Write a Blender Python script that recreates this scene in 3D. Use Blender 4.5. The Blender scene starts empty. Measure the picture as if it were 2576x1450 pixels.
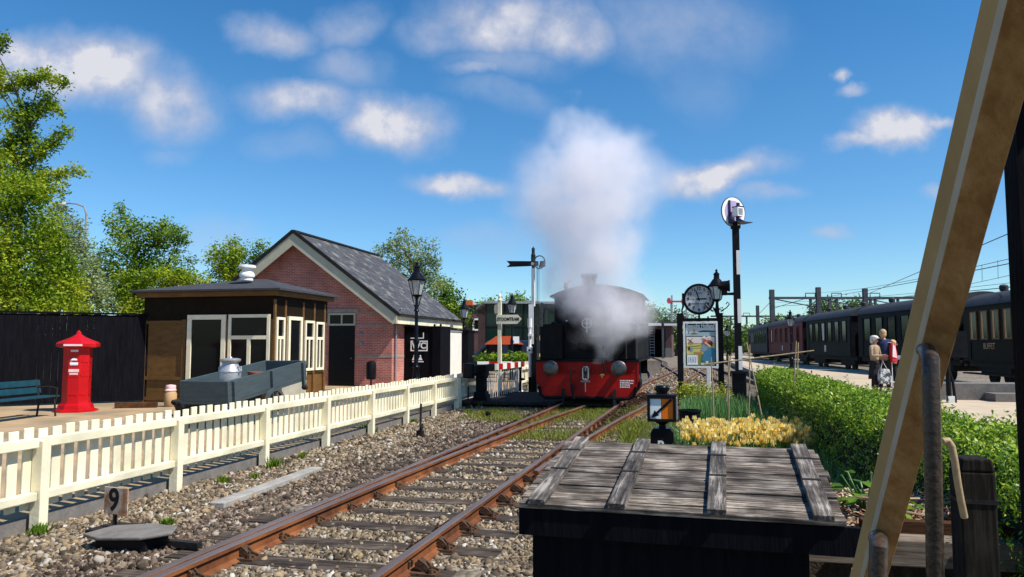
import bpy, math, random
import numpy as np
from mathutils import Vector, Matrix, Euler
R = math.radians
rng = np.random.default_rng(7)
random.seed(7)
scene = bpy.context.scene
COL = scene.collection
# ------------------------------------------------------------------ viewpoint and frames
F, CX, CY = 1900.0, 1288.0, 725.0          # focal length and centre, in pixels of a 2576 px wide picture
EYE = 1.68
PIT = math.atan(145 / F)
TH = R(13.34)                               # direction of the railway against the view axis
CT, ST = math.cos(TH), math.sin(TH)
def ray(px, py):
    xc, zc = (px - CX) / F, (CY - py) / F
    return Vector((xc, math.cos(PIT) - zc * math.sin(PIT), math.sin(PIT) + zc * math.cos(PIT)))
def G(px, py, z=0.0):                       # where a sight line meets a level plane
    r = ray(px, py); t = (z - EYE) / r.z
    return Vector((r.x * t, r.y * t, z))
def D(px, py, Y):                           # where a sight line meets a depth
    r = ray(px, py); t = Y / r.y
    return Vector((r.x * t, Y, EYE + r.z * t))
def W(u, v, z=0.0):                         # railway frame: u across to the right, v along
    return Vector((u * CT + v * ST, -u * ST + v * CT, z))
def UV(p):
    return (p.x * CT - p.y * ST, p.x * ST + p.y * CT)
# ------------------------------------------------------------------ mesh builder
class MB:
    def __init__(s): s.v = []; s.f = []; s.mi = []; s.m = 0
    def add(s, vs, fs):
        o = len(s.v); s.v += [tuple(p) for p in vs]
        for f in fs: s.f.append([i + o for i in f]); s.mi.append(s.m)
        return s
    def box(s, c, d, rz=0, rx=0, ry=0):
        h = [Vector((x * d[0] / 2, y * d[1] / 2, z * d[2] / 2)) for x in (-1, 1) for y in (-1, 1) for z in (-1, 1)]
        m = Euler((rx, ry, rz)).to_matrix()
        c = Vector(c)
        return s.add([c + m @ p for p in h], [(0, 1, 3, 2), (4, 6, 7, 5), (0, 4, 5, 1), (2, 3, 7, 6), (0, 2, 6, 4), (1, 5, 7, 3)])
    def bx(s, x0, x1, y0, y1, z0, z1):
        return s.box(((x0 + x1) / 2, (y0 + y1) / 2, (z0 + z1) / 2), (abs(x1 - x0), abs(y1 - y0), abs(z1 - z0)))
    def bar(s, a, b, w, h=None, up=(0, 0, 1)):      # rectangular bar from a to b
        a, b = Vector(a), Vector(b); h = h or w
        d = (b - a).normalized(); u = Vector(up)
        if abs(d.dot(u)) > .95: u = Vector((0, 1, 0))
        x = d.cross(u).normalized(); y = x.cross(d).normalized()
        vs = []
        for p in (a, b):
            for i, j in ((-1, -1), (1, -1), (1, 1), (-1, 1)): vs.append(p + x * i * w / 2 + y * j * h / 2)
        return s.add(vs, [(3, 2, 1, 0), (4, 5, 6, 7), (0, 1, 5, 4), (1, 2, 6, 5), (2, 3, 7, 6), (3, 0, 4, 7)])
    def tube(s, pts, r, n=10, caps=True):
        pts = [Vector(p) for p in pts]
        rs = r if isinstance(r, (list, tuple)) else [r] * len(pts)
        vs, fs = [], []; px = None
        for i, p in enumerate(pts):
            d = (pts[min(i + 1, len(pts) - 1)] - pts[max(i - 1, 0)])
            d = d.normalized() if d.length > 1e-9 else Vector((0, 0, 1))
            if px is None:
                u = Vector((0, 0, 1)) if abs(d.z) < .9 else Vector((1, 0, 0))
                px = u.cross(d).normalized()
            else:
                px = (px - d * px.dot(d)).normalized()
            py = d.cross(px)
            for k in range(n):
                a = 2 * math.pi * k / n
                vs.append(p + (px * math.cos(a) + py * math.sin(a)) * rs[i])
        for i in range(len(pts) - 1):
            for k in range(n):
                fs.append((i * n + k, i * n + (k + 1) % n, (i + 1) * n + (k + 1) % n, (i + 1) * n + k))
        if caps:
            fs.append(tuple(reversed(range(n)))); fs.append(tuple(range((len(pts) - 1) * n, len(pts) * n)))
        return s.add(vs, fs)
    def lathe(s, prof, c=(0, 0, 0), n=20, axis='z', a0=0, sx=1, sy=1, caps=True):   # profile of (r, h)
        c = Vector(c); vs, fs = [], []
        for r, h in prof:
            for k in range(n):
                a = a0 + 2 * math.pi * k / n
                x, y = r * math.cos(a) * sx, r * math.sin(a) * sy
                vs.append(c + (Vector((x, y, h)) if axis == 'z' else Vector((x, h, y)) if axis == 'y' else Vector((h, x, y))))
        m = len(prof)
        for i in range(m - 1):
            for k in range(n):
                q = (i * n + k, i * n + (k + 1) % n, (i + 1) * n + (k + 1) % n, (i + 1) * n + k)
                fs.append(q if axis != 'y' else q[::-1])
        if caps and prof[0][0] > 1e-6: fs.append(tuple(range(n)) if axis == 'y' else tuple(reversed(range(n))))
        if caps and prof[-1][0] > 1e-6:
            t = tuple(range((m - 1) * n, m * n)); fs.append(t[::-1] if axis == 'y' else t)
        return s.add(vs, fs)
    def prism(s, poly, a, b, axis='y'):               # polygon in (x,z) between y=a..b (or (y,z) along x, (x,y) along z)
        f = {'y': lambda p, t: (p[0], t, p[1]), 'x': lambda p, t: (t, p[0], p[1]), 'z': lambda p, t: (p[0], p[1], t)}[axis]
        n = len(poly)
        vs = [f(p, a) for p in poly] + [f(p, b) for p in poly]
        fs = [tuple(range(n)), tuple(range(2 * n - 1, n - 1, -1))]
        fs += [(i, i + n, (i + 1) % n + n, (i + 1) % n) for i in range(n)]
        return s.add(vs, fs)
    def sheet(s, pts): return s.add(pts, [tuple(range(len(pts)))])
    def sphere(s, c, r, n=12, m=8):
        rx, ry, rz = r if isinstance(r, (tuple, list)) else (r, r, r)
        c = Vector(c); vs = [c + Vector((0, 0, -rz))]; fs = []
        for i in range(1, m):
            t = -math.pi / 2 + math.pi * i / m
            for k in range(n):
                a = 2 * math.pi * k / n
                vs.append(c + Vector((rx * math.cos(t) * math.cos(a), ry * math.cos(t) * math.sin(a), rz * math.sin(t))))
        vs.append(c + Vector((0, 0, rz)))
        for k in range(n): fs.append((0, 1 + (k + 1) % n, 1 + k))
        for i in range(m - 2):
            for k in range(n): fs.append((1 + i * n + k, 1 + i * n + (k + 1) % n, 1 + (i + 1) * n + (k + 1) % n, 1 + (i + 1) * n + k))
        l = len(vs) - 1
        for k in range(n): fs.append((l, 1 + (m - 2) * n + k, 1 + (m - 2) * n + (k + 1) % n))
        return s.add(vs, fs)
    def build(s, name, mats, parent=None, smooth=False, bevel=0):
        me = bpy.data.meshes.new(name)
        me.from_pydata(s.v, [], s.f)
        for m in (mats if isinstance(mats, (list, tuple)) else [mats]): me.materials.append(m)
        me.polygons.foreach_set('material_index', s.mi)
        if smooth: 
            me.polygons.foreach_set('use_smooth', [True] * len(me.polygons))
            try: me.set_sharp_from_angle(angle=R(38))
            except Exception: pass
        me.update()
        o = bpy.data.objects.new(name, me); COL.objects.link(o)
        if parent: o.parent = parent
        if bevel:
            b = o.modifiers.new('bevel', 'BEVEL'); b.width = bevel; b.segments = 2; b.limit_method = 'ANGLE'
        return o
def npmesh(name, v, f, mats, parent=None, mi=None, smooth=False):
    me = bpy.data.meshes.new(name)
    v = np.asarray(v, np.float32); f = np.asarray(f, np.int32); k = f.shape[1]
    me.vertices.add(len(v)); me.vertices.foreach_set('co', v.ravel())
    me.loops.add(f.size); me.loops.foreach_set('vertex_index', f.ravel())
    me.polygons.add(len(f)); me.polygons.foreach_set('loop_start', np.arange(0, f.size, k, dtype=np.int32))
    for m in (mats if isinstance(mats, (list, tuple)) else [mats]): me.materials.append(m)
    if mi is not None: me.polygons.foreach_set('material_index', np.asarray(mi, np.int32))
    if smooth: me.polygons.foreach_set('use_smooth', np.ones(len(f), bool))
    me.update(calc_edges=True); me.validate()
    o = bpy.data.objects.new(name, me); COL.objects.link(o)
    if parent: o.parent = parent
    return o
def tag(o, label=None, cat=None, group=None, kind=None):
    if label: o['label'] = label
    if cat: o['category'] = cat
    if group: o['group'] = group
    if kind: o['kind'] = kind
    return o
def thing(name, label, cat, loc=(0, 0, 0), rz=None, group=None):
    o = bpy.data.objects.new(name, None); COL.objects.link(o)
    o.empty_display_size = .2
    o.location = loc; o.rotation_euler = (0, 0, -TH if rz is None else rz)
    return tag(o, label, cat, group)
def loc_of(root, p):                                  # a world point in a thing's own frame
    q = Vector(p) - root.location
    a = -root.rotation_euler.z
    return Vector((q.x * math.cos(a) - q.y * math.sin(a), q.x * math.sin(a) + q.y * math.cos(a), q.z))
def copy_tree(o, parent=None):
    c = o.copy(); COL.objects.link(c)
    if parent: c.parent = parent
    for ch in list(o.children): copy_tree(ch, c)
    return c
def struct(o): o['kind'] = 'structure'; return o
def text(name, s, size, mat, parent=None, loc=(0, 0, 0), rot=(R(90), 0, 0), ext=.002, sx=1.0, bold=0.0):
    cu = bpy.data.curves.new(name, 'FONT'); cu.body = s; cu.size = size; cu.align_x = 'CENTER'; cu.align_y = 'CENTER'
    cu.extrude = ext; cu.offset = bold; cu.resolution_u = 3
    t = bpy.data.objects.new(name, cu); COL.objects.link(t)
    dg = bpy.context.evaluated_depsgraph_get(); dg.update()
    me = bpy.data.meshes.new_from_object(t.evaluated_get(dg)); me.name = name
    bpy.data.objects.remove(t); bpy.data.curves.remove(cu)
    me.materials.clear(); me.materials.append(mat)
    o = bpy.data.objects.new(name, me); COL.objects.link(o)
    o.location = loc; o.rotation_euler = rot; o.scale = (sx, 1, 1)
    if parent: o.parent = parent
    return o
# ------------------------------------------------------------------ materials
def nodes(name):
    m = bpy.data.materials.new(name); m.use_nodes = True
    nt = m.node_tree
    return m, nt, nt.nodes, nt.links, nt.nodes['Principled BSDF']
def N(nt, kind, **kw):
    n = nt.nodes.new(kind)
    for k, v in kw.items():
        if k.startswith('i_'):
            n.inputs[k[2:].replace('_', ' ')].default_value = v
        else: setattr(n, k, v)
    return n
def ramp(nt, src, stops):
    r = nt.nodes.new('ShaderNodeValToRGB'); e = r.color_ramp.elements
    while len(e) < len(stops): e.new(.5)
    for i, (p, c) in enumerate(stops): e[i].position = p; e[i].color = (*c, 1) if len(c) == 3 else c
    nt.links.new(src, r.inputs[0]); return r
def M(name, c, c2=None, sc=4, rough=.7, bump=0, bsc=None, metal=0, stretch=(1, 1, 1), lo=.35, hi=.65, spec=.3, c3=None, sc3=1.0, coord='Object', trans=0):
    m, nt, ns, ln, b = nodes(name)
    b.inputs['Roughness'].default_value = rough; b.inputs['Metallic'].default_value = metal
    b.inputs['Specular IOR Level'].default_value = spec
    b.inputs['Base Color'].default_value = (*c, 1)
    if c2 is None and not bump: return m
    tc = N(nt, 'ShaderNodeTexCoord'); mp = N(nt, 'ShaderNodeMapping'); mp.inputs['Scale'].default_value = stretch
    ln.new(tc.outputs[coord], mp.inputs[0])
    no = N(nt, 'ShaderNodeTexNoise', i_Scale=sc, i_Detail=6.0, i_Roughness=.65); ln.new(mp.outputs[0], no.inputs['Vector'])
    if c2 is not None:
        r = ramp(nt, no.outputs[0], [(lo, c), (hi, c2)])
        out = r.outputs[0]
        if c3 is not None:
            n3 = N(nt, 'ShaderNodeTexNoise', i_Scale=sc3, i_Detail=3.0); ln.new(tc.outputs[coord], n3.inputs['Vector'])
            r3 = ramp(nt, n3.outputs[0], [(.45, (0, 0, 0)), (.65, (1, 1, 1))])
            mx = N(nt, 'ShaderNodeMix', data_type='RGBA'); ln.new(r3.outputs[0], mx.inputs[0]); ln.new(out, mx.inputs[6])
            mx.inputs[7].default_value = (*c3, 1); out = mx.outputs[2]
        ln.new(out, b.inputs['Base Color'])
    if bump:
        nb = N(nt, 'ShaderNodeTexNoise', i_Scale=bsc or sc * 4, i_Detail=5.0); ln.new(mp.outputs[0], nb.inputs['Vector'])
        bp = N(nt, 'ShaderNodeBump', i_Strength=bump, i_Distance=.02); ln.new(nb.outputs[0], bp.inputs['Height'])
        ln.new(bp.outputs[0], b.inputs['Normal'])
    return m
def island(name, stops, rough=.8, trans=0.0, spec=.2, sc=None):   # colour picked per leaf / stone
    m, nt, ns, ln, b = nodes(name)
    g = N(nt, 'ShaderNodeNewGeometry')
    src = g.outputs['Random Per Island']
    if sc:
        tc = N(nt, 'ShaderNodeTexCoord'); no = N(nt, 'ShaderNodeTexNoise', i_Scale=sc, i_Detail=2.0); ln.new(tc.outputs['Object'], no.inputs['Vector'])
        ma = N(nt, 'ShaderNodeMath', operation='MULTIPLY_ADD'); ln.new(no.outputs[0], ma.inputs[0]); ma.inputs[1].default_value = 2.2; ma.inputs[2].default_value = -.85
        mb = N(nt, 'ShaderNodeMath', operation='MULTIPLY_ADD', use_clamp=True); ln.new(src, mb.inputs[0]); mb.inputs[1].default_value = .5; ln.new(ma.outputs[0], mb.inputs[2]); src = mb.outputs[0]
    r = ramp(nt, src, stops)
    ln.new(r.outputs[0], b.inputs['Base Color'])
    b.inputs['Roughness'].default_value = rough; b.inputs['Specular IOR Level'].default_value = spec
    if trans:
        t = N(nt, 'ShaderNodeBsdfTranslucent'); ln.new(r.outputs[0], t.inputs[0])
        mx = N(nt, 'ShaderNodeMixShader'); mx.inputs[0].default_value = trans
        ln.new(b.outputs[0], mx.inputs[1]); ln.new(t.outputs[0], mx.inputs[2])
        ln.new(mx.outputs[0], ns['Material Output'].inputs[0])
    return m
def brick_mat(name, a, b_, mortar, w=.22, h=.065, bump=.4):
    m, nt, ns, ln, b = nodes(name)
    tc = N(nt, 'ShaderNodeTexCoord'); sp = N(nt, 'ShaderNodeSeparateXYZ'); ln.new(tc.outputs['Object'], sp.inputs[0])
    ad = N(nt, 'ShaderNodeMath', operation='ADD'); ln.new(sp.outputs[0], ad.inputs[0]); ln.new(sp.outputs[1], ad.inputs[1])
    cb = N(nt, 'ShaderNodeCombineXYZ'); ln.new(ad.outputs[0], cb.inputs[0]); ln.new(sp.outputs[2], cb.inputs[1])
    br = N(nt, 'ShaderNodeTexBrick', i_Scale=1.0); ln.new(cb.outputs[0], br.inputs['Vector'])
    br.inputs['Brick Width'].default_value = w; br.inputs['Row Height'].default_value = h; br.inputs['Mortar Size'].default_value = .007
    br.inputs['Color1'].default_value = (*a, 1); br.inputs['Color2'].default_value = (*b_, 1); br.inputs['Mortar'].default_value = (*mortar, 1)
    no = N(nt, 'ShaderNodeTexNoise', i_Scale=1.3, i_Detail=5.0); ln.new(tc.outputs['Object'], no.inputs['Vector'])
    r = ramp(nt, no.outputs[0], [(.3, (.65, .62, .62)), (.7, (1.15, 1.1, 1.1))])
    mx = N(nt, 'ShaderNodeMix', data_type='RGBA', blend_type='MULTIPLY'); mx.inputs[0].default_value = 1
    ln.new(br.outputs[0], mx.inputs[6]); ln.new(r.outputs[0], mx.inputs[7]); ln.new(mx.outputs[2], b.inputs['Base Color'])
    bp = N(nt, 'ShaderNodeBump', i_Strength=bump, i_Distance=.008, invert=True); ln.new(br.outputs['Fac'], bp.inputs['Height']); ln.new(bp.outputs[0], b.inputs['Normal'])
    b.inputs['Roughness'].default_value = .85
    return m
def slate_mat(name):
    m, nt, ns, ln, b = nodes(name)
    tc = N(nt, 'ShaderNodeTexCoord'); sp = N(nt, 'ShaderNodeSeparateXYZ'); ln.new(tc.outputs['Object'], sp.inputs[0])
    ml = N(nt, 'ShaderNodeMath', operation='MULTIPLY'); ln.new(sp.outputs[2], ml.inputs[0]); ml.inputs[1].default_value = 1.6
    cb = N(nt, 'ShaderNodeCombineXYZ'); ln.new(sp.outputs[1], cb.inputs[0]); ln.new(ml.outputs[0], cb.inputs[1])
    br = N(nt, 'ShaderNodeTexBrick', i_Scale=1.0); ln.new(cb.outputs[0], br.inputs['Vector'])
    br.inputs['Brick Width'].default_value = .26; br.inputs['Row Height'].default_value = .22; br.inputs['Mortar Size'].default_value = .012
    br.inputs['Color1'].default_value = (.034, .035, .042, 1); br.inputs['Color2'].default_value = (.062, .063, .072, 1); br.inputs['Mortar'].default_value = (.02, .02, .022, 1)
    no = N(nt, 'ShaderNodeTexNoise', i_Scale=2.2, i_Detail=6.0, i_Roughness=.7); ln.new(tc.outputs['Object'], no.inputs['Vector'])
    r = ramp(nt, no.outputs[0], [(.52, (0, 0, 0)), (.66, (.8, .8, .8))])
    mx = N(nt, 'ShaderNodeMix', data_type='RGBA'); ln.new(r.outputs[0], mx.inputs[0]); ln.new(br.outputs[0], mx.inputs[6]); mx.inputs[7].default_value = (.22, .215, .19, 1)
    ln.new(mx.outputs[2], b.inputs['Base Color']); b.inputs['Roughness'].default_value = .75
    bp = N(nt, 'ShaderNodeBump', i_Strength=.6, i_Distance=.02, invert=True); ln.new(br.outputs['Fac'], bp.inputs['Height']); ln.new(bp.outputs[0], b.inputs['Normal'])
    return m
def plank_mat(name, dark, mid, light, ax=0, pw=.12, bump=.6, grain=1.0):   # weathered boards: ax = axis the boards run along
    m, nt, ns, ln, b = nodes(name)
    tc = N(nt, 'ShaderNodeTexCoord'); mp = N(nt, 'ShaderNodeMapping')
    s = [60 * grain] * 3; s[ax] = 3.6 * grain; mp.inputs['Scale'].default_value = s
    ln.new(tc.outputs['Object'], mp.inputs[0])
    no = N(nt, 'ShaderNodeTexNoise', i_Scale=1.0, i_Detail=8.0, i_Roughness=.72, i_Distortion=.3); ln.new(mp.outputs[0], no.inputs['Vector'])
    n2 = N(nt, 'ShaderNodeTexNoise', i_Scale=5.0, i_Detail=4.0); ln.new(tc.outputs['Object'], n2.inputs['Vector'])
    ad = N(nt, 'ShaderNodeMath', operation='MULTIPLY_ADD'); ln.new(n2.outputs[0], ad.inputs[0]); ad.inputs[1].default_value = .5; ln.new(no.outputs[0], ad.inputs[2])
    sb = N(nt, 'ShaderNodeMath', operation='SUBTRACT'); ln.new(ad.outputs[0], sb.inputs[0]); sb.inputs[1].default_value = .25
    r = ramp(nt, sb.outputs[0], [(.33, dark), (.5, mid), (.66, light)])
    oi = N(nt, 'ShaderNodeObjectInfo'); ro_ = ramp(nt, oi.outputs['Random'], [(0, (.62, .62, .63)), (1, (1.0, .98, .95))])
    mo = N(nt, 'ShaderNodeMix', data_type='RGBA', blend_type='MULTIPLY'); mo.inputs[0].default_value = 1; ln.new(r.outputs[0], mo.inputs[6]); ln.new(ro_.outputs[0], mo.inputs[7])
    ln.new(mo.outputs[2], b.inputs['Base Color']); b.inputs['Roughness'].default_value = .9; b.inputs['Specular IOR Level'].default_value = .15
    bp = N(nt, 'ShaderNodeBump', i_Strength=bump, i_Distance=.006); ln.new(no.outputs[0], bp.inputs['Height']); ln.new(bp.outputs[0], b.inputs['Normal'])
    return m
K = {}
K['cream'] = M('cream_paint', (.81, .74, .54), (.66, .59, .40), 3, .55, .15, 30, lo=.48, hi=.8, c3=(.60, .56, .40), sc3=1.6)
K['cream2'] = M('cream_frame', (.84, .78, .60), (.75, .68, .48), 6, .5)
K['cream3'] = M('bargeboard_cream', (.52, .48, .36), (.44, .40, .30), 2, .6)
K['white'] = M('white_paint', (.80, .80, .79), (.66, .65, .62), 5, .45, lo=.5, hi=.8)
K['offwhite'] = M('off_white_render', (.72, .69, .63), (.64, .60, .54), 2, .8)
K['black'] = M('black_paint', (.005, .005, .007), (.010, .010, .013), 6, .5, .1, 40, spec=.12)
K['blackgloss'] = M('gloss_black', (.003, .004, .006), (.006, .006, .009), 5, .32, spec=.16)
K['loco'] = M('loco_black', (.004, .004, .006), (.009, .008, .009), 4, .48, .08, 20, spec=.1)
K['blackboard'] = M('black_boards', (.003, .003, .005), (.007, .007, .010), 5, .8, .2, 20, stretch=(4, 4, .4), spec=.06)
K['iron'] = M('dark_iron', (.012, .012, .014), (.03, .027, .024), 12, .65, .2, 50, spec=.15)
K['steel'] = M('worn_steel', (.16, .16, .16), (.06, .055, .05), 9, .42, .15, 50, metal=.85)
K['steel2'] = M('bright_steel', (.55, .55, .54), (.4, .4, .38), 10, .3, metal=.9)
K['brass'] = M('brass', (.75, .5, .15), (.55, .36, .1), 8, .3, metal=1)
K['red'] = M('signal_red', (.40, .007, .005), (.31, .005, .004), 3, .45, .05, 30, spec=.2)
K['redbox'] = M('pillar_box_red', (.50, .004, .008), (.40, .003, .006), 4, .36, .1, 20, spec=.3)
K['maroon'] = M('maroon_carriage', (.15, .010, .014), (.10, .008, .011), 3, .5, spec=.1)
K['greyc'] = M('grey_carriage', (.05, .047, .05), (.035, .035, .038), 3, .6, spec=.12)
K['bluec'] = M('dark_blue_carriage', (.0035, .0045, .007), (.006, .007, .010), 3, .55, spec=.06)
K['greenc'] = M('dark_green_carriage', (.003, .0035, .0025), (.0055, .0055, .004), 3, .55, spec=.06)
K['roofc'] = M('carriage_roof', (.045, .048, .055), (.025, .027, .032), 2, .7, .1, 8)
K['glass'] = M('dark_glass', (.006, .007, .008), rough=.12, spec=.13)
K['glassg'] = M('green_tinted_glass', (.004, .016, .014), (.008, .026, .022), .6, .1, spec=.2)
K['brown'] = M('brown_timber', (.17, .083, .021), (.105, .051, .012), 3, .55, .25, 30, stretch=(1, 1, 3))
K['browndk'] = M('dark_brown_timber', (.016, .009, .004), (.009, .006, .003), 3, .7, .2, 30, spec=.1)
K['felt'] = M('roofing_felt', (.05, .053, .062), (.035, .036, .043), 3, .9, .3, 60)
K['brick'] = brick_mat('red_brick', (.54, .165, .12), (.40, .105, .085), (.54, .42, .37))
K['brick2'] = brick_mat('purple_brick', (.10, .04, .04), (.075, .032, .035), (.13, .10, .10))
K['slate'] = slate_mat('slate_roof')
K['stone'] = M('stone_band', (.34, .29, .25), (.26, .22, .19), 5, .85)
K['grey'] = M('grey_metal', (.30, .31, .33), (.22, .23, .25), 5, .5, metal=.2)
K['cart'] = M('cart_blue_grey', (.056, .080, .090), (.040, .058, .067), 5, .6, .3, 30, stretch=(.4, .4, 3))
K['alu'] = M('aluminium_can', (.52, .53, .55), (.36, .36, .37), 5, .38, .15, 20, metal=.55)
K['teal'] = M('teal_bench_paint', (.008, .06, .085), (.006, .04, .06), 6, .45)
K['terra'] = M('terracotta', (.35, .11, .06), (.28, .08, .04), 8, .8)
K['tan'] = M('tan_stoneware', (.50, .32, .16), (.40, .25, .12), 6, .6)
K['plank'] = plank_mat('weathered_lid', (.022, .018, .015), (.12, .10, .085), (.50, .44, .38), 0)
K['batten'] = plank_mat('weathered_batten', (.03, .027, .025), (.13, .116, .105), (.46, .42, .38), 1, grain=.8)
K['bedwood'] = plank_mat('bed_timber', (.10, .075, .055), (.19, .15, .12), (.26, .22, .18), 0, grain=.7)
K['bedwood2'] = plank_mat('bed_timber_side', (.05, .022, .010), (.09, .04, .018), (.14, .07, .035), 0)
K['sleeper'] = plank_mat('sleeper_wood', (.022, .017, .014), (.065, .05, .04), (.15, .12, .095), 0, bump=.9, grain=.6)
K['deck'] = plank_mat('crossing_timber', (.03, .024, .022), (.06, .048, .042), (.10, .08, .07), 0)
K['postwood'] = plank_mat('old_post', (.004, .004, .004), (.012, .010, .008), (.03, .027, .02), 2)
K['rust'] = M('rusty_steel', (.17, .056, .018), (.075, .028, .013), 5, .75, .35, 60, spec=.25, c3=(.24, .085, .028), sc3=2.2)
K['railtop'] = M('rail_head', (.16, .105, .08), (.24, .20, .19), 6, .42, .1, 50, metal=.55, stretch=(1, .1, 1))
K['chair'] = M('rail_chair', (.05, .028, .018), (.09, .048, .026), 10, .8, .4, 40)
K['concrete'] = M('concrete', (.36, .34, .31), (.24, .23, .21), 5, .9, .3, 40)
K['kerb'] = M('grey_kerb', (.13, .12, .11), (.19, .175, .16), 8, .9, .3, 30)
K['beamshade'] = plank_mat('shaded_ochre_brown', (.24, .132, .048), (.34, .20, .08), (.42, .27, .125), 2, bump=.25, grain=.35)  # main face of the ochre brace, its shade put into a darker brown
K['beamlit'] = M('sunlit_bevel_tone', (.46, .42, .34), (.38, .33, .24), 4, .5, .15, 30)  # sunlight along the brace bevel, put in as a paler colour
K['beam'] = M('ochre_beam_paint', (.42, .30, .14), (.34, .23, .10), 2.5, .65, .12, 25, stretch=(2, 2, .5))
K['bamboo'] = M('bamboo', (.42, .32, .19), (.28, .20, .11), 12, .6, .2, 30)
K['soil'] = M('garden_soil', (.035, .026, .018), (.07, .052, .035), 14, .95, .8, 40)
K['bark'] = M('tree_bark', (.07, .055, .04), (.13, .105, .08), 6, .9, .5, 20, stretch=(3, 3, .6))
K['orange'] = M('orange_glass', (.92, .20, .010), (.80, .16, .008), 3, .35)
K['lampwhite'] = M('opal_glass', (.84, .88, .88), (.76, .82, .83), 3, .35)
K['lavender'] = M('signal_disc_lilac', (.42, .36, .55), (.36, .31, .48), 3, .5)
K['navy'] = M('navy_enamel', (.014, .012, .06), (.02, .02, .08), 4, .4)
K['blue'] = M('blue_lens', (.01, .07, .5), (.01, .05, .42), 4, .2)
K['skin'] = M('skin', (.50, .29, .21), (.43, .23, .16), 8, .6)
K['navycloth'] = M('navy_cloth', (.010, .016, .06), (.018, .028, .09), 12, .85, .4, 30)
K['blackcloth'] = M('black_cloth', (.010, .010, .012), (.02, .02, .022), 10, .9, .3, 30)
K['beige'] = M('beige_cloth', (.36, .27, .18), (.28, .2, .13), 12, .9, .4, 30)
K['redcloth'] = M('red_nylon', (.62, .02, .03), (.5, .012, .02), 6, .5, .3, 14)
K['pinkcloth'] = M('pale_pink_nylon', (.8, .6, .6), (.72, .45, .46), 6, .5)
K['whitehair'] = M('white_hair', (.72, .70, .66), (.55, .53, .5), 20, .7, .5, 40)
K['fairhair'] = M('fair_hair', (.48, .34, .19), (.36, .24, .12), 20, .7, .5, 40)
K['blondhair'] = M('blond_hair', (.66, .46, .22), (.54, .36, .15), 20, .7, .5, 40)
K['silver'] = M('silver_bag', (.5, .51, .53), (.05, .05, .055), 9, .4, .5, 12, lo=.45, hi=.52)
K['vanblue'] = M('van_paint', (.012, .022, .05), (.018, .03, .06), 2, .2, spec=.5)
K['yellow'] = M('yellow_decal', (.62, .66, .03), (.5, .55, .03), 5, .4)
K['rooftile'] = M('orange_roof_tiles', (.62, .10, .03), (.48, .07, .02), 8, .7, .3, 30)
K['sand'] = M('platform_paving', (.52, .42, .30), (.44, .35, .25), 2, .9, .2, 60, c3=(.40, .33, .24), sc3=.5)
K['yard'] = M('yard_sand', (.44, .31, .18), (.33, .23, .13), 1.5, .95, .4, 40, c3=(.24, .19, .12), sc3=.7)
K['tyre'] = M('tyre_rubber', (.012, .012, .012), (.02, .02, .02), 10, .8)
K['wire'] = M('overhead_wire', (.02, .022, .025))
K['catenary'] = M('gantry_steel', (.035, .04, .05), (.06, .065, .075), 3, .6)
K['leafA'] = island('spring_leaf', [(0, (.035, .085, .008)), (.42, (.18, .29, .013)), (1, (.46, .50, .03))], .5, .38, .25, sc=.7)
K['leafB'] = island('fresh_leaf', [(0, (.025, .07, .009)), (.5, (.12, .23, .016)), (1, (.32, .42, .035))], .5, .38, .25, sc=.8)
K['leafC'] = island('grey_green_leaf', [(0, (.09, .15, .06)), (.5, (.22, .29, .11)), (1, (.40, .46, .22))], .55, .4, .25, sc=.6)
K['leafD'] = island('far_leaf', [(0, (.04, .09, .014)), (.5, (.10, .18, .03)), (1, (.2, .27, .05))], .6, .35, .2, sc=.4)
K['hedge'] = island('hedge_leaf', [(0, (.05, .14, .012)), (.5, (.15, .28, .018)), (1, (.40, .50, .035))], .42, .3, .3)
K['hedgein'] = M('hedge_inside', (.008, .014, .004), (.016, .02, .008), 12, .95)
K['tulipleaf'] = island('tulip_leaf', [(0, (.035, .12, .03)), (.5, (.10, .25, .055)), (1, (.30, .44, .2))], .4, .3, .3)
K['grass'] = island('grass_blade', [(0, (.07, .12, .015)), (.5, (.16, .2, .02)), (1, (.30, .28, .06))], .7, .25, .2)
K['lime'] = island('lime_leaf', [(0, (.10, .18, .012)), (.5, (.28, .34, .025)), (1, (.45, .46, .06))], .5, .3, .3)
K['petal'] = island('yellow_petal', [(0, (.90, .66, .13)), (.6, (.92, .79, .32)), (1, (.93, .87, .60))], .5, .4, .2)
K['blossom'] = island('pale_blossom', [(0, (.65, .42, .28)), (.5, (.75, .65, .5)), (1, (.8, .78, .72))], .6, .2, .2)
K['stone_s'] = island('ballast_stone', [(0, (.03, .024, .018)), (.3, (.095, .073, .05)), (.6, (.195, .152, .102)), (.85, (.31, .225, .13)), (.95, (.33, .305, .26)), (1, (.54, .50, .43))], .85, 0, .2)
K['stone_d'] = island('dirty_stone', [(0, (.022, .016, .012)), (.35, (.07, .050, .036)), (.7, (.145, .108, .08)), (.92, (.26, .19, .13)), (1, (.40, .36, .31))], .85, 0, .2)
K['mulch'] = island('bark_mulch', [(0, (.12, .05, .03)), (.4, (.30, .15, .09)), (.75, (.48, .36, .24)), (1, (.6, .5, .36))], .8, 0, .2)
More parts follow.
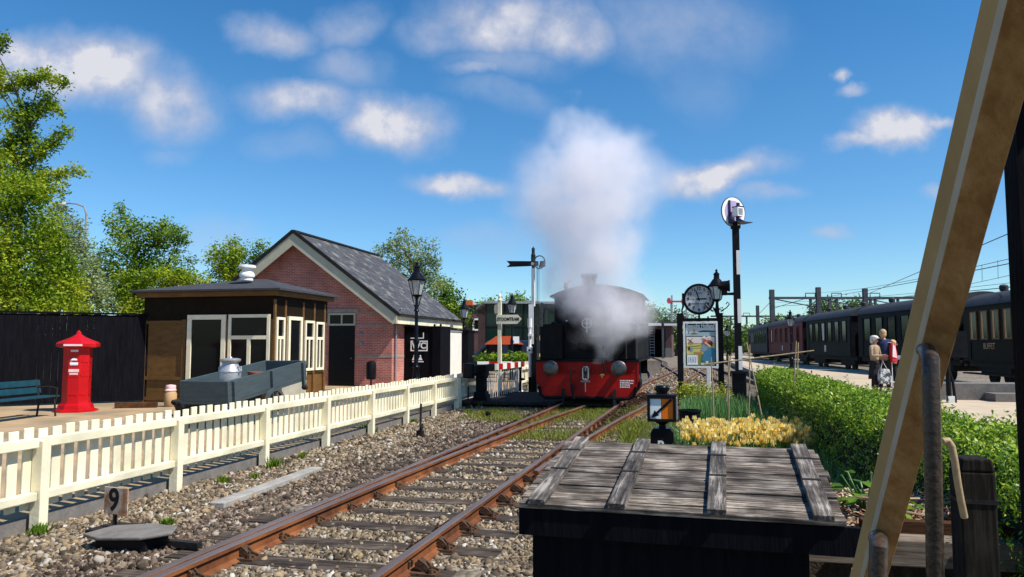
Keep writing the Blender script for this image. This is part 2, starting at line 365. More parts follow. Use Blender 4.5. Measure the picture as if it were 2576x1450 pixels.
def ground_mat():
    m, nt, ns, ln, b = nodes('gravel_ground')
    tc = N(nt, 'ShaderNodeTexCoord')
    vo = N(nt, 'ShaderNodeTexVoronoi', i_Scale=17.0); ln.new(tc.outputs['Object'], vo.inputs['Vector'])
    r = ramp(nt, vo.outputs['Color'], [(.1, (.085, .07, .054)), (.5, (.19, .162, .125)), (.9, (.34, .295, .235))])
    n1 = N(nt, 'ShaderNodeTexNoise', i_Scale=.45, i_Detail=4.0); ln.new(tc.outputs['Object'], n1.inputs['Vector'])
    r1 = ramp(nt, n1.outputs[0], [(.4, (.72, .66, .60)), (.62, (1.0, 1.0, 1.0))])
    mx = N(nt, 'ShaderNodeMix', data_type='RGBA', blend_type='MULTIPLY'); mx.inputs[0].default_value = 1
    ln.new(r.outputs[0], mx.inputs[6]); ln.new(r1.outputs[0], mx.inputs[7]); ln.new(mx.outputs[2], b.inputs['Base Color'])
    bp = N(nt, 'ShaderNodeBump', i_Strength=.9, i_Distance=.03, invert=True); ln.new(vo.outputs['Distance'], bp.inputs['Height']); ln.new(bp.outputs[0], b.inputs['Normal'])
    b.inputs['Roughness'].default_value = .95
    return m
K['ground'] = ground_mat()
def lantern_glass():
    m, nt, ns, ln, b = nodes('lantern_glass')
    t = N(nt, 'ShaderNodeBsdfTransparent'); g = N(nt, 'ShaderNodeBsdfGlossy'); g.inputs['Roughness'].default_value = .08; g.inputs['Color'].default_value = (.8, .85, .88, 1)
    d = N(nt, 'ShaderNodeBsdfDiffuse'); d.inputs[0].default_value = (.6, .63, .64, 1)
    m1 = N(nt, 'ShaderNodeMixShader'); m1.inputs[0].default_value = .6; ln.new(t.outputs[0], m1.inputs[1]); ln.new(d.outputs[0], m1.inputs[2])
    m2 = N(nt, 'ShaderNodeMixShader'); m2.inputs[0].default_value = .12; ln.new(m1.outputs[0], m2.inputs[1]); ln.new(g.outputs[0], m2.inputs[2])
    ln.new(m2.outputs[0], ns['Material Output'].inputs[0]); return m
K['lglass'] = lantern_glass()
# ------------------------------------------------------------------ camera, sun, sky
cam = bpy.data.cameras.new('camera'); co = bpy.data.objects.new('camera', cam); COL.objects.link(co)
co.location = (0, 0, EYE); co.rotation_euler = (R(90) + PIT, 0, 0)
cam.sensor_width = 36; cam.lens = F / 2576 * 36; cam.clip_start = .05; cam.clip_end = 4000
scene.camera = co
SUN_EL, SUN_AZ = R(53), R(117)
sun = bpy.data.lights.new('sun', 'SUN'); sun.energy = 4.8; sun.angle = R(.53); sun.color = (1, .94, .84)
so = bpy.data.objects.new('sun', sun); COL.objects.link(so)
sd = Vector((math.sin(SUN_AZ) * math.cos(SUN_EL), math.cos(SUN_AZ) * math.cos(SUN_EL), math.sin(SUN_EL)))
so.rotation_euler = sd.to_track_quat('Z', 'Y').to_euler(); so.location = sd * 60
def sky():
    w = bpy.data.worlds.new('World'); scene.world = w; w.use_nodes = True
    nt = w.node_tree; ln = nt.links; bg = nt.nodes['Background']
    st = N(nt, 'ShaderNodeTexSky', sky_type='NISHITA', sun_disc=False, sun_elevation=SUN_EL, sun_rotation=SUN_AZ, air_density=1.0, dust_density=.05, ozone_density=2.2)
    hs = N(nt, 'ShaderNodeHueSaturation', i_Saturation=1.36, i_Value=1.04); ln.new(st.outputs[0], hs.inputs['Color'])
    tc = N(nt, 'ShaderNodeTexCoord')
    sp = N(nt, 'ShaderNodeSeparateXYZ'); ln.new(tc.outputs['Generated'], sp.inputs[0])
    yy = N(nt, 'ShaderNodeMath', operation='MAXIMUM'); ln.new(sp.outputs[1], yy.inputs[0]); yy.inputs[1].default_value = .05
    dx = N(nt, 'ShaderNodeMath', operation='DIVIDE'); ln.new(sp.outputs[0], dx.inputs[0]); ln.new(yy.outputs[0], dx.inputs[1])
    dz = N(nt, 'ShaderNodeMath', operation='DIVIDE'); ln.new(sp.outputs[2], dz.inputs[0]); ln.new(yy.outputs[0], dz.inputs[1])
    cb = N(nt, 'ShaderNodeCombineXYZ'); ln.new(dx.outputs[0], cb.inputs[0]); ln.new(dz.outputs[0], cb.inputs[1])
    lo_ = N(nt, 'ShaderNodeMapRange'); ln.new(dz.outputs[0], lo_.inputs['Value']); lo_.inputs['From Min'].default_value = 0; lo_.inputs['From Max'].default_value = .34; lo_.inputs['To Min'].default_value = 1; lo_.inputs['To Max'].default_value = 0
    hz_ = N(nt, 'ShaderNodeMix', data_type='RGBA', blend_type='MULTIPLY'); ln.new(lo_.outputs[0], hz_.inputs[0]); ln.new(hs.outputs[0], hz_.inputs[6]); hz_.inputs[7].default_value = (.60, .82, 1.0, 1)
    # ragged edges: warp the position with noise
    nw = N(nt, 'ShaderNodeTexNoise', i_Scale=7.0, i_Detail=10.0, i_Roughness=.6); ln.new(cb.outputs[0], nw.inputs['Vector'])
    sc_ = N(nt, 'ShaderNodeVectorMath', operation='SUBTRACT'); ln.new(nw.outputs['Color'], sc_.inputs[0]); sc_.inputs[1].default_value = (.5, .5, .5)
    ms = N(nt, 'ShaderNodeVectorMath', operation='MULTIPLY_ADD'); ln.new(sc_.outputs[0], ms.inputs[0]); ms.inputs[1].default_value = (.115, .085, 0); ln.new(cb.outputs[0], ms.inputs[2])
    clouds = [  # px, py, half width, half height, tilt (deg), density
        (200, 165, 210, 105, -5, 1.25), (60, 150, 150, 80, 0, 1.0), (425, 255, 150, 105, -20, .85), (690, 75, 120, 55, -6, .75), (870, 60, 110, 60, 8, .55),
        (880, 165, 120, 65, -12, .45), (770, 245, 190, 55, -4, .85), (980, 305, 150, 85, -12, 1.15), (1110, 65, 110, 65, 10, .6), (1250, 50, 200, 90, -5, .9),
        (1430, 70, 130, 85, -10, .9), (1280, 145, 170, 60, 0, .4), (1195, 170, 70, 30, 0, .6), (1260, 240, 140, 45, -10, .3), (1150, 468, 150, 36, 0, .95), (1700, 60, 280, 130, -10, .38), (1760, 190, 100, 130, 25, .16),
        (1800, 440, 175, 50, 11, 1.2), (1930, 485, 75, 26, 0, .6), (2122, 200, 30, 22, 20, .8), (2150, 240, 48, 20, 10, .7), (2250, 330, 110, 55, 5, 1.25), (2180, 358, 110, 26, 8, .9),
        (2350, 305, 70, 26, 12, .8), (2100, 594, 60, 20, 0, .5), (2345, 490, 40, 30, 10, .5), (740, 360, 110, 50, 0, .22), (430, 385, 80, 26, 0, .25), (520, 600, 120, 60, 0, .28), (1240, 610, 170, 45, 0, .25)]
    acc = None; accT = None
    for px, py, hw, hh, tilt, den in clouds:
        r = ray(px, py); a, b_ = r.x / r.y, r.z / r.y
        mp = N(nt, 'ShaderNodeMapping', vector_type='TEXTURE')
        mp.inputs['Location'].default_value = (a, b_, 0); mp.inputs['Rotation'].default_value = (0, 0, R(tilt)); mp.inputs['Scale'].default_value = (hw / F, hh / F, 1)
        ln.new(ms.outputs[0], mp.inputs[0])
        le = N(nt, 'ShaderNodeVectorMath', operation='LENGTH'); ln.new(mp.outputs[0], le.inputs[0])
        mr = N(nt, 'ShaderNodeMapRange', interpolation_type='SMOOTHSTEP'); ln.new(le.outputs['Value'], mr.inputs['Value'])
        mr.inputs['From Min'].default_value = 1.32; mr.inputs['From Max'].default_value = .22; mr.inputs['To Min'].default_value = 0; mr.inputs['To Max'].default_value = den
        if acc is None: acc = mr.outputs[0]
        else:
            ma = N(nt, 'ShaderNodeMath', operation='MAXIMUM'); ln.new(acc, ma.inputs[0]); ln.new(mr.outputs[0], ma.inputs[1]); acc = ma.outputs[0]
    nf = N(nt, 'ShaderNodeTexNoise', i_Scale=17.0, i_Detail=8.0, i_Roughness=.57); ln.new(cb.outputs[0], nf.inputs['Vector'])
    fm = N(nt, 'ShaderNodeMapRange'); ln.new(nf.outputs[0], fm.inputs['Value'])
    fm.inputs['From Min'].default_value = .3; fm.inputs['From Max'].default_value = .62; fm.inputs['To Min'].default_value = .5; fm.inputs['To Max'].default_value = 1.1
    cm = N(nt, 'ShaderNodeMath', operation='MULTIPLY', use_clamp=True); ln.new(acc, cm.inputs[0]); ln.new(fm.outputs[0], cm.inputs[1])
    cr = ramp(nt, cm.outputs[0], [(.0, (.40, .53, .76)), (.6, (.54, .58, .72)), (1.0, (.74, .75, .82))])
    sx = N(nt, 'ShaderNodeVectorMath', operation='SCALE'); ln.new(cr.outputs[0], sx.inputs[0]); sx.inputs['Scale'].default_value = 7.0
    pw = N(nt, 'ShaderNodeMath', operation='POWER'); ln.new(cm.outputs[0], pw.inputs[0]); pw.inputs[1].default_value = .9
    mx = N(nt, 'ShaderNodeMix', data_type='RGBA'); ln.new(pw.outputs[0], mx.inputs[0]); ln.new(hz_.outputs[2], mx.inputs[6]); ln.new(sx.outputs[0], mx.inputs[7])
    ln.new(mx.outputs[2], bg.inputs[0]); bg.inputs[1].default_value = .1
sky()
vs_ = scene.view_settings; vs_.view_transform = 'Standard'; vs_.look = 'None'; vs_.exposure = .5; vs_.gamma = 1
scene.cycles.max_bounces = 8; scene.cycles.transparent_max_bounces = 12; scene.cycles.volume_bounces = 5
scene.cycles.use_denoising = True
# ================================================================== GROUND
def ground():
    o = MB().sheet([(-900, -200, 0), (900, -200, 0), (900, 1600, 0), (-900, 1600, 0)]).build('ground', K['ground']); struct(o)
    m = MB()                                            # paved yard left of the railway, a low step above the ballast
    A, B_, C_, E_ = W(-5.66, -3), W(-6.28, 21.2), W(-60, 21.2), W(-60, -3)
    m.prism([(p.x, p.y) for p in (A, B_, C_, E_)][::-1], -.05, .12, 'z'); struct(m.build('station_yard', K['yard']))
    m = MB(); A, B_, C_, E_ = W(-6.4, 25.2), W(-6.4, 60), W(-60, 60), W(-60, 25.2)
    m.prism([(p.x, p.y) for p in (A, B_, C_, E_)][::-1], -.05, .12, 'z'); struct(m.build('forecourt', K['yard']))
    m = MB(); P = [W(-6.4, 21.2), W(-60, 21.2), W(-60, 25.2), W(-6.4, 25.2)]
    m.prism([(p.x, p.y) for p in P], -.05, .10, 'z'); struct(m.build('crossing_path', K['concrete']))
    # boards of the crossing between and beside the rails
    m = MB()
    for k in range(14):
        v = 20.3 + k * .33
        a, b = W(-6.3, v, .13), W(-3.56, v, .13); m.bar(a, b, .31, .08)
        a, b = W(-3.30, v, .13), W(-2.06, v, .13); m.bar(a, b, .31, .08)
    struct(m.build('crossing_deck', K['deck']))
    # platform on the right
    m = MB(); P = [W(3.35, 3), W(3.35, 110), W(7.2, 110), W(9.6, 60), W(10.4, 38), W(10.8, 3)]
    m.prism([(p.x, p.y) for p in P][::-1], -.05, .30, 'z'); struct(m.build('platform', K['sand']))
    m = MB(); P = [W(3.2, 3), W(3.2, 110), W(3.55, 110), W(3.55, 3)]
    m.prism([(p.x, p.y) for p in P][::-1], .304, .33, 'z'); struct(m.build('platform_edge', K['concrete']))
    # garden soil between track and hedge
    P = [W(-1.02, 4.5), W(-.9, 16), W(-.15, 25), W(2.0, 25), W(2.0, 4.5)]
    m = MB(); m.prism([(p.x, p.y) for p in P][::-1], -.04, .10, 'z'); struct(m.build('garden_soil', K['soil']))
ground()
# ================================================================== RAILWAY
def rail_mesh(pts, name, parent, z0=.0, top=.15, lift=0):
    prof = [(-.055, 0), (.055, 0), (.055, .012), (.012, .035), (.010, .10), (.034, .115), (.034, .142), (.026, .15), (-.026, .15), (-.034, .142), (-.034, .115), (-.010, .10), (-.012, .035), (-.055, .012)]
    n = len(prof); vs, fs, mi = [], [], []
    for i, p in enumerate(pts):
        a, b = pts[max(i - 1, 0)], pts[min(i + 1, len(pts) - 1)]
        d = (b - a); d.z = 0; d.normalize(); x = Vector((d.y, -d.x, 0))
        for q, h in prof: vs.append(p + x * q + Vector((0, 0, h + lift)))
    for i in range(len(pts) - 1):
        for k in range(n):
            fs.append((i * n + k, i * n + (k + 1) % n, (i + 1) * n + (k + 1) % n, (i + 1) * n + k)); mi.append(1 if k in (6, 7, 8) else 0)
    vs = [tuple(v) for v in vs]
    m = MB(); m.v = vs; m.f = [list(f) for f in fs]; m.mi = mi
    m.f += [list(range(n))[::-1], list(range((len(pts) - 1) * n, len(pts) * n))]; m.mi += [0, 0]
    return m.build(name, [K['rust'], K['railtop']], parent)
def spline(pts, n=6):                                   # Catmull-Rom through (u,v) points
    out = []
    P = [Vector((p[0], p[1], 0)) for p in pts]; P = [2 * P[0] - P[1]] + P + [2 * P[-1] - P[-2]]
    for i in range(1, len(P) - 2):
        for k in range(n):
            t = k / n; a, b, c, d = P[i - 1:i + 3]
            out.append(.5 * ((2 * b) + (c - a) * t + (2 * a - 5 * b + 4 * c - d) * t * t + (3 * b - a - 3 * c + d) * t ** 3))
    out.append(P[-2]); return [(p.x, p.y) for p in out]
UC = -2.70; HG = .7525                                   # centre of the main line, half distance between rail centres
def off2(v): return 0 if v < 5 else (.085 + .55 * ((v - 5) / 14) ** 2 if v < 19 else .635 + (v - 19) * .055)
def railway():
    t = thing('railway_track', 'rusty railway track running under the steam engine, with timber sleepers in ballast', 'railway track', W(-2.9, 0), -TH - .0113)
    lw = lambda pts: [loc_of(t, p) for p in pts]
    zr = 0.0
    seg = list(np.arange(-1.5, 30.1, .75))
    for s in (-1, 1):
        rail_mesh([Vector((s * HG, v, 0)) for v in seg], 'rail', t)
    # switch blades: the diverging track grows out of the main line
    vv = [v for v in seg if v >= 2.2]
    rail_mesh([Vector((-HG + max(off2(v), .085), v, 0)) for v in vv], 'switch_blade', t, lift=-.006)
    rail_mesh([Vector((HG + off2(v), v, 0)) for v in np.arange(9.3, 30.1, .75)], 'switch_blade', t, lift=-.003)
    # sleepers with chairs
    m0 = MB(); m0.bx(-1.32, 1.32, -.125, .125, -.12, .012)
    ch = MB()
    for s in (-1,):
        pass
    ch.bx(-.17, .17, -.075, .075, .012, .03)
    for q in (-1, 1):
        prof = [(q * .058, .03), (q * .165, .03), (q * .16, .045), (q * .115, .06), (q * .085, .09), (q * .045, .115), (q * .035, .10), (q * .016, .09), (q * .016, .05), (q * .058, .042)]
        if q < 0: prof = prof[::-1]
        ch.prism(prof[::-1], -.035, -.018); ch.prism(prof[::-1], .018, .035)
        ch.prism([(q * .03, .04), (q * .09, .055), (q * .07, .105), (q * .03, .11)] if q < 0 else [(q * .03, .11), (q * .07, .105), (q * .09, .055), (q * .03, .04)], -.018, .018)
        ch.lathe([(.018, .03), (.018, .06), (.011, .062), (.011, .085)], (q * .135, -.052, 0), 6)
    sl0 = None; ch0 = None
    k = 0; v = 2.35
    while v < 27:
        if sl0 is None:
            sl = sl0 = m0.build('sleeper', K['sleeper'], t)
            c = ch0 = ch.build('chair', K['chair'], sl)
        else:
            sl = sl0.copy(); COL.objects.link(sl); sl.parent = t
            c = ch0.copy(); COL.objects.link(c); c.parent = sl
        sl.location = (random.uniform(-.05, .05), v, random.uniform(-.008, .004)); sl.rotation_euler = (0, random.uniform(-.006, .006), random.uniform(-.015, .015))
        if v > 8: sl.scale = (1 + .02 * (v - 8), 1, 1)
        c.location = (HG, 0, 0); c.scale = (1.15, 1.1, 1.05)
        if v < 20:
            d = c.copy(); COL.objects.link(d); d.parent = sl; d.location = (-HG, 0, 0)
        k += 1; v += .62
    # drive rods of the switch, low between the rails
    MB().bx(-.70, .58, 3.98, 4.16, -.02, .105).build('switch_timber', K['sleeper'], t, bevel=.01)
    r = MB(); r.tube([(-HG - 1.0, 4.42, .05), (HG - .05, 4.42, .07)], .022, 8); r.bx(-.62, .55, 4.17, 4.25, .04, .10); r.bx(-.25, -.13, 4.20, 4.32, .05, .15)
    r.build('switch_rod', K['rust'], t)
    # second track, going right behind the poster
    t2 = thing('railway_track', 'rusty branch track leaving to the right of the engine towards the crossing', 'railway track', W(-1.4, 30))
    l2 = lambda pts: [loc_of(t2, p) for p in pts]
    for s in (-1, 1): rail_mesh(l2([W(-2.56 + s * HG + off2(v), v) for v in np.arange(30.1, 78, 2.)]), 'rail', t2)
    def sleepers(root, f, v0, v1, stp=.7, w=2.5):
        base = None; v = v0
        while v < v1:
            if base is None: base = o = MB().bx(-w / 2, w / 2, -.12, .12, -.1, .02).build('sleeper', K['sleeper'], root)
            else: o = base.copy(); COL.objects.link(o); o.parent = root
            p = loc_of(root, W(f(v), v, -.012)); o.location = p
            e = .5; dd = math.atan2(f(v + e) - f(v - e), 2 * e); o.rotation_euler = (0, 0, -dd)
            v += stp
    sleepers(t2, lambda v: -2.56 + off2(v), 30.3, 60)
    # third track: snakes left into the engine shed
    pl = spline([(-2.05, 29), (-2.0, 36), (-2.3, 43), (-3.2, 55), (-4.0, 66), (-4.5, 80), (-5.6, 94), (-7.0, 108), (-7.4, 118)])
    fu = lambda v, o=0: float(np.interp(v, [p[1] for p in pl], [p[0] for p in pl])) + o
    t3 = thing('railway_track', 'wavy rusty track snaking away into the engine shed', 'railway track', W(-2.0, 34))
    l3 = lambda pts: [loc_of(t3, p) for p in pts]
    for o in (0, 2 * HG): rail_mesh(l3([W(fu(v, o + .03), v, .004) for v in np.arange(30.5, 118, 1.2)]), 'rail', t3)
    sleepers(t3, lambda v: fu(v, HG), 36.2, 90, .9)
    # fourth track beside the platform
    p4 = spline([(1.55, 17), (1.7, 24), (1.4, 31), (.9, 40), (.36, 50), (-.4, 64), (-1.2, 80)])
    f4 = lambda v, o=0: float(np.interp(v, [p[1] for p in p4], [p[0] for p in p4])) + o
    t4 = thing('railway_track', 'dark rusty track curving along the edge of the platform behind the poster', 'railway track', W(1.4, 31))
    l4 = lambda pts: [loc_of(t4, p) for p in pts]
    for o in (0, 2 * HG): rail_mesh(l4([W(f4(v, o), v, -.003) for v in np.arange(21, 80, 1.5)]), 'rail', t4)
    sleepers(t4, lambda v: f4(v, HG), 21.3, 60, .8)
railway()
# ================================================================== BALLAST
ICO_V = None
def ico():
    t = (1 + 5 ** .5) / 2
    v = np.array([(-1, t, 0), (1, t, 0), (-1, -t, 0), (1, -t, 0), (0, -1, t), (0, 1, t), (0, -1, -t), (0, 1, -t), (t, 0, -1), (t, 0, 1), (-t, 0, -1), (-t, 0, 1)], float)
    v /= np.linalg.norm(v[0])
    f = np.array([(0, 11, 5), (0, 5, 1), (0, 1, 7), (0, 7, 10), (0, 10, 11), (1, 5, 9), (5, 11, 4), (11, 10, 2), (10, 7, 6), (7, 1, 8), (3, 9, 4), (3, 4, 2), (3, 2, 6), (3, 6, 8), (3, 8, 9), (4, 9, 5), (2, 4, 11), (6, 2, 10), (8, 6, 7), (9, 8, 1)])
    return v, f
def stones(name, uv, z, size, mats, label=None):
    v0, f0 = ico(); n = len(uv)
    ax = rng.uniform(.45, 1.35, (n, 1, 3)) * size[:, None, None]
    V = v0[None] * rng.uniform(.62, 1.25, (n, 12, 1)) * ax
    # random rotation
    q = rng.normal(size=(n, 4)); q /= np.linalg.norm(q, axis=1, keepdims=True); w, x, y, zz = q.T
    Rm = np.stack([1 - 2 * (y * y + zz * zz), 2 * (x * y - zz * w), 2 * (x * zz + y * w), 2 * (x * y + zz * w), 1 - 2 * (x * x + zz * zz), 2 * (y * zz - x * w), 2 * (x * zz - y * w), 2 * (y * zz + x * w), 1 - 2 * (x * x + y * y)], 1).reshape(n, 3, 3)
    V = np.einsum('nij,nkj->nki', Rm, V)
    u, v = uv[:, 0], uv[:, 1]
    P = np.stack([u * CT + v * ST, -u * ST + v * CT, z], 1)
    V = V + P[:, None, :]
    Fc = f0[None] + (np.arange(n) * 12)[:, None, None]
    o = npmesh(name, V.reshape(-1, 3), Fc.reshape(-1, 3), mats); tag(o, kind='stuff'); return o
def ballast():
    def band(u0, u1, v0, v1, dens, size, crown, mat, keep=None, name='ballast'):
        n = int((u1 - u0) * (v1 - v0) * dens)
        uv = np.stack([rng.uniform(u0, u1, n), rng.uniform(v0, v1, n)], 1)
        if keep is not None: uv = uv[keep(uv)]
        n = len(uv); sz = size * (.55 + .9 * rng.random(n) + .9 * rng.random(n) ** 9)
        z = crown(uv) + rng.uniform(-.3, .5, n) * sz
        return stones(name, uv, z, sz, K[mat])
    def nosleeper(uv):                                   # ballast between sleepers only: the sleeper tops stay bare
        ph = ((uv[:, 1] - 2.35 + .31) % .62) - .31
        c_ = -2.9 + .0113 * uv[:, 1]; inside = (np.abs(uv[:, 0] - c_) < 1.33)
        rail = np.minimum(np.abs(uv[:, 0] - c_ - HG), np.abs(uv[:, 0] - c_ + HG)) < .085
        return (~(inside & (np.abs(ph) < .162)) | (rng.random(len(uv)) < .035)) & ~rail
    flat = lambda uv: np.full(len(uv), -.006) + .005 * np.sin(uv[:, 0] * 3.1 + uv[:, 1] * 1.7)
    band(UC - .95, UC + .72, 2.2, 9, 2300, .0175, flat, 'stone_s', nosleeper, 'ballast')
    band(UC - .85, UC + .72, 9, 20, 850, .022, flat, 'stone_s', nosleeper, 'ballast')
    band(UC + .65, UC + 2.3, 2.2, 9, 1800, .0185, flat, 'stone_s', nosleeper, 'ballast')
    band(UC + .75, UC + 1.9, 9, 20, 520, .022, flat, 'stone_s', nosleeper, 'ballast')
    band(-4.85, UC - .85, 2.2, 9.5, 1750, .019, flat, 'stone_d', nosleeper, 'ballast')
    band(-4.85, UC - .85, 9.5, 20.5, 720, .0235, flat, 'stone_d', nosleeper, 'ballast')
    band(-5.95, -4.7, 3.0, 10, 1650, .0205, flat, 'stone_s', None, 'ballast')
    band(-6.12, -4.7, 10, 20.5, 700, .0245, flat, 'stone_s', None, 'ballast')
    band(-2.2, 1.6, 24, 60, 60, .04, lambda uv: np.full(len(uv), .0), 'stone_s', None, 'ballast')
    # grass and moss between the rails near the engine, and along the right hand side
    def blades(name, pts, h, w, mat, lean=.5):
        n = len(pts); a = rng.uniform(0, 2 * math.pi, n); b = rng.uniform(0, 2 * math.pi, n)
        hh = h * rng.uniform(.5, 1.3, n); ww = w * rng.uniform(.7, 1.3, n); le = lean * rng.uniform(0, 1, n) * hh
        base = pts; dx = np.stack([np.cos(a), np.sin(a), 0 * a], 1) * ww[:, None]
        tip = base + np.stack([np.cos(b) * le, np.sin(b) * le, hh], 1)
        mid = base + np.stack([np.cos(b) * le * .35, np.sin(b) * le * .35, hh * .55], 1)
        V = np.stack([base - dx, base + dx, mid + dx * .8, tip, mid - dx * .8], 1).reshape(-1, 3)
        f = np.arange(n)[:, None] * 5
        Fq = np.concatenate([f + np.array([0, 1, 2, 4])], 0); T = np.concatenate([f + np.array([4, 2, 3, 3])], 0)
        me_f = np.concatenate([Fq, T], 0)
        tri = np.concatenate([f + np.array([0, 1, 2]), f + np.array([0, 2, 4]), f + np.array([4, 2, 3])], 0)
        return npmesh(name, V, tri, K[mat])
    globals()['blades'] = blades
    def patch(n, u0, u1, v0, v1, z=.03):
        uv = np.stack([rng.uniform(u0, u1, n), rng.uniform(v0, v1, n)], 1)
        nn = np.sin(uv[:, 0] * 2.3 + 1) * np.sin(uv[:, 1] * 1.1) + rng.normal(0, .5, n); uv = uv[nn > -.1]
        u, v = uv.T
        return np.stack([u * CT + v * ST, -u * ST + v * CT, np.full(len(u), z)], 1)
    P = np.concatenate([patch(9000, -3.4, -2.0, 13.2, 20), patch(7000, -1.85, -.7, 11, 21), patch(5000, -5.2, -3.6, 16.2, 19.2), patch(4000, -1.3, -.5, 9, 16, .05)], 0)
    tag(blades('grass', P, .07, .006, 'grass', .9), kind='stuff')
ballast()
def weeds():
    spots = [(690, 1172, .10), (925, 1088, .16), (650, 1165, .05), (100, 1340, .07), (560, 1212, .06), (1180, 1040, .10), (1205, 1022, .12), (760, 1150, .05), (420, 1320, .05), (1040, 1062, .07), (880, 1100, .06), (640, 1200, .04)]
    kinds = [(900, 'low weed growing in the gravel at the foot of a fence post')]
    where = ['green weed clump right of the third cream fence post', 'taller leafy weed in the gravel beside the shaded fence bay', 'small weed at the left foot of the third fence post', 'weed by the foot of the nearest fence post',
             'small weed in open gravel above the concrete strip', 'grass clump beside the thin signal wire stake', 'leafy clump just left of the black barrier stand', 'tiny weed below the fourth fence bay', 'tiny weed behind the rusty nine marker', 'small weed by the fence post behind the iron stake', 'small weed under the fence left of the tall weed', 'tiny weed left of the concrete strip end']
    for (px, py, h), lab in zip(spots, where):
        p = G(px, py, .02); n = 70
        pts = np.array(p)[None] + np.stack([rng.normal(0, h * .5, n), rng.normal(0, h * .5, n), np.zeros(n)], 1)
        o = blades('weed', pts - np.array(p), h * 1.2, .010, 'leafB', 1.0); o.location = p
        tag(o, lab, 'weed', 'weeds in the gravel')
weeds()
# ================================================================== PICKET FENCE
def picket_fence(A, B_, label, nb, zb=0., ext_a=2, ext_b=1, group=None):
    d = (B_ - A); d.z = 0; L = d.length; rz = math.atan2(d.y, d.x)         # local x runs along the fence, -y faces the railway
    t = thing('picket_fence', label, 'fence', (A.x, A.y, 0), rz, 'cream picket fences')
    sp = L / nb
    pm = MB().bx(-.05, .05, -.055, .055, -.1, .83); pm.prism([(-.05, .83), (.05, .83), (0, .845)], -.055, .055)
    p0 = None; b0 = None
    for k in range(-ext_a, nb + ext_b + 1):
        if p0 is None: o = p0 = pm.build('post', K['cream'], t, bevel=.006)
        else: o = p0.copy(); COL.objects.link(o); o.parent = t
        o.location = (k * sp, 0, zb + random.uniform(-.008, .008)); o.rotation_euler = (0, random.uniform(-.008, .008), 0)
    for k in range(-ext_a, nb + ext_b):
        if b0 is None:
            m = MB(); n = round(sp / .163); st = sp / n
            for i in range(n):
                x = (i + .5) * st
                h_ = .935 + random.uniform(-.011, .011); m.box((x, .072, (.215 + h_) / 2), (.104, .022, h_ - .215), 0, 0, random.uniform(-.012, .012))
            b = b0 = m.build('picket_panel', K['cream'], t, bevel=.006)
            r = MB().bx(.055, sp - .055, -.03, .058, .765, .852).build('rail', K['cream'], b, bevel=.008)
            r2 = MB().bx(.055, sp - .055, -.03, .058, .295, .37).build('rail', K['cream'], b, bevel=.008)
        else:
            b = copy_tree(b0, t)
        b.location = (k * sp, 0, zb)
    return t
FA, FB = G(95, 1340, 0), G(1148, 1030, 0)
picket_fence(FA, FB, 'long cream picket fence beside the gravel, running up to the level crossing', 7, 0, 2, 0)
picket_fence(W(-5.85, 25.6), W(-5.9, 33.2), 'short cream picket fence beyond the crossing, left of the steam engine', 4, .08, 0, 0)
# short return of the first fence to the barrier stand
picket_fence(G(1150, 1028, 0) + Vector((.05, .1, 0)), G(1205, 1012, 0), 'last single bay of cream picket fence beside the black barrier stand', 1, 0, 0, 0)
def kerb():
    m = MB(); a, b = FA - (FB - FA) * .35, FB + (FB - FA) * .02; d = (FB - FA).normalized(); x = Vector((d.y, -d.x, 0))
    a, b = a - x * .12, b - x * .12
    m.bar(a + Vector((0, 0, .05)), b + Vector((0, 0, .05)), .05, .17)
    tag(m.build('kerb', K['kerb']), 'long grey kerb board along the foot of the cream picket fence', 'kerb')
    m = MB(); a, b = G(545, 1272, .03), G(795, 1180, .03); m.bar(a, b, .17, .07)
    tag(m.build('concrete_strip', K['concrete'], bevel=.01), 'pale concrete strip half sunk in the gravel left of the rails', 'concrete strip')
kerb()
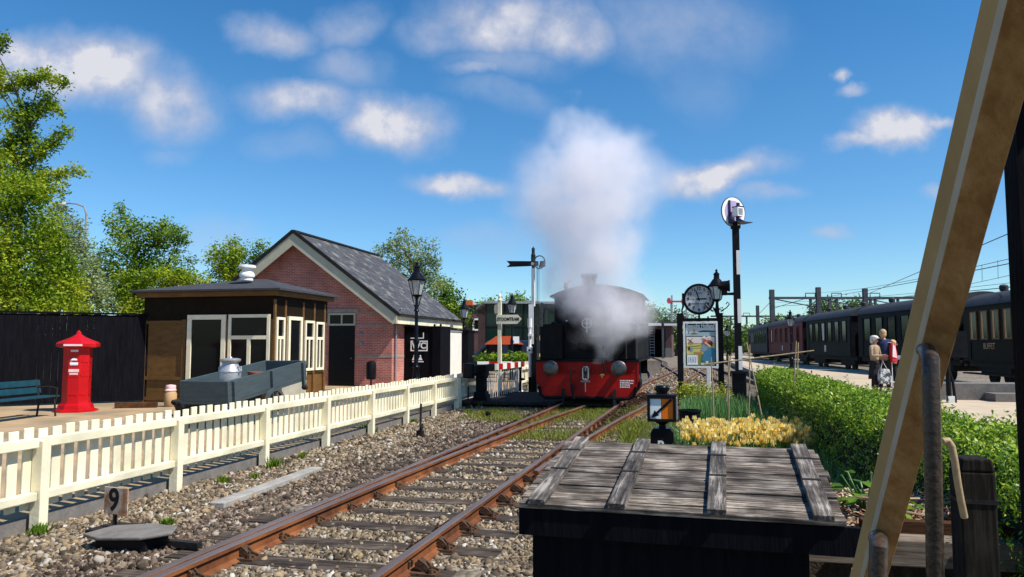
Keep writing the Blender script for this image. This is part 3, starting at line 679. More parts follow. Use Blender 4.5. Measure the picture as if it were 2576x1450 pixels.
# ================================================================== SHED (timber waiting room) AND BRICK BUILDING
def frame_win(x0, x1, z0, z1, y, fw=.07, th=.06):        # frame in the local xz plane
    m = MB(); a, b = y - th / 2, y + th / 2
    m.bx(x0, x0 + fw, a, b, z0, z1); m.bx(x1 - fw, x1, a, b, z0, z1); m.bx(x0 + fw, x1 - fw, a, b, z1 - fw, z1); m.bx(x0 + fw, x1 - fw, a, b, z0, z0 + fw)
    return m
def rotz90(o): o.rotation_euler = (0, 0, R(90)); return o
def shed():
    p = G(355, 1010, .12); t = thing('timber_shed', 'small brown timber waiting shed with cream door and window frames behind the handcart', 'shed', p)
    w, L, H = 4.12, 3.0, 2.95
    def lx(px): 
        r = ray(px, 800); q = loc_of(t, Vector((0, 0, 0)) ); 
        # x along the front plane (local y = 0)
        a = -t.rotation_euler.z; d = Vector((r.x * math.cos(a) - r.y * math.sin(a), r.x * math.sin(a) + r.y * math.cos(a), 0)); k = -q.y / d.y
        return q.x + d.x * k
    def ly(px):                                           # y along the right side plane (local x = w)
        r = ray(px, 800); q = loc_of(t, Vector((0, 0, 0))); a = -t.rotation_euler.z
        d = Vector((r.x * math.cos(a) - r.y * math.sin(a), r.x * math.sin(a) + r.y * math.cos(a), 0)); k = (w - q.x) / d.x
        return q.y + d.y * k
    zf = lambda py, d=20.5: (870 - py) * d / F + EYE - .12
    body = MB(); body.bx(0.02, w - .02, .02, L - .02, 0, H)
    body.build('wall', K['brown'], t)
    m = MB(); m.bx(-.005, w + .005, -.005, L + .005, 2.28, H - .02); m.build('frieze', K['browndk'], t)  # frieze panels, with the roof overhang's shade put into their dark brown
    m = MB()                                              # panel frames standing proud of the boards
    for x0, x1 in ((0, .10), (lx(470) - .12, lx(470))): m.bx(x0, x1, -.03, .02, 0, 2.3)
    for z in (.05, .62, 2.18): m.bx(.10, lx(470) - .12, -.022, .02, z, z + .09)
    m.build('panel_frame', K['brown'], t); MB().bx(lx(572), lx(577), -.03, .02, 0, 2.3).build('panel_frame', K['brown'], t); m = MB(); m.bx(w - .10, w, -.03, .02, 0, 2.3)
    m.bx(lx(577), w - .10, -.022, .02, .72, .80); m.bx(lx(577), w - .10, -.022, .02, .05, .14)
    m.build('panel_frame', K['brown'], t); m = MB()
    ys = [0.0, ly(690), ly(715), ly(760), ly(788), ly(814), L]
    for y in (ys[1] - .02, ys[2], ys[3], ys[4], ys[5]): m.bx(w - .02, w + .03, y, y + .08, 0, H - .12)
    for z in (.05, .78, 2.18): m.bx(w - .018, w + .022, .1, L - .02, z, z + .09)
    m.build('panel_frame', K['brown'], t)
    # front door
    x0, x1 = lx(475), lx(571); z1 = zf(790)
    d = frame_win(x0, x1, .02, z1, -.03, .13, .07).build('door', K['cream2'], t)
    MB().bx(x0 + .13, x1 - .13, -.028, -.015, .15, z1 - .13).build('pane', K['glass'], d)
    # front window: one wide transom over two lights
    x0, x1, za, zb_ = lx(578), lx(682), .82, zf(790)
    f = frame_win(x0, x1, za, zb_, -.03, .085, .07); zm = zf(848); f.bx(x0 + .085, x1 - .085, -.062, .002, zm - .05, zm + .05); xm = (x0 + x1) / 2; f.bx(xm - .05, xm + .05, -.060, .0, za + .085, zm - .05)
    f = f.build('window', K['cream2'], t)
    MB().bx(x0 + .085, x1 - .085, -.028, -.015, za + .085, zb_ - .085).build('pane', K['glass'], f)
    # right hand side: three windows and a door
    def side(px0, px1, z0, z1, door=False):
        y0, y1 = ly(px0), ly(px1); fw = .07 if not door else .10
        m = frame_win(-y1, -y0, z0, z1, w + .035, fw, .07)       # built in xz, turned so that it faces right
        if not door:
            zm = zf(848, 20) ; m.bx(-y1 + fw, -y0 - fw, w + .002, w + .062, zm - .04, zm + .04); ym = -(y0 + y1) / 2; m.bx(ym - .03, ym + .03, w + .004, w + .06, z0 + fw, zm - .04)
        for i, (a, b, c) in enumerate(m.v): m.v[i] = (b, -a, c)
        o = m.build('door' if door else 'window', K['cream2'], t)
        MB().bx(w + .02, w + .03, y0 + fw, y1 - fw, z0 + fw, z1 - fw).build('pane', K['glass'], o)
    side(692, 713, .85, zf(795, 20)); side(722, 757, .05, zf(791, 20), True); side(764, 787, .85, zf(799, 20)); side(792, 812, .85, zf(801, 20))
    # flat pyramid roof with wide fascia
    e = .15; z0 = H - .02
    m = MB(); m.prism([(-e, -e), (w + e, -e), (w + e, L + e), (-e, L + e)], z0, z0 + .13, 'z'); ro = m.build('fascia', K['brown'], t)
    m = MB(); e2 = e + .15; z1 = z0 + .135; c = [(-e2, -e2, z1), (w + e2, -e2, z1), (w + e2, L + e2, z1), (-e2, L + e2, z1)]; c2 = [(x, y, z + .05) for x, y, z in c]
    ap = [(w / 2 + .35, L / 2, z1 + .47), (w / 2 + .85, L / 2, z1 + .47)]
    m.add(c + c2 + ap, [(3, 2, 1, 0), (0, 1, 5, 4), (1, 2, 6, 5), (2, 3, 7, 6), (3, 0, 4, 7), (4, 5, 9, 8), (5, 6, 9), (6, 7, 8, 9), (7, 4, 8)]); m.build('roof', K['felt'], t)
    m = MB(); q = loc_of(t, D(621, 706, 21.5)); q.z = z1 + .36
    m.lathe([(.17, 0), (.17, .08), (.20, .10), (.215, .15), (.20, .21), (.15, .26), (.14, .32), (.20, .35), (.24, .365), (.24, .42), (.21, .44), (0.0, .46)], q, 20); m.build('chimney_vent', K['white'], t, True)
shed()
def station():
    p = G(985, 972, .12); t = thing('brick_building', 'red brick station lavatory building with slate gable roof and cream bargeboards', 'building', p)
    hw, L, ze, za = 4.05, 7.4, 2.98, 6.0
    body = MB(); body.prism([(-2 * hw, 0), (0, 0), (0, ze), (-hw, za - .1), (-2 * hw, ze)], 0, L); body.build('wall', K['brick'], t)
    # stone courses, plinth
    m = MB()
    for z in (1.12, 2.32, 2.84):
        m.bx(-1.52, .012, -.012, .0, z, z + .085); m.bx(0, .012, .0, L, z, z + .085); m.bx(-2 * hw, -2.72, -.012, 0, z, z + .085)
    m.build('stone_course', K['stone'], t)
    # door and transom light
    d = MB().bx(-2.66, -1.56, -.02, .03, 0.02, 2.36); d = d.build('door', K['blackgloss'], t)
    MB().bx(-1.72, -1.66, -.05, -.02, 1.05, 1.12).build('handle', K['steel'], d)
    f = frame_win(-2.70, -1.54, 2.37, 2.86, -.015, .07, .06); f.bx(-2.15, -2.09, -.045, .014, 2.44, 2.79); f = f.build('window', K['cream3'], t)
    MB().bx(-2.63, -1.61, -.016, -.008, 2.44, 2.79).build('pane', K['glass'], f)
    MB().bx(-2.76, -1.40, -.035, .0, 2.88, 3.02).build('lintel', K['stone'], t)
    for i, z in enumerate((1.93, 1.60)):
        MB().bx(-1.36, -1.22, -.06, 0, z, z + .14).build('wall_box', K['grey'], t, bevel=.01)
    # side wall: window and downpipe
    for y in (1.9, 4.9):
        f = frame_win(-y - .75, -y, 2.40, 2.92, .02, .06, .06)
        for i, (a, b, c) in enumerate(f.v): f.v[i] = (b, -a, c)
        f = f.build('window', K['cream2'], t); MB().bx(.008, .014, y + .06, y + .69, 2.46, 2.86).build('pane', K['glass'], f)
    MB().tube([(.07, .22, 0), (.07, .22, 2.9), (.28, .22, 3.02)], .04, 10).build('downpipe', K['grey'], t, True)
    # roof: two slopes with overhang, bargeboards, fascia
    ov, eo, th = .48, .38, .10
    sl = (za - ze) / hw; ang = math.atan(sl); zt = lambda x: za + .12 - abs(x + hw) * sl
    m = MB()
    for s in (1, -1):
        x0, x1 = -hw, -hw + s * (hw + eo)
        A = [(x0, zt(x0)), (x1, zt(x1)), (x1, zt(x1) - th), (x0, zt(x0) - th)]
        m.prism(A if s > 0 else A[::-1], -ov, L + ov)
    m.build('roof', K['slate'], t)
    m = MB()
    m.bar((-hw, -ov - .03, za + .13), (-hw, L + ov, za + .13), .22, .07); m.build('ridge', K['iron'], t)
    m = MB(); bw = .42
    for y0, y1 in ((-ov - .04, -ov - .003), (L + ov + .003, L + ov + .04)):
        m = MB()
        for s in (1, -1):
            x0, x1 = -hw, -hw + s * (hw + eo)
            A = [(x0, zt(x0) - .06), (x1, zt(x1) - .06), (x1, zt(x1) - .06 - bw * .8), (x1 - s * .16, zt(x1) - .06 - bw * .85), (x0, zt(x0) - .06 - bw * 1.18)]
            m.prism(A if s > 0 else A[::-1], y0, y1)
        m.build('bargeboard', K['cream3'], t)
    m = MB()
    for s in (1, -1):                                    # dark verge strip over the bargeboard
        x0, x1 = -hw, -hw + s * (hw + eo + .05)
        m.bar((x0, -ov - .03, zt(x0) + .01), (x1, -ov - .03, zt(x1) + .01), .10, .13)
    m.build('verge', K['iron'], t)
    m = MB()
    for s in (1, -1):
        x1 = -hw + s * (hw + eo)
        MB().bx(min(x1, x1 + s * .03), max(x1, x1 + s * .03), -ov + .0, L + ov, zt(x1) - .40, zt(x1) - .10).build('fascia', K['cream'], t)
    m = MB()
    x1 = -hw + (hw + eo); m.bx(x1 + .03, x1 + .15, -ov - .02, L + ov, zt(x1) - .11, zt(x1) - .01); m.build('gutter', K['iron'], t)
    m = MB(); m.bx(.02, eo, -ov, L + ov, zt(eo) - .32, zt(eo) - .28); m.build('soffit', K['cream3'], t)
    # lavatory screens
    s = thing('screen_wall', 'black boarded lavatory screen with white WC sign beside the brick building', 'screen', W(*UV(p + W(0, 1.25))[:2], .12))
    m = MB(); m.bx(.02, 1.52, 0, 1.2, 0, 2.3); m.build('panel', K['blackboard'], s)
    m = MB(); m.bx(1.22, 1.56, -.04, 1.24, 0, 2.36); m.bx(.0, 1.56, -.04, .02, 2.30, 2.36); m.build('edge_board', K['blackboard'], s)
    for x in (1.26, 1.52): MB().sphere((x, .1, 2.40), .05, 8, 6).build('finial', K['blackboard'], s)
    g = frame_win(.30, 1.02, 1.36, 1.78, -.045, .045, .01).build('sign', K['white'], s)
    text('lettering', 'WC', .34, K['white'], g, (.66, -.05, 1.57), sx=1.0, bold=.012)
    m = MB(); m.bx(.30, .86, -.045, -.04, 1.86, 1.90); m.bx(.82, .86, -.045, -.04, 1.90, 2.1); m.bx(.38, .86, -.045, -.04, .92, .96)
    for x in (.45, .72):
        m.sphere((x, -.042, 1.17), (.035, .004, .035), 8, 6); m.prism([(x - .09, 1.0), (x + .09, 1.0), (x + .03, 1.13), (x - .03, 1.13)], -.045, -.04)
    m.build('pictogram', K['white'], g)
    q = W(*UV(p + W(0, 1.25)), .12)
    s2 = thing('screen_wall', 'off white rendered wall panel behind the black lavatory screen', 'wall', q)
    m = MB(); m.bx(1.36, 1.50, 1.25, 3.0, 0, 2.16); m.build('panel', K['offwhite'], s2); m = MB(); m.bx(1.33, 1.53, 1.22, 3.0, 2.16, 2.22); m.build('coping', K['grey'], s2)
    s3 = thing('screen_wall', 'tall black gate pillar right of the off white wall panel', 'pillar', q)
    m = MB(); m.bx(1.30, 1.78, 3.05, 4.0, 0, 2.2); m.build('panel', K['blackboard'], s3); m = MB(); m.bx(1.27, 1.81, 3.02, 4.03, 2.2, 2.27); m.build('cap', K['blackboard'], s3)
    # litter bin on its post in front of the gable
    b = thing('litter_bin', 'black litter bin on a post in front of the brick gable', 'bin', G(933, 985, .12))
    m = MB(); m.tube([(0, 0, 0), (0, 0, .5)], .03, 8); m.build('post', K['black'], b)
    m = MB(); m.lathe([(.14, .42), (.17, .46), (.17, .92), (.15, 1.02), (.05, 1.06)], (0, 0, 0), 16); m.build('bucket', K['black'], b, True)
station()
# ================================================================== YARD THINGS
def pillar_box():
    p = G(190, 1034, .12); t = thing('pillar_box', 'bright red octagonal pillar box with pointed cap against the black fence', 'pillar box', p, R(-30))
    s = 1.84 / 1.95
    m = MB(); m.lathe([(.52 * s, 0), (.52 * s, .04), (.42 * s, .07), (.40 * s, .16), (.34 * s, .20), (.33 * s, .26)], (0, 0, 0), 8, a0=R(22.5)); m.build('base', K['redbox'], t)
    m = MB(); m.lathe([(.325 * s, .26), (.325 * s, 1.50), (.33 * s, 1.52)], (0, 0, 0), 8, a0=R(22.5)); b = m.build('body', K['redbox'], t)
    m = MB()
    for k in range(8):
        a = k * math.pi / 4 ; c, s_ = math.cos(a), math.sin(a); r = .325 * s * math.cos(R(22.5))
        for z in (.42, .86, 1.20): m.box((c * r, s_ * r, z), (.02, .17, .05), a)
    m.build('rosette', K['redbox'], b)
    m = MB(); m.lathe([(.40 * s, 1.52), (.50 * s, 1.55), (.50 * s, 1.62), (.46 * s, 1.66), (.30 * s, 1.72), (.16 * s, 1.78), (.07 * s, 1.84), (.05 * s, 1.90), (.0, 1.95)], (0, 0, 0), 8, a0=R(22.5)); c = m.build('cap', K['redbox'], t)
    r = .325 * s * math.cos(R(22.5)) + .004
    def plate(z, w, h, mat, name, ang, rr=r, par=b):
        a = R(ang); return MB().box((math.cos(a) * rr, math.sin(a) * rr, z), (.012, w, h), a).build(name, mat, par)
    a = -45.0
    plate(1.585, .40, .045, K['pinkcloth'], 'name_plate', a, .455 * s + .008, c)
    plate(1.45, .16, .05, K['pinkcloth'], 'slot_label', a)
    plate(.98, .22, .07, K['pinkcloth'], 'collection_plate', a); plate(.90, .18, .05, K['pinkcloth'], 'collection_plate', a)
    m = MB(); ar = R(a); 
    m.prism([(-.085, 1.12), (.085, 1.12), (.085, 1.16), (.075, 1.22), (.04, 1.27), (0, 1.285), (-.04, 1.27), (-.075, 1.22), (-.085, 1.16)], -.006, .006)
    e = m.build('emblem', K['lampwhite'], b); e.location = (math.cos(ar) * r, math.sin(ar) * r, 0); e.rotation_euler = (0, 0, ar + R(90))
    m = MB(); m.bx(-.08, .08, -.008, .008, 1.10, 1.125); q = m.build('emblem_scroll', K['lavender'], e)
pillar_box()
def bench():
    a, b = G(150, 1045, .12), G(-130, 1085, .12)
    d = (a - b); L = d.length; rz = math.atan2(d.y, d.x)
    t = thing('park_bench', 'dark teal slatted bench with iron legs in front of the black fence', 'bench', b, rz)
    m = MB()
    for k in range(3): m.bx(0, L, .02 + k * .13, .13 + k * .13, .43, .465)
    m.build('seat', K['teal'], t, bevel=.006)
    m = MB()
    for k in range(2): m.box((L / 2, .47 + k * .03, .58 + k * .16), (L, .03, .13), 0, R(-10))
    m.build('backrest', K['teal'], t, bevel=.006)
    for x in (.15, L - .12):
        m = MB(); m.tube([(x, .02, 0), (x, .06, .42), (x, .42, .42), (x, .52, .82)], .022, 8); m.tube([(x, .45, 0), (x, .40, .42)], .022, 8); m.tube([(x, .02, .42), (x, .0, .62), (x, .2, .66), (x, .47, .64)], .016, 8)
        m.build('leg', K['iron'], t, True)
bench()
def yard():
    # black boarded wall behind the pillar box
    a, b = G(362, 1012, .12) + Vector((0, .35, 0)), W(-20, 13.6, .12)
    a = Vector((a.x, a.y, .12)); d = a - b; L = d.length
    t = thing('board_fence', 'tall black boarded fence behind the red pillar box', 'fence', b, math.atan2(d.y, d.x))
    m = MB(); n = int(L / .16)
    for k in range(n): m.bx(k * L / n + .0005, (k + 1) * L / n - .0005, -.012 + random.uniform(-.004, .004), .015, .05, 2.42 + random.uniform(-.01, .01))
    m.build('boards', K['blackboard'], t)
    m = MB(); m.bx(0, L, .016, .08, .5, .6); m.bx(0, L, .016, .08, 1.9, 2.0); m.build('rail', K['blackboard'], t)
    m = MB()
    m.bx(-.02, L + .02, -.05, .06, 2.43, 2.48); m.build('coping', K['blackboard'], t)
    # low timber baulk and a stoneware jar
    a, b = G(290, 1026, .12), G(395, 1024, .12); m = MB(); m.bar((0, 0, .07), (b - a).to_tuple()[:2] + (.07,), .22, .14)
    o = m.build('timber_baulk', K['bedwood2'], bevel=.012); o.location = a; tag(o, 'low brown timber baulk lying on the sand beside the pillar box', 'timber')
    j = thing('stoneware_jar', 'tan stoneware jar with a pale lid standing left of the handcart', 'jar', G(428, 1022, .12), 0)
    MB().lathe([(.12, 0), (.15, .05), (.155, .32), (.12, .40)], (0, 0, 0), 16).build('body', K['tan'], j, True)
    MB().lathe([(.13, .40), (.145, .42), (.12, .46), (.13, .50), (.12, .55), (0, .57)], (0, 0, 0), 16).build('lid', K['pinkcloth'], j, True)
    # dark ribbed trough under the cart
    tr = thing('plant_trough', 'dark oval ribbed trough on the ground under the handcart', 'trough', G(500, 1045, .12))
    m = MB(); m.lathe([(.38, 0), (.47, .28), (.50, .30), (.50, .33), (.44, .33), (.40, .12), (0, .10)], (0, 0, 0), 24, sx=1.3, sy=.8); m.build('tub', K['iron'], tr, True)
    for k in range(18):
        a_ = k * math.pi / 9; MB().sphere((math.cos(a_) * .6, math.sin(a_) * .37, .30), .06, 8, 6).build('rim_rib', K['iron'], tr)
    s = MB().box((0, 0, .45), (.66, .03, .9), 0, R(-6)).build('notice_board', K['cream'])
    s.location = G(738, 1022, .12); s.rotation_euler = (0, 0, -TH); tag(s, 'plain cream board leaning under the raised end of the handcart', 'board')
yard()
def handcart():
    A = D(514, 1006, 14.3)
    t = thing('handcart', 'blue grey wooden handcart tipped up behind the cream fence', 'handcart', (A.x, A.y, .12))
    wd, L, h = 1.03, 2.95, .44; z0 = A.z - .20; up = R(6.5)
    def tilt(o): o.location = (0, 0, z0); o.rotation_euler = (up, 0, 0); return o
    m = MB(); m.bx(-wd / 2, wd / 2, 0, L, 0, .05); m.bx(-wd / 2 + .06, wd / 2 - .06, .06, L - .06, .05, .20)
    fl = tilt(m.build('floor', K['cart'], t))
    def board(x0, x1, y0, y1, nm='side_board'): return tilt(MB().bx(x0, x1, y0, y1, .05, h).build(nm, K['cart'], t, bevel=.008))
    board(-wd / 2 + .05, wd / 2 - .05, 0, .045, 'end_board'); board(-wd / 2 + .05, wd / 2 - .05, L - .045, L, 'end_board')
    for s in (-1, 1):
        o = board(s * wd / 2 - .05 * (s > 0), s * wd / 2 + .05 * (s < 0), 0, L)
        m = MB()
        for y in (.12, 1.45, 2.72):
            MB().bx(*sorted((s * wd / 2, s * (wd / 2 + .06))), y, y + .08, -.12, h - .02).build('stanchion', K['cart'], o)
            MB().sphere((s * (wd / 2 + .05), y + .04, -.13), (.08, .06, .06), 8, 6).build('stanchion_foot', K['iron'], o)
    for s in (-1, 1):                                     # wheels: rim, hub, spokes
        r = .36; c = (s * (wd / 2 + .12), 1.4, r)
        m = MB(); m.lathe([(r - .07, -.03), (r, -.03), (r, .03), (r - .07, .03), (r - .07, -.03)], c, 28, 'x', caps=False); wv = m.build('wheel', K['cart'], t)
        m.v, m.f, m.mi = [], [], []; m.lathe([(.09, -.09), (.10, .09)], c, 12, 'x'); m.build('hub', K['iron'], wv)
        m = MB()
        for k in range(10): a = k * math.pi / 5; m.bar(c, (c[0], c[1] + math.cos(a) * (r - .06), c[2] + math.sin(a) * (r - .06)), .035)
        m.build('spoke', K['cart'], wv)
    MB().tube([(-wd / 2 - .1, 1.4, .36), (wd / 2 + .1, 1.4, .36)], .03, 8).build('axle', K['iron'], t)
    m = MB(); m.bx(-.3, .3, 1.33, 1.47, .34, z0 + .22); m.build('bolster', K['cart'], t)
    m = MB(); m.bar((.2, L, h * .4), (.2, L + .35, h * .4), .06, .08); tilt(m.build('shaft', K['cart'], t))
    # milk churn and clay pot riding in the cart
    q = D(578, 962, 14.75); fz = A.z - .03 + (14.75 - 14.3) * math.tan(up) + .205
    c = thing('milk_churn', 'dented aluminium milk churn standing in the handcart', 'milk churn', (q.x, q.y, fz), R(-20))
    MB().lathe([(.20, 0), (.225, .03), (.225, .30), (.235, .31), (.235, .33), (.222, .35), (.17, .45), (.155, .50)], (0, 0, 0), 28).build('body', K['alu'], c, True)
    MB().lathe([(.165, .50), (.20, .53), (.215, .56), (.21, .585), (.15, .60), (.04, .605), (.03, .63), (0, .63)], (0, 0, 0), 28).build('lid', K['alu'], c, True)
    c.scale = (.92, .92, .92)
    for s in (-1, 1): MB().tube([(s * .19, 0, .42), (s * .28, 0, .42), (s * .29, 0, .34), (s * .225, 0, .30)], .016, 8).build('handle', K['alu'], c, True)
    q = D(642, 950, 15.7); m = MB(); m.lathe([(.10, 0), (.15, .22), (.16, .23), (.16, .26), (.13, .26), (.09, .03)], (0, 0, 0), 16); o = m.build('clay_pot', K['terra'], smooth=True)
    o.location = (q.x, q.y, A.z + .07 + 1.4 * math.tan(up)); tag(o, 'orange clay pot lying inside the handcart', 'flower pot')
handcart()
def marker():
    p = G(289, 1342, 0); t = thing('number_marker', 'rusty white number nine marker on a short stake in the gravel', 'marker', p, R(-22))
    m = MB(); m.bx(-.145, .145, -.006, .006, .17, .41); pl = m.build('plate', M('marker_paint', (.52, .44, .36), (.36, .13, .04), 3.2, .7, lo=.47, hi=.58), t, bevel=.004)
    text('numeral', '9', .28, K['black'], pl, (-.02, -.009, .29), sx=.95, bold=.006)
    MB().tube([(-.02, .012, -.05), (-.02, .012, .26)], .018, 8).build('stake', K['iron'], t)
    p = G(332, 1378, 0); t = thing('point_lever_box', 'low dark iron lever box sunk beside the rail near the nine marker', 'lever box', p)
    m = MB(); m.prism([(-.40, -.10), (-.18, -.20), (.22, -.19), (.42, -.05), (.34, .12), (.05, .20), (-.30, .14)], 0, .028, 'z'); q = m.build('lid', K['kerb'], t, bevel=.01); q.location = (0, 0, .12); q.rotation_euler = (R(4), R(-3), 0)
    MB().bx(-.24, .24, -.14, .14, -.05, .10).build('body', K['black'], t)
    MB().bar((.28, .05, .05), (.62, .03, .05), .06, .05).build('drive_bar', K['iron'], t)
    p = G(312, 1338, 0); o = MB().prism([(-.3, -.12), (.24, -.16), (.34, 0), (.2, .12), (-.2, .14)], 0, .05, 'z').build('cover_plate', K['iron'], bevel=.01); o.location = p; o.rotation_euler = (R(4), 0, R(-8)); tag(o, 'flat grey iron cover plate under the nine marker', 'cover plate')
marker()
# ================================================================== LAMPS, SIGNS, SIGNALS
def lantern(t, z, s=1.0, x=0, y=0, name_parent=None, mats=None):
    par = name_parent or t
    c = (x, y, z)
    m = MB(); m.lathe([(.03 * s, -.12 * s), (.05 * s, -.06 * s), (.13 * s, 0), (.14 * s, .02 * s)], c, 6); m.build('lantern_base', K['blackgloss'], par)
    g = MB(); g.lathe([(.125 * s, .02 * s), (.225 * s, .40 * s)], c, 6); g.f = g.f[:6]; g.mi = g.mi[:6]; gl = g.build('lantern_glass', K['lglass'], par)
    m = MB()
    for k in range(6):
        a = k * math.pi / 3; m.bar((x + .13 * s * math.cos(a), y + .13 * s * math.sin(a), z + .02 * s), (x + .23 * s * math.cos(a), y + .23 * s * math.sin(a), z + .40 * s), .018 * s)
    m.build('lantern_frame', K['blackgloss'], par)
    m = MB(); m.lathe([(.255 * s, .39 * s), (.262 * s, .42 * s), (.21 * s, .47 * s), (.12 * s, .60 * s), (.085 * s, .63 * s), (.08 * s, .74 * s), (.10 * s, .76 * s), (.06 * s, .80 * s), (.025 * s, .83 * s), (.04 * s, .87 * s), (.0, .92 * s)], c, 12); m.build('lantern_roof', K['blackgloss'], par, True)
    m = MB(); m.lathe([(.02 * s, .02 * s), (.02 * s, .12 * s), (.045 * s, .14 * s), (.04 * s, .28 * s), (0, .30 * s)], c, 8); m.build('burner', K['lampwhite'], par)
def street_lamp(p, top, s, label, name='street_lamp'):
    t = thing(name, label, 'street lamp', p, 0, 'black gas style lanterns')
    h = top - p.z - .92 * s
    m = MB(); r = .055
    m.lathe([(.17, 0), (.17, .10), (.13, .14), (.12, .55), (.15, .58), (.15, .64), (.10, .70), (.075, .95), (.10, 1.0), (.06, 1.06), (.055, h * .55), (.085, h * .56), (.085, h * .58), (.05, h * .60), (.045, h - .45), (.08, h - .42), (.05, h - .36), (.035, h - .12 * s)], (0, 0, 0), 14)
    m.build('column', K['blackgloss'], t, True)
    m = MB()
    for s2 in (-1, 1): m.tube([(0, 0, h - .40), (s2 * .05 * s, 0, h - .3), (s2 * .13 * s, 0, h + .0)], .014, 6)
    m.build('bracket', K['blackgloss'], t)
    lantern(t, h, s)
    return t
lampL1 = D(1047, 870, 20.6); street_lamp(Vector((lampL1.x, lampL1.y, .12)), 4.0, 1.02, 'large black lantern lamp post nearest, in front of the WC sign')
q = D(1167, 870, 35); street_lamp(Vector((q.x, q.y, .12)), 3.9, 1.0, 'smaller black lantern lamp post above the black gate pillar')
q = D(1288, 870, 35); street_lamp(Vector((q.x, q.y, .12)), 4.12, 1.0, 'black lantern lamp post behind the finger post arm')
q = D(1990, 870, 46); street_lamp(Vector((q.x, q.y, .30)), 3.9, 1.12, 'black lantern lamp post standing on the platform before the maroon carriage')
q = D(1868 - 38, 870, 62); street_lamp(Vector((q.x, q.y, .30)), 3.5, 1.1, 'distant black lantern lamp post just left of the tall striped signal pole')
def finger_post():
    p = D(1257, 870, 25); p.z = .12; t = thing('finger_post', 'cream finger post with a STOOMTRAM arm pointing right', 'finger post', p)
    m = MB(); m.bx(-.06, .06, -.06, .06, -.1, 3.05); m.build('post', K['cream'], t, bevel=.008)
    m = MB(); m.lathe([(.075, 3.05), (.08, 3.10), (.04, 3.13), (.055, 3.18), (.05, 3.24), (.0, 3.32)], (0, 0, 0), 10); m.build('finial', K['cream'], t, True)
    z = 2.44; a = MB().prism([(-.09, z - .15), (.62, z - .15), (.76, z), (.62, z + .15), (-.09, z + .15)], -.095, -.062).build('arm', K['cream'], t)
    text('lettering', 'STOOMTRAM', .155, K['black'], a, (.31, -.098, z), sx=.78, bold=.004)
    z = 2.80; b = MB().prism([(0, z - .15), (.40, z - .15), (.5, z), (.40, z + .15), (0, z + .15)], -.016, .016); b = b.build('arm', K['cream'], t); b.rotation_euler = (0, 0, R(118)); b.location = (-.06, 0, 0)
finger_post()
def semaphore():
    p = D(1342, 870, 25.8); p.z = .1; t = thing('semaphore_signal', 'black and white semaphore signal post with one fish tailed arm left of the engine', 'signal', p)
    z = lambda py: EYE + (870 - py) / 73.7 - .1
    m = MB(); m.bx(-.12, .12, -.12, .12, 0, z(850)); m.build('base', K['black'], t, bevel=.01)
    m = MB(); m.tube([(0, 0, z(850)), (0, 0, z(709))], .065, 10); m.tube([(0, 0, z(709)), (0, 0, z(689))], .055, 10)
    m.build('post', K['black'], t)
    MB().tube([(.0, 0, z(770)), (.0, 0, z(674))], .068, 10).build('white_band', K['white'], t)
    MB().box((-.05, -.135, z(815)), (.17, .02, 1.35)).build('white_board', K['white'], t)
    m = MB(); m.tube([(0.0, 0, z(674)), (0, 0, z(622))], .055, 10); m.lathe([(.08, z(660)), (.08, z(640)), (.05, z(634)), (.06, z(626)), (0, z(617))], (0, 0, 0), 10); m.build('cap', K['black'], t)
    za = z(663); a = MB(); a.prism([(-.92, za - .09), (-.80, za), (-.92, za + .12), (.20, za + .085), (.20, za - .075)], -.12, -.09); arm = a.build('arm', K['black'], t)
    m = MB(); m.lathe([(.055, -.03), (.055, .03)], (0, -.1, za), 12, 'y'); m.build('pivot', K['steel2'], arm)
    m = MB(); c = Vector((.24, -.105, za + .05))
    pts = [c + Vector((math.cos(a_) * .19, 0, math.sin(a_) * .22)) for a_ in np.linspace(-math.pi, math.pi, 19)]
    m.tube(pts, .022, 6); m.prism([(c.x - .02, c.z - .19), (c.x + .20, c.z - .16), (c.x + .20, c.z + .05), (c.x + .02, c.z + .03)], -.125, -.095); m.build('spectacle', K['black'], arm)
    m = MB(); m.tube([(.155, -.1, za - .05), (.15, -.1, z(905))], .014, 6); m.tube([(.21, -.06, za - .05), (.20, -.06, z(905))], .010, 6); m.build('rod', K['iron'], t)
    # slim white post beside it
    p = D(1333, 870, 25.2); p.z = .1; t = thing('wire_post', 'slim white post with fittings and black foot left of the semaphore', 'post', p)
    m = MB(); m.tube([(0, 0, .55), (0, 0, 2.42)], .05, 10); m.tube([(0, 0, 2.2), (0, 0, 2.5)], .075, 10); m.box((0, -.03, 1.45), (.16, .14, .22)); m.box((.03, -.03, 1.95), (.15, .1, .08)); m.build('shaft', K['white'], t)
    MB().tube([(0, 0, 0), (0, 0, .56)], .055, 10).build('foot', K['black'], t)
    MB().sphere((0, -.11, 1.45), .035, 8, 6).build('bolt', K['black'], t)
    # thin stakes that carry signal wires
    for (bx, by, h, lab) in ((1057, 1100, .62, 'thin dark iron stake with pulley in the gravel before the shaded fence bay'), (1177, 1030, .62, 'thin dark iron stake just left of the barrier stand')):
        t = thing('wire_stake', lab, 'stake', G(bx, by, 0))
        MB().tube([(0, 0, -.05), (.01, 0, h)], .022, 8).build('shaft', K['iron'], t)
        m = MB(); m.box((0, 0, .06), (.12, .1, .14)); m.lathe([(.06, -.02), (.06, .02)], (.03, -.02, .2), 12, 'x'); m.build('pulley', K['iron'], t)
    o = MB().lathe([(.06, 0), (.065, .14), (.05, .17), (0, .18)], (0, 0, 0), 10).build('cable_bollard', K['black']); o.location = G(1228, 1053, 0); tag(o, 'tiny black stub bollard in the gravel left of the rails', 'bollard')
semaphore()
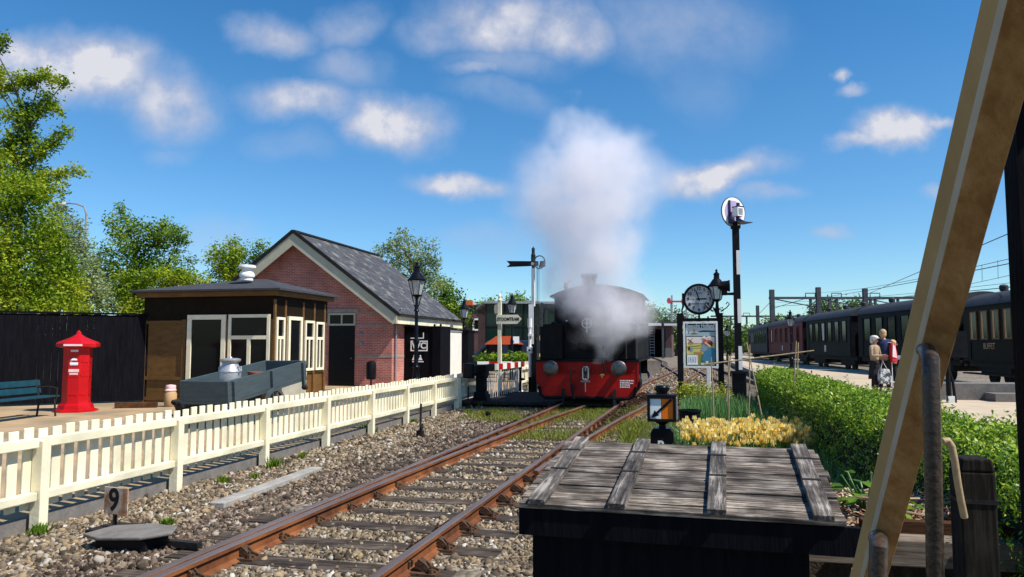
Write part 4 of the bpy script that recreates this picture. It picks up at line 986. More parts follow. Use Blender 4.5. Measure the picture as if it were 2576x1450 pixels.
def barrier():
    p = G(1211, 1022, .0); t = thing('crossing_barrier', 'level crossing barrier with black stand, red and white boom and hanging white lattice', 'barrier', p, -TH)
    m = MB(); m.bx(-.13, .13, -.13, .13, 0, .85); m.prism([(-.26, 0), (.26, 0), (.15, .42), (-.15, .42)], -.2, .2); m.bx(-.17, .17, -.2, .2, .85, 1.15); m.build('stand', K['black'], t, bevel=.01)
    m = MB(); m.bx(-.07, .07, -.9, 1.2, .96, 1.16); m.build('boom_root', K['black'], t)
    m = MB(); m.lathe([(.14, -.2), (.165, -.17), (.165, .17), (.14, .2)], (-.12, -.85, 1.02), 16); m.build('counterweight', K['blackgloss'], t, True)
    for i in range(8):
        y0 = 1.2 + i * .52
        MB().bx(-.06, .06, y0, y0 + .52, .97, 1.15).build('boom_stripe', K['white'] if i % 2 == 0 else K['red'], t)
    m = MB(); m.tube([(0, .5, .12), (0, 5.3, .12)], .03, 8)
    for i in range(19): y = .5 + i * .26; m.tube([(0, y, .12), (0, y, .97)], .012, 6)
    for i in range(6):
        y = .5 + i * .8; m.tube([(-.02, y, .12), (-.02, y + .4, .9), (-.02, y + .8, .12)], .012, 6)
    m.build('lattice', K['white'], t)
    m = MB(); m.tube([(0, 4.9, 0), (0, 4.9, 1.0)], .05, 8); m.sphere((.05, 4.9, .55), (.12, .05, .05)); m.build('rest_post', K['black'], t)
    # second boom across the road, further off, only its stripes show
    p2 = W(-7.6, 26.2, .1); t2 = thing('crossing_barrier', 'thin far red and white barrier boom behind the black stand', 'barrier', p2, R(4))
    MB().bx(-.1, .1, -.1, .1, 0, 1.0).build('stand', K['black'], t2)
    for i in range(7): MB().bx(.1 + i * .42, .52 + i * .42, -.04, .04, .93, 1.03).build('boom_stripe', K['white'] if i % 2 == 0 else K['red'], t2)
barrier()
def street_lights():
    for (px, py, Y, arm, lab) in ((203, 512, 52, -1.6, 'grey curved street light above the trees at the left'), (1247, 765, 70, -1.9, 'white curved street light before the green trees'), (1133, 760, 60, -1.2, 'pale curved street light behind the brick building eave')):
        b = D(px, 870, Y); h = D(px, py, Y).z
        t = thing('curved_street_light', lab, 'street light', (b.x, b.y, 0), 0)
        m = MB(); m.tube([(0, 0, 0), (0, 0, h - .7), (arm * .12, 0, h - .2), (arm * .45, 0, h), (arm, 0, h + .06)], [.09, .07, .06, .055, .05], 8); m.build('column', K['grey'], t, True)
        MB().box((arm * 1.15, 0, h + .04), (.75, .25, .13)).build('lamp_head', K['white'], t)
street_lights()
# ================================================================== STEAM ENGINE
def engine():
    p = G(1472, 1018, .15); u, v = UV(p)
    t = thing('steam_engine', 'black steam tank engine with red buffer beam, hidden in its own steam', 'steam locomotive', W(-2.68, v, .15))
    m = MB()
    prof = [(-1.34, 1.12), (-1.33, .62), (-1.22, .26), (-1.10, .20), (1.10, .20), (1.22, .26), (1.33, .62), (1.34, 1.12)]
    m.prism(prof, 0, .05); m.build('buffer_beam', K['red'], t)
    m = MB(); m.bx(-1.36, 1.36, -.06, 6.6, 1.12, 1.17); m.build('running_plate', K['loco'], t)
    m = MB(); m.tube([(-1.28, -.02, .48), (-1.22, -.02, .26), (-1.10, -.02, .18), (1.10, -.02, .18), (1.22, -.02, .26), (1.28, -.02, .48)], .045, 8); m.build('beam_rim', K['loco'], t)
    for zz in (.93, 1.08):
        for k in range(11): MB().sphere((-1.2 + k * .24, -.004, zz), (.016, .010, .016), 6, 4).build('rivet', K['red'], t)
    m = MB(); m.bx(-1.345, -1.30, -.012, 0, .62, 1.12); m.bx(1.30, 1.345, -.012, 0, .62, 1.12); m.bx(-1.3, 1.3, -.006, 0, .86, .875); m.build('beam_edge', K['red'], t)
    for s in (-1, 1):
        c = (s * .875, 0, .96)
        m = MB(); m.lathe([(.12, 0), (.10, -.04), (.10, -.30)], c, 18, 'y'); b = m.build('buffer', K['loco'], t, True)
        m = MB(); m.lathe([(.06, -.28), (.06, -.44), (.19, -.45), (.20, -.47), (.185, -.485), (.10, -.50), (0, -.503)], c, 26, 'y'); m.build('buffer_head', K['steel'], b, True)
    m = MB(); m.bx(-.09, .09, -.07, 0, .72, 1.0); m.tube([(0, -.05, .98), (0, -.22, .98), (0, -.28, .90), (0, -.22, .82)], .035, 8); h = m.build('coupling_hook', K['steel'], t)
    m = MB()
    for s in (-1, 1): m.tube([(s * .02, -.24, 1.0), (s * .07, -.26, .95), (s * .07, -.27, .70), (s * .045, -.27, .66)], .018, 8)
    m.tube([(-.12, -.27, .62), (.12, -.27, .62)], .025, 8); m.tube([(0, -.27, .62), (0, -.27, .36)], .014, 8); m.sphere((0, -.27, .66), .05, 8, 6); m.build('screw_link', K['steel2'], h)
    m = MB(); m.tube([(-.42, -.05, .85), (-.40, -.12, .80), (-.40, -.13, .55), (-.36, -.1, .20)], .022, 8); m.tube([(-.36, -.1, .55), (-.33, -.08, .15)], .03, 8); m.bx(-.46, -.30, -.08, -.03, .84, .88); m.build('brake_hose', K['iron'], t)
    m = MB(); m.tube([(.46, -.12, 1.55), (.44, -.16, 1.1), (.50, -.14, .85)], .028, 8); m.build('steam_heating_pipe', K['iron'], t)
    m = MB(); m.sphere((.42, -.14, .79), (.07, .03, .03)); m.tube([(.42, -.16, .80), (.42, -.16, .72)], .016, 6); m.build('valve', K['brass'], t)
    m = MB(); r2 = random.Random(3)                        # small white lettering block: four lines of worn marks
    for i, (ln, wd) in enumerate(((0, .34), (1, .24), (2, .22), (3, .22))):
        x = .86; zz = .64 - ln * .055
        while x < .86 + wd:
            w_ = r2.uniform(.015, .04); m.bx(x, x + w_, -.004, .0, zz - .017, zz + .017); x += w_ + r2.uniform(.008, .018)
    m.bx(1.12, 1.20, -.004, 0, .56, .585)
    m.build('weight_marking', K['white'], t)
    for s in (-.62, .72):
        m = MB(); m.prism([(s - .045, .42), (s + .045, .42), (s + .035, -.02), (s - .035, -.02)][::-1], -.06, -.012); m.build('guard_iron', K['iron'], t)
    # frames, cylinders, wheels
    MB().bx(-1.0, 1.0, .4, 6.4, .35, 1.12).build('frame', K['loco'], t)
    for s in (-1, 1):
        m = MB(); m.lathe([(.27, -.02), (.29, .0), (.29, .75), (.27, .77)], (s * 1.08, .25, .55), 18, 'y'); m.build('cylinder', K['loco'], t, True)
        for y in (1.9, 3.25, 4.6):
            w = MB(); w.lathe([(.52, -.06), (.55, -.06), (.55, .06), (.46, .06), (.46, .03), (.14, .03), (.14, .07), (0, .07)] if s > 0 else [(0, -.07), (.14, -.07), (.14, -.03), (.46, -.03), (.46, -.06), (.55, -.06), (.55, .06), (.52, .06)], (s * .80, y, .55), 24, 'x'); w.build('wheel', K['red'] if False else K['loco'], t)
        m = MB(); m.bar((s * .95, .9, .55), (s * .95, 4.6, .5), .05, .10); m.build('coupling_rod', K['steel'], t)
    # smokebox, boiler, chimney, dome
    bz = 2.08
    m = MB(); m.lathe([(.66, .28), (.68, .30), (.68, .95), (.64, .97), (.62, 2.3)], (0, 0, bz), 36, 'y'); m.build('boiler', K['loco'], t, True)
    m = MB(); m.lathe([(0, .16), (.20, .18), (.45, .235), (.55, .28), (.58, .285), (.58, .32)], (0, 0, bz), 36, 'y'); d = m.build('smokebox_door', K['loco'], t, True)
    m = MB(); pts = [(math.cos(a) * .125, .06, bz + .05 + math.sin(a) * .125) for a in np.linspace(0, 2 * math.pi, 21)]; m.tube(pts, .014, 6); m.tube([(0, .06, bz + .17), (0, .06, bz - .2)], .014, 6); m.tube([(-.12, .06, bz + .05), (.12, .06, bz + .05)], .012, 6); m.tube([(0, .04, bz + .05), (0, .2, bz + .05)], .025, 8); m.build('handwheel', K['steel2'], d)
    m = MB()
    for dz in (-.28, .28): m.bx(.05, .60, .17, .24, bz + dz - .03, bz + dz + .03)
    m.tube([(.62, .25, bz - .42), (.62, .25, bz + .42)], .025, 8); m.build('hinge', K['steel'], d)
    m = MB(); m.lathe([(.24, .5), (.20, .62), (.17, .75), (.18, 1.25), (.23, 1.32), (.23, 1.40), (.18, 1.40)], (0, .62, bz), 24); m.build('chimney', K['loco'], t, True)
    m = MB(); m.lathe([(.32, .5), (.30, .62), (.30, .9), (.26, 1.02), (.12, 1.10), (0, 1.12)], (0, 1.6, bz), 24); m.build('steam_dome', K['loco'], t, True)
    # side tanks and saddle between them
    for s in (-1, 1):
        m = MB(); x0, x1 = sorted((s * .66, s * 1.27)); m.bx(x0, x1, .10, 2.3, 1.17, 2.12); k = m.build('side_tank', K['loco'], t, bevel=.03)
        m = MB()
        for z in (1.3, 1.5, 1.7, 1.9): 
            for x in (s * .74, s * 1.2): m.sphere((x, .095, z), .012, 6, 4)
        m.build('rivets', K['loco'], k)
        m = MB(); m.lathe([(.09, 0), (.10, .03), (.05, .07), (0, .08)], (s * .95, .5, 2.12), 12); m.build('filler_cap', K['loco'], k)
        MB().tube([(s * 1.30, .03, 1.2), (s * 1.30, .03, 2.1)], .014, 6).build('handrail', K['steel'], k)
    MB().bx(-.66, .66, .32, 2.2, 1.17, 1.85).build('saddle', K['loco'], t)
    m = MB(); m.lathe([(.0, -.10), (.15, -.10), (.17, -.06), (.17, .06)], (.80, .02, 1.43), 22, 'y'); l = m.build('headlamp', K['loco'], t, True)
    MB().lathe([(0, -.115), (.13, -.112)], (.80, .02, 1.43), 22, 'y').build('lens', K['glass'], l)
    MB().tube([(1.02, .0, 1.2), (1.02, -.02, 1.75)], .035, 8).build('jack_pipe', K['iron'], t)
    m = MB(); m.tube([(-1.22, .15, 2.05), (-1.22, .15, 2.58)], .06, 10); m.tube([(-1.08, .15, 2.1), (-1.08, .15, 2.5)], .035, 8); m.lathe([(.08, 2.58), (.09, 2.66), (0, 2.7)], (-1.22, .15, 0), 10); m.build('air_pump', K['steel'], t, True)
    m = MB(); m.sphere((.35, .12, bz + .62), .03); m.sphere((-.55, .15, 2.2), .03); m.sphere((1.15, .1, 2.16), .03); m.tube([(.9, .1, 2.14), (.98, .1, 2.3)], .012, 6); m.sphere((.62, .2, bz + .75), .035); m.tube([(.30, .12, bz + .85), (.30, .12, bz + 1.0)], .015, 6); m.build('fittings', K['steel2'], t)
    # cab
    cab = MB(); cy = 2.3; hw = 1.26
    cab.bx(-hw, hw, cy, cy + .05, 1.17, 3.0); cab.bx(-hw, hw, 4.6, 4.65, 1.17, 3.0)
    for s in (-1, 1):
        cab.bx(*sorted((s * hw, s * (hw - .04))), cy + .05, 4.6, 1.17, 2.15); cab.bx(*sorted((s * hw, s * (hw - .04))), cy + .05, 2.9, 2.15, 2.95); cab.bx(*sorted((s * hw, s * (hw - .04))), 4.1, 4.6, 2.15, 2.95)
    arc = lambda x: 3.02 + .30 * (1 - (x / 1.34) ** 2)
    pts = [(x, arc(x) - .03) for x in np.linspace(-hw, hw, 13)]
    cab.prism([(-hw, 2.95)] + pts + [(hw, 2.95)], cy, cy + .05); cab.prism([(-hw, 2.95)] + pts + [(hw, 2.95)], 4.6, 4.65)
    c = cab.build('cab', K['loco'], t)
    m = MB(); xs = np.linspace(-1.36, 1.36, 15); m.prism([(x, arc(x)) for x in xs] + [(x, arc(x) - .04) for x in xs[::-1]], cy - .22, 4.85); m.build('roof', K['loco'], c)
    for s in (-1, 1):
        m = MB(); m.lathe([(.17, -.02), (.20, -.02), (.20, .0)], (s * .82, cy, 2.68), 20, 'y', caps=False); w = m.build('window_ring', K['steel'], c, True)
        MB().lathe([(0, -.012), (.17, -.01)], (s * .82, cy, 2.68), 20, 'y').build('pane', K['glass'], w)
    m = MB(); m.lathe([(.05, 0), (.04, .06), (.07, .10), (.06, .22), (.02, .26), (0, .30)], (-.93, cy + .1, arc(.93)), 10); m.tube([(-.93, cy + .1, arc(.93) + .2), (-.75, cy + .05, arc(.93) + .3)], .015, 6); m.build('whistle', K['brass'], t, True)
    m = MB(); m.bx(-1.26, 1.26, 4.66, 6.4, 1.17, 2.3); m.build('bunker', K['loco'], t, bevel=.03)
    MB().bx(-1.2, 1.2, 6.5, 6.55, .6, 1.12).build('rear_beam', K['loco'], t)
    return t
engine()
def steam():
    # plume: centre line and radius by height, a closed skin round it carries a smoky volume
    Y0 = 19.3; k = F / Y0
    prof = [(905, 1503, 18), (885, 1508, 42), (850, 1522, 72), (815, 1532, 92), (775, 1512, 104), (735, 1492, 106), (690, 1487, 110), (640, 1490, 112), (590, 1486, 128), (540, 1472, 158), (480, 1478, 170), (420, 1492, 160), (365, 1496, 132), (320, 1480, 92), (280, 1462, 56), (250, 1446, 24)]
    rows = [((870 - py) / k + EYE, (px - CX) / k, r / k) for py, px, r in prof]
    zs = [r[0] for r in rows]; z0, z1 = zs[0] - .1, zs[-1] + .35
    t0 = Vector((0, Y0, 0))
    m = MB(); vs, fs = [], []; n = 22
    hh = np.linspace(z0, z1, 34)
    for h in hh:
        x = float(np.interp(h, zs, [r[1] for r in rows])); rr = float(np.interp(h, [z0] + zs + [z1], [.05] + [r[2] for r in rows] + [.05])) * 1.75 + .12
        for q in range(n):
            a = 2 * math.pi * q / n; w = rr
            vs.append((x + math.cos(a) * w, math.sin(a) * w, h))
    for i in range(len(hh) - 1):
        for q in range(n): fs.append((i * n + q, i * n + (q + 1) % n, (i + 1) * n + (q + 1) % n, (i + 1) * n + q))
    fs.append(tuple(reversed(range(n)))); fs.append(tuple(range((len(hh) - 1) * n, len(hh) * n))); m.add(vs, fs)
    mt = bpy.data.materials.new('steam_volume'); mt.use_nodes = True; nt = mt.node_tree; nt.nodes.clear(); ln = nt.links
    out = N(nt, 'ShaderNodeOutputMaterial'); vol = N(nt, 'ShaderNodeVolumePrincipled'); ln.new(vol.outputs[0], out.inputs['Volume'])
    vol.inputs['Color'].default_value = (.93, .92, .965, 1); vol.inputs['Anisotropy'].default_value = .1
    tc = N(nt, 'ShaderNodeTexCoord'); 
    nz = N(nt, 'ShaderNodeTexNoise', i_Scale=.75, i_Detail=4.0, i_Roughness=.55); ln.new(tc.outputs['Object'], nz.inputs['Vector'])
    sb = N(nt, 'ShaderNodeVectorMath', operation='SUBTRACT'); ln.new(nz.outputs['Color'], sb.inputs[0]); sb.inputs[1].default_value = (.5, .5, .5)
    wp = N(nt, 'ShaderNodeVectorMath', operation='MULTIPLY_ADD'); ln.new(sb.outputs[0], wp.inputs[0]); wp.inputs[1].default_value = (2.1, 2.1, 1.4); ln.new(tc.outputs['Object'], wp.inputs[2])
    sp = N(nt, 'ShaderNodeSeparateXYZ'); ln.new(wp.outputs[0], sp.inputs[0])
    tz = N(nt, 'ShaderNodeMapRange'); ln.new(sp.outputs[2], tz.inputs['Value']); tz.inputs['From Min'].default_value = z0; tz.inputs['From Max'].default_value = z1
    def curve(vals):                                        # value of height, through a float curve
        c = N(nt, 'ShaderNodeFloatCurve'); cv = c.mapping.curves[0]; lo, hi = min(vals), max(vals); hi = hi if hi > lo else lo + 1
        ps = [((z - z0) / (z1 - z0), (v_ - lo) / (hi - lo)) for z, v_ in zip(zs, vals)]
        while len(cv.points) < len(ps): cv.points.new(.5, .5)
        for pt, q in zip(cv.points, ps): pt.location = q
        c.mapping.update(); ln.new(tz.outputs[0], c.inputs['Value'])
        r = N(nt, 'ShaderNodeMapRange'); ln.new(c.outputs[0], r.inputs['Value']); r.inputs['To Min'].default_value = lo; r.inputs['To Max'].default_value = hi; return r.outputs[0]
    cx = curve([r[1] for r in rows]); rr = curve([r[2] for r in rows])
    dn = curve([.6, .8, 1.0, 1.15, 1.3, 1.4, 1.45, 1.25, 1.1, 1.05, 1.0, .92, .82, .7, .55, .35])
    dx = N(nt, 'ShaderNodeMath', operation='SUBTRACT'); ln.new(sp.outputs[0], dx.inputs[0]); ln.new(cx, dx.inputs[1])
    cb = N(nt, 'ShaderNodeCombineXYZ'); ln.new(dx.outputs[0], cb.inputs[0]); ln.new(sp.outputs[1], cb.inputs[1])
    le = N(nt, 'ShaderNodeVectorMath', operation='LENGTH'); ln.new(cb.outputs[0], le.inputs[0])
    ro = N(nt, 'ShaderNodeMath', operation='DIVIDE'); ln.new(le.outputs['Value'], ro.inputs[0]); ln.new(rr, ro.inputs[1])
    fo = N(nt, 'ShaderNodeMapRange', interpolation_type='SMOOTHSTEP'); ln.new(ro.outputs[0], fo.inputs['Value'])
    fo.inputs['From Min'].default_value = 1.42; fo.inputs['From Max'].default_value = .35; fo.inputs['To Min'].default_value = 0; fo.inputs['To Max'].default_value = 1
    n2 = N(nt, 'ShaderNodeTexNoise', i_Scale=1.35, i_Detail=6.0, i_Roughness=.6); ln.new(tc.outputs['Object'], n2.inputs['Vector'])
    mr = N(nt, 'ShaderNodeMapRange'); ln.new(n2.outputs[0], mr.inputs['Value']); mr.inputs['From Min'].default_value = .34; mr.inputs['From Max'].default_value = .62; mr.inputs['To Min'].default_value = .05; mr.inputs['To Max'].default_value = 1.5
    a = N(nt, 'ShaderNodeMath', operation='MULTIPLY'); ln.new(fo.outputs[0], a.inputs[0]); ln.new(mr.outputs[0], a.inputs[1])
    b = N(nt, 'ShaderNodeMath', operation='MULTIPLY'); ln.new(a.outputs[0], b.inputs[0]); ln.new(dn, b.inputs[1])
    zf = N(nt, 'ShaderNodeMath', operation='MULTIPLY'); ln.new(b.outputs[0], zf.inputs[0]); zf.inputs[1].default_value = 1.0
    ln.new(zf.outputs[0], vol.inputs['Density'])
    o = m.build('steam', mt); o.location = t0; tag(o, 'tall grey white plume of steam rising from the engine', 'steam', kind='stuff')
steam()
scene.cycles.volume_step_rate = 2.0; scene.cycles.volume_max_steps = 128
# ================================================================== POSTER BOARD, CLOCK, ROUND SIGNAL
def poster():
    Y = 23.0; A = D(1711, 870, Y); t = thing('poster_stand', 'two black posts carrying a framed travel poster reading Besucht Holland', 'notice board', (A.x, A.y, .1))
    k = F / Y; X = lambda px: (px - 1711) / k / CT * 1.0; Z = lambda py: EYE - .1 + (870 - py) / k
    wpost = .17
    x1 = X(1806)
    for x in (0, x1): MB().bx(x - wpost / 2, x + wpost / 2, -.09, .09, -.1, Z(788)).build('post', K['black'], t, bevel=.008)
    MB().bx(wpost / 2, x1 - wpost / 2, -.05, .05, Z(808), Z(800)).build('crossbar', K['black'], t)
    a, b, c, d = X(1718) + .01, X(1801) - .01, Z(924), Z(809)
    m = frame_win(a, b, c, d, -.07, .06, .05); fr = m.build('frame', K['white'], t)
    # picture: flat coloured areas printed on a board
    cols = [('poster_green', (.012, .045, .035)), ('poster_sky', (.55, .60, .58)), ('poster_sea', (.30, .42, .45)), ('poster_field', (.58, .52, .16)), ('poster_ochre', (.45, .25, .07)), ('poster_blue', (.05, .19, .30)), ('poster_greyblue', (.22, .28, .35)),
            ('poster_red', (.55, .07, .03)), ('poster_skin', (.72, .45, .30)), ('poster_white', (.80, .80, .76)), ('poster_dark', (.05, .02, .015)), ('poster_grass', (.16, .22, .05)), ('poster_pink', (.72, .62, .58))]
    mats = [M(n, tuple(min(.88, q * 1.2) for q in c_)) for n, c_ in cols]
    P = MB(); ly = [0]
    x0, x1_, z0, z1 = a + .06, b - .06, c + .06, d - .06; Wd, Hd = x1_ - x0, z1 - z0
    U = lambda s: x0 + s * Wd; V = lambda s: z0 + s * Hd
    def poly(mi, pts, lift):
        P.m = mi; y = -.050 - lift * .0022; y2 = y + .0015
        P.prism([(U(p), V(q)) for p, q in pts], y, y2)
    rect = lambda mi, p0, q0, p1, q1, l: poly(mi, [(p0, q0), (p1, q0), (p1, q1), (p0, q1)], l)
    def ell(mi, cx, cy, rx, ry, l, n=16): poly(mi, [(cx + rx * math.cos(a_), cy + ry * math.sin(a_)) for a_ in np.linspace(0, 2 * math.pi, n, endpoint=False)], l)
    rect(0, 0, 0, 1, 1, 0)
    rect(1, .02, .79, .98, .90, 1); rect(2, .02, .705, .98, .79, 1)
    poly(4, [(.23, .765), (.35, .765), (.30, .885)], 2); rect(10, .20, .75, .38, .768, 2); poly(10, [(.10, .77), (.13, .77), (.12, .86)], 2); poly(10, [(.40, .80), (.98, .80), (.98, .83), (.80, .835), (.6, .84), (.48, .825)], 2)
    rect(12, .04, .52, .96, .685, 1); rect(3, .04, .27, .96, .54, 1); rect(11, .40, .02, .96, .28, 1)
    poly(4, [(.10, .50), (.24, .50), (.20, .585), (.14, .585)], 2); poly(10, [(.07, .63), (.085, .64), (.27, .545), (.255, .535)], 3); poly(10, [(.09, .54), (.10, .53), (.24, .645), (.23, .655)], 3)
    poly(11, [(.04, .44), (.5, .47), (.5, .49), (.04, .46)], 2); poly(4, [(.04, .40), (.55, .42), (.55, .435), (.04, .42)], 2)
    ell(10, .12, .41, .035, .045, 3); ell(6, .20, .39, .045, .06, 3)
    rect(9, .05, .03, .40, .26, 2)
    for i in range(5): poly(6, [(.07 + i * .06, .06 + (i % 2) * .05), (.09 + i * .06, .06), (.12 + i * .055, .22 - (i % 3) * .04), (.105 + i * .055, .22)], 3)
    rect(4, .28, .295, .56, .335, 3); rect(4, .40, .10, .44, .30, 3)
    poly(6, [(.50, .36), (.68, .34), (.72, .55), (.58, .57)], 4)                     # child's skirt
    poly(5, [(.52, .14), (.62, .10), (.85, .09), (.97, .17), (.97, .37), (.93, .43), (.76, .43), (.60, .32)], 5)   # large blue skirt
    poly(7, [(.56, .54), (.68, .53), (.70, .62), (.60, .635)], 6); ell(8, .63, .665, .035, .028, 6); ell(9, .62, .685, .045, .024, 7)
    poly(10, [(.74, .50), (.88, .46), (.90, .56), (.80, .61), (.72, .58)], 6); poly(7, [(.74, .56), (.82, .55), (.80, .61), (.74, .61)], 7); poly(8, [(.62, .55), (.80, .44), (.84, .47), (.66, .575)], 7)
    ell(8, .785, .64, .045, .038, 7); ell(9, .785, .665, .085, .036, 6); ell(9, .72, .64, .03, .03, 6); ell(9, .85, .64, .03, .03, 6); ell(9, .70, .095, .05, .02, 7)
    pic = P.build('poster_picture', mats, fr)
    text('lettering', 'Besucht Holland', .165, K['white'], fr, ((x0 + x1_) / 2, -.062, V(.943)), sx=.76, bold=.007)
    m = MB()
    for i, (xa, xb) in enumerate(((.5, .62), (.64, .70), (.5, .60), (.62, .78), (.80, .95))): m.bx(U(xa), U(xb), -.062, -.058, V(.058 - .028 * (i > 1)), V(.074 - .028 * (i > 1)))
    m.build('small_print', K['white'], fr)
    # post just behind the board (white)
    m = MB().bx(-.07, .07, -.06, .06, 0, .95); o = m.build('marker_post', K['white'], bevel=.01); q = D(1781, 870, 25.5); o.location = (q.x, q.y, .05); o.rotation_euler = (0, 0, -TH); tag(o, 'short white post standing behind the poster board', 'post')
    # station clock on top
    cc = D(1758, 752, Y - .05); rad = 39 / k
    ct = thing('station_clock', 'large round station clock showing five to three above the poster', 'clock', (cc.x, cc.y, cc.z - rad - .05), -TH)
    z = rad + .05
    m = MB(); m.lathe([(0, .14), (rad * .98, .14), (rad, .10), (rad, -.10), (rad * .96, -.13), (rad * .86, -.14), (rad * .84, -.08)], (0, 0, z), 40, 'y', caps=False); m.build('case', K['blackgloss'], ct, True)
    m = MB(); m.lathe([(0, -.085), (rad * .86, -.085)], (0, 0, z), 40, 'y'); f = m.build('dial', M('clock_dial', (.80, .83, .86), (.72, .76, .80), 3, .4), ct)
    for h in range(1, 13):
        a_ = R(90 - h * 30); text('numeral', str(h), .135, K['black'], f, (math.cos(a_) * rad * .68, -.088, z + math.sin(a_) * rad * .68), bold=.004)
    text('lettering', 'VVV', .10, K['black'], f, (.02, -.088, z + .17), sx=.9); text('lettering', '9 - 18', .08, K['black'], f, (-.10, -.088, z + .0), sx=.9)
    m = MB()
    for i in range(7): m.bx(-.2 + i * .06, -.165 + i * .06, -.089, -.087, z - .15, z - .125)
    m.build('small_print', K['black'], f)
    def hand(ang, l, w, nm):
        a_ = R(90 - ang); dx, dz = math.cos(a_), math.sin(a_); nx, nz = -dz, dx
        m = MB(); m.prism([(-dx * .06 + nx * w, z - dz * .06 + nz * w), (dx * l * .8 + nx * w, z + dz * l * .8 + nz * w), (dx * l, z + dz * l), (dx * l * .8 - nx * w, z + dz * l * .8 - nz * w), (-dx * .06 - nx * w, z - dz * .06 - nz * w)], -.10, -.094); m.build(nm, K['black'], f)
    hand(89, rad * .55, .02, 'hour_hand'); hand(342, rad * .70, .015, 'minute_hand')
    m = MB(); m.tube([(0, 0, .06), (0, 0, -.52)], .03, 8); m.tube([(-rad * .95, 0, z - .1), (-rad * 1.08, 0, z - .35), (-rad * .98, 0, z - .62), (-.58, 0, -.45)], .025, 8); m.tube([(rad * .9, 0, z - .25), (rad * 1.1, 0, z - .5), (.60, 0, -.45)], .025, 8); m.build('bracket', K['black'], ct)
    m = MB(); m.bx(-rad * 1.06, -rad * .93, -.13, .13, z - .25, z + .18); m.build('hinge_box', K['black'], ct)
    # lantern over the right hand post
    q = D(1806, 870, Y - .28); lt = thing('wall_lantern', 'black glass lantern on scrolled bracket over the right poster post', 'lantern', (q.x, q.y, Z(788) + .1), -TH)
    h = Z(755) - Z(788)
    MB().tube([(0, 0, 0), (0, 0, h - .05)], [.07, .04], 10).build('stem', K['black'], lt)
    m = MB()
    for s in (-1, 1):
        m.tube([(s * .0, 0, .12), (s * .15, 0, .08), (s * .28, 0, .16), (s * .36, 0, .27), (s * .30, 0, .33), (s * .26, 0, .27)], .018, 6); m.tube([(s * .05, 0, .13), (s * .16, 0, .17), (s * .18, 0, .07), (s * .10, 0, .04)], .015, 6)
    m.build('scroll', K['black'], lt)
    lantern(lt, h, 1.02)
poster()
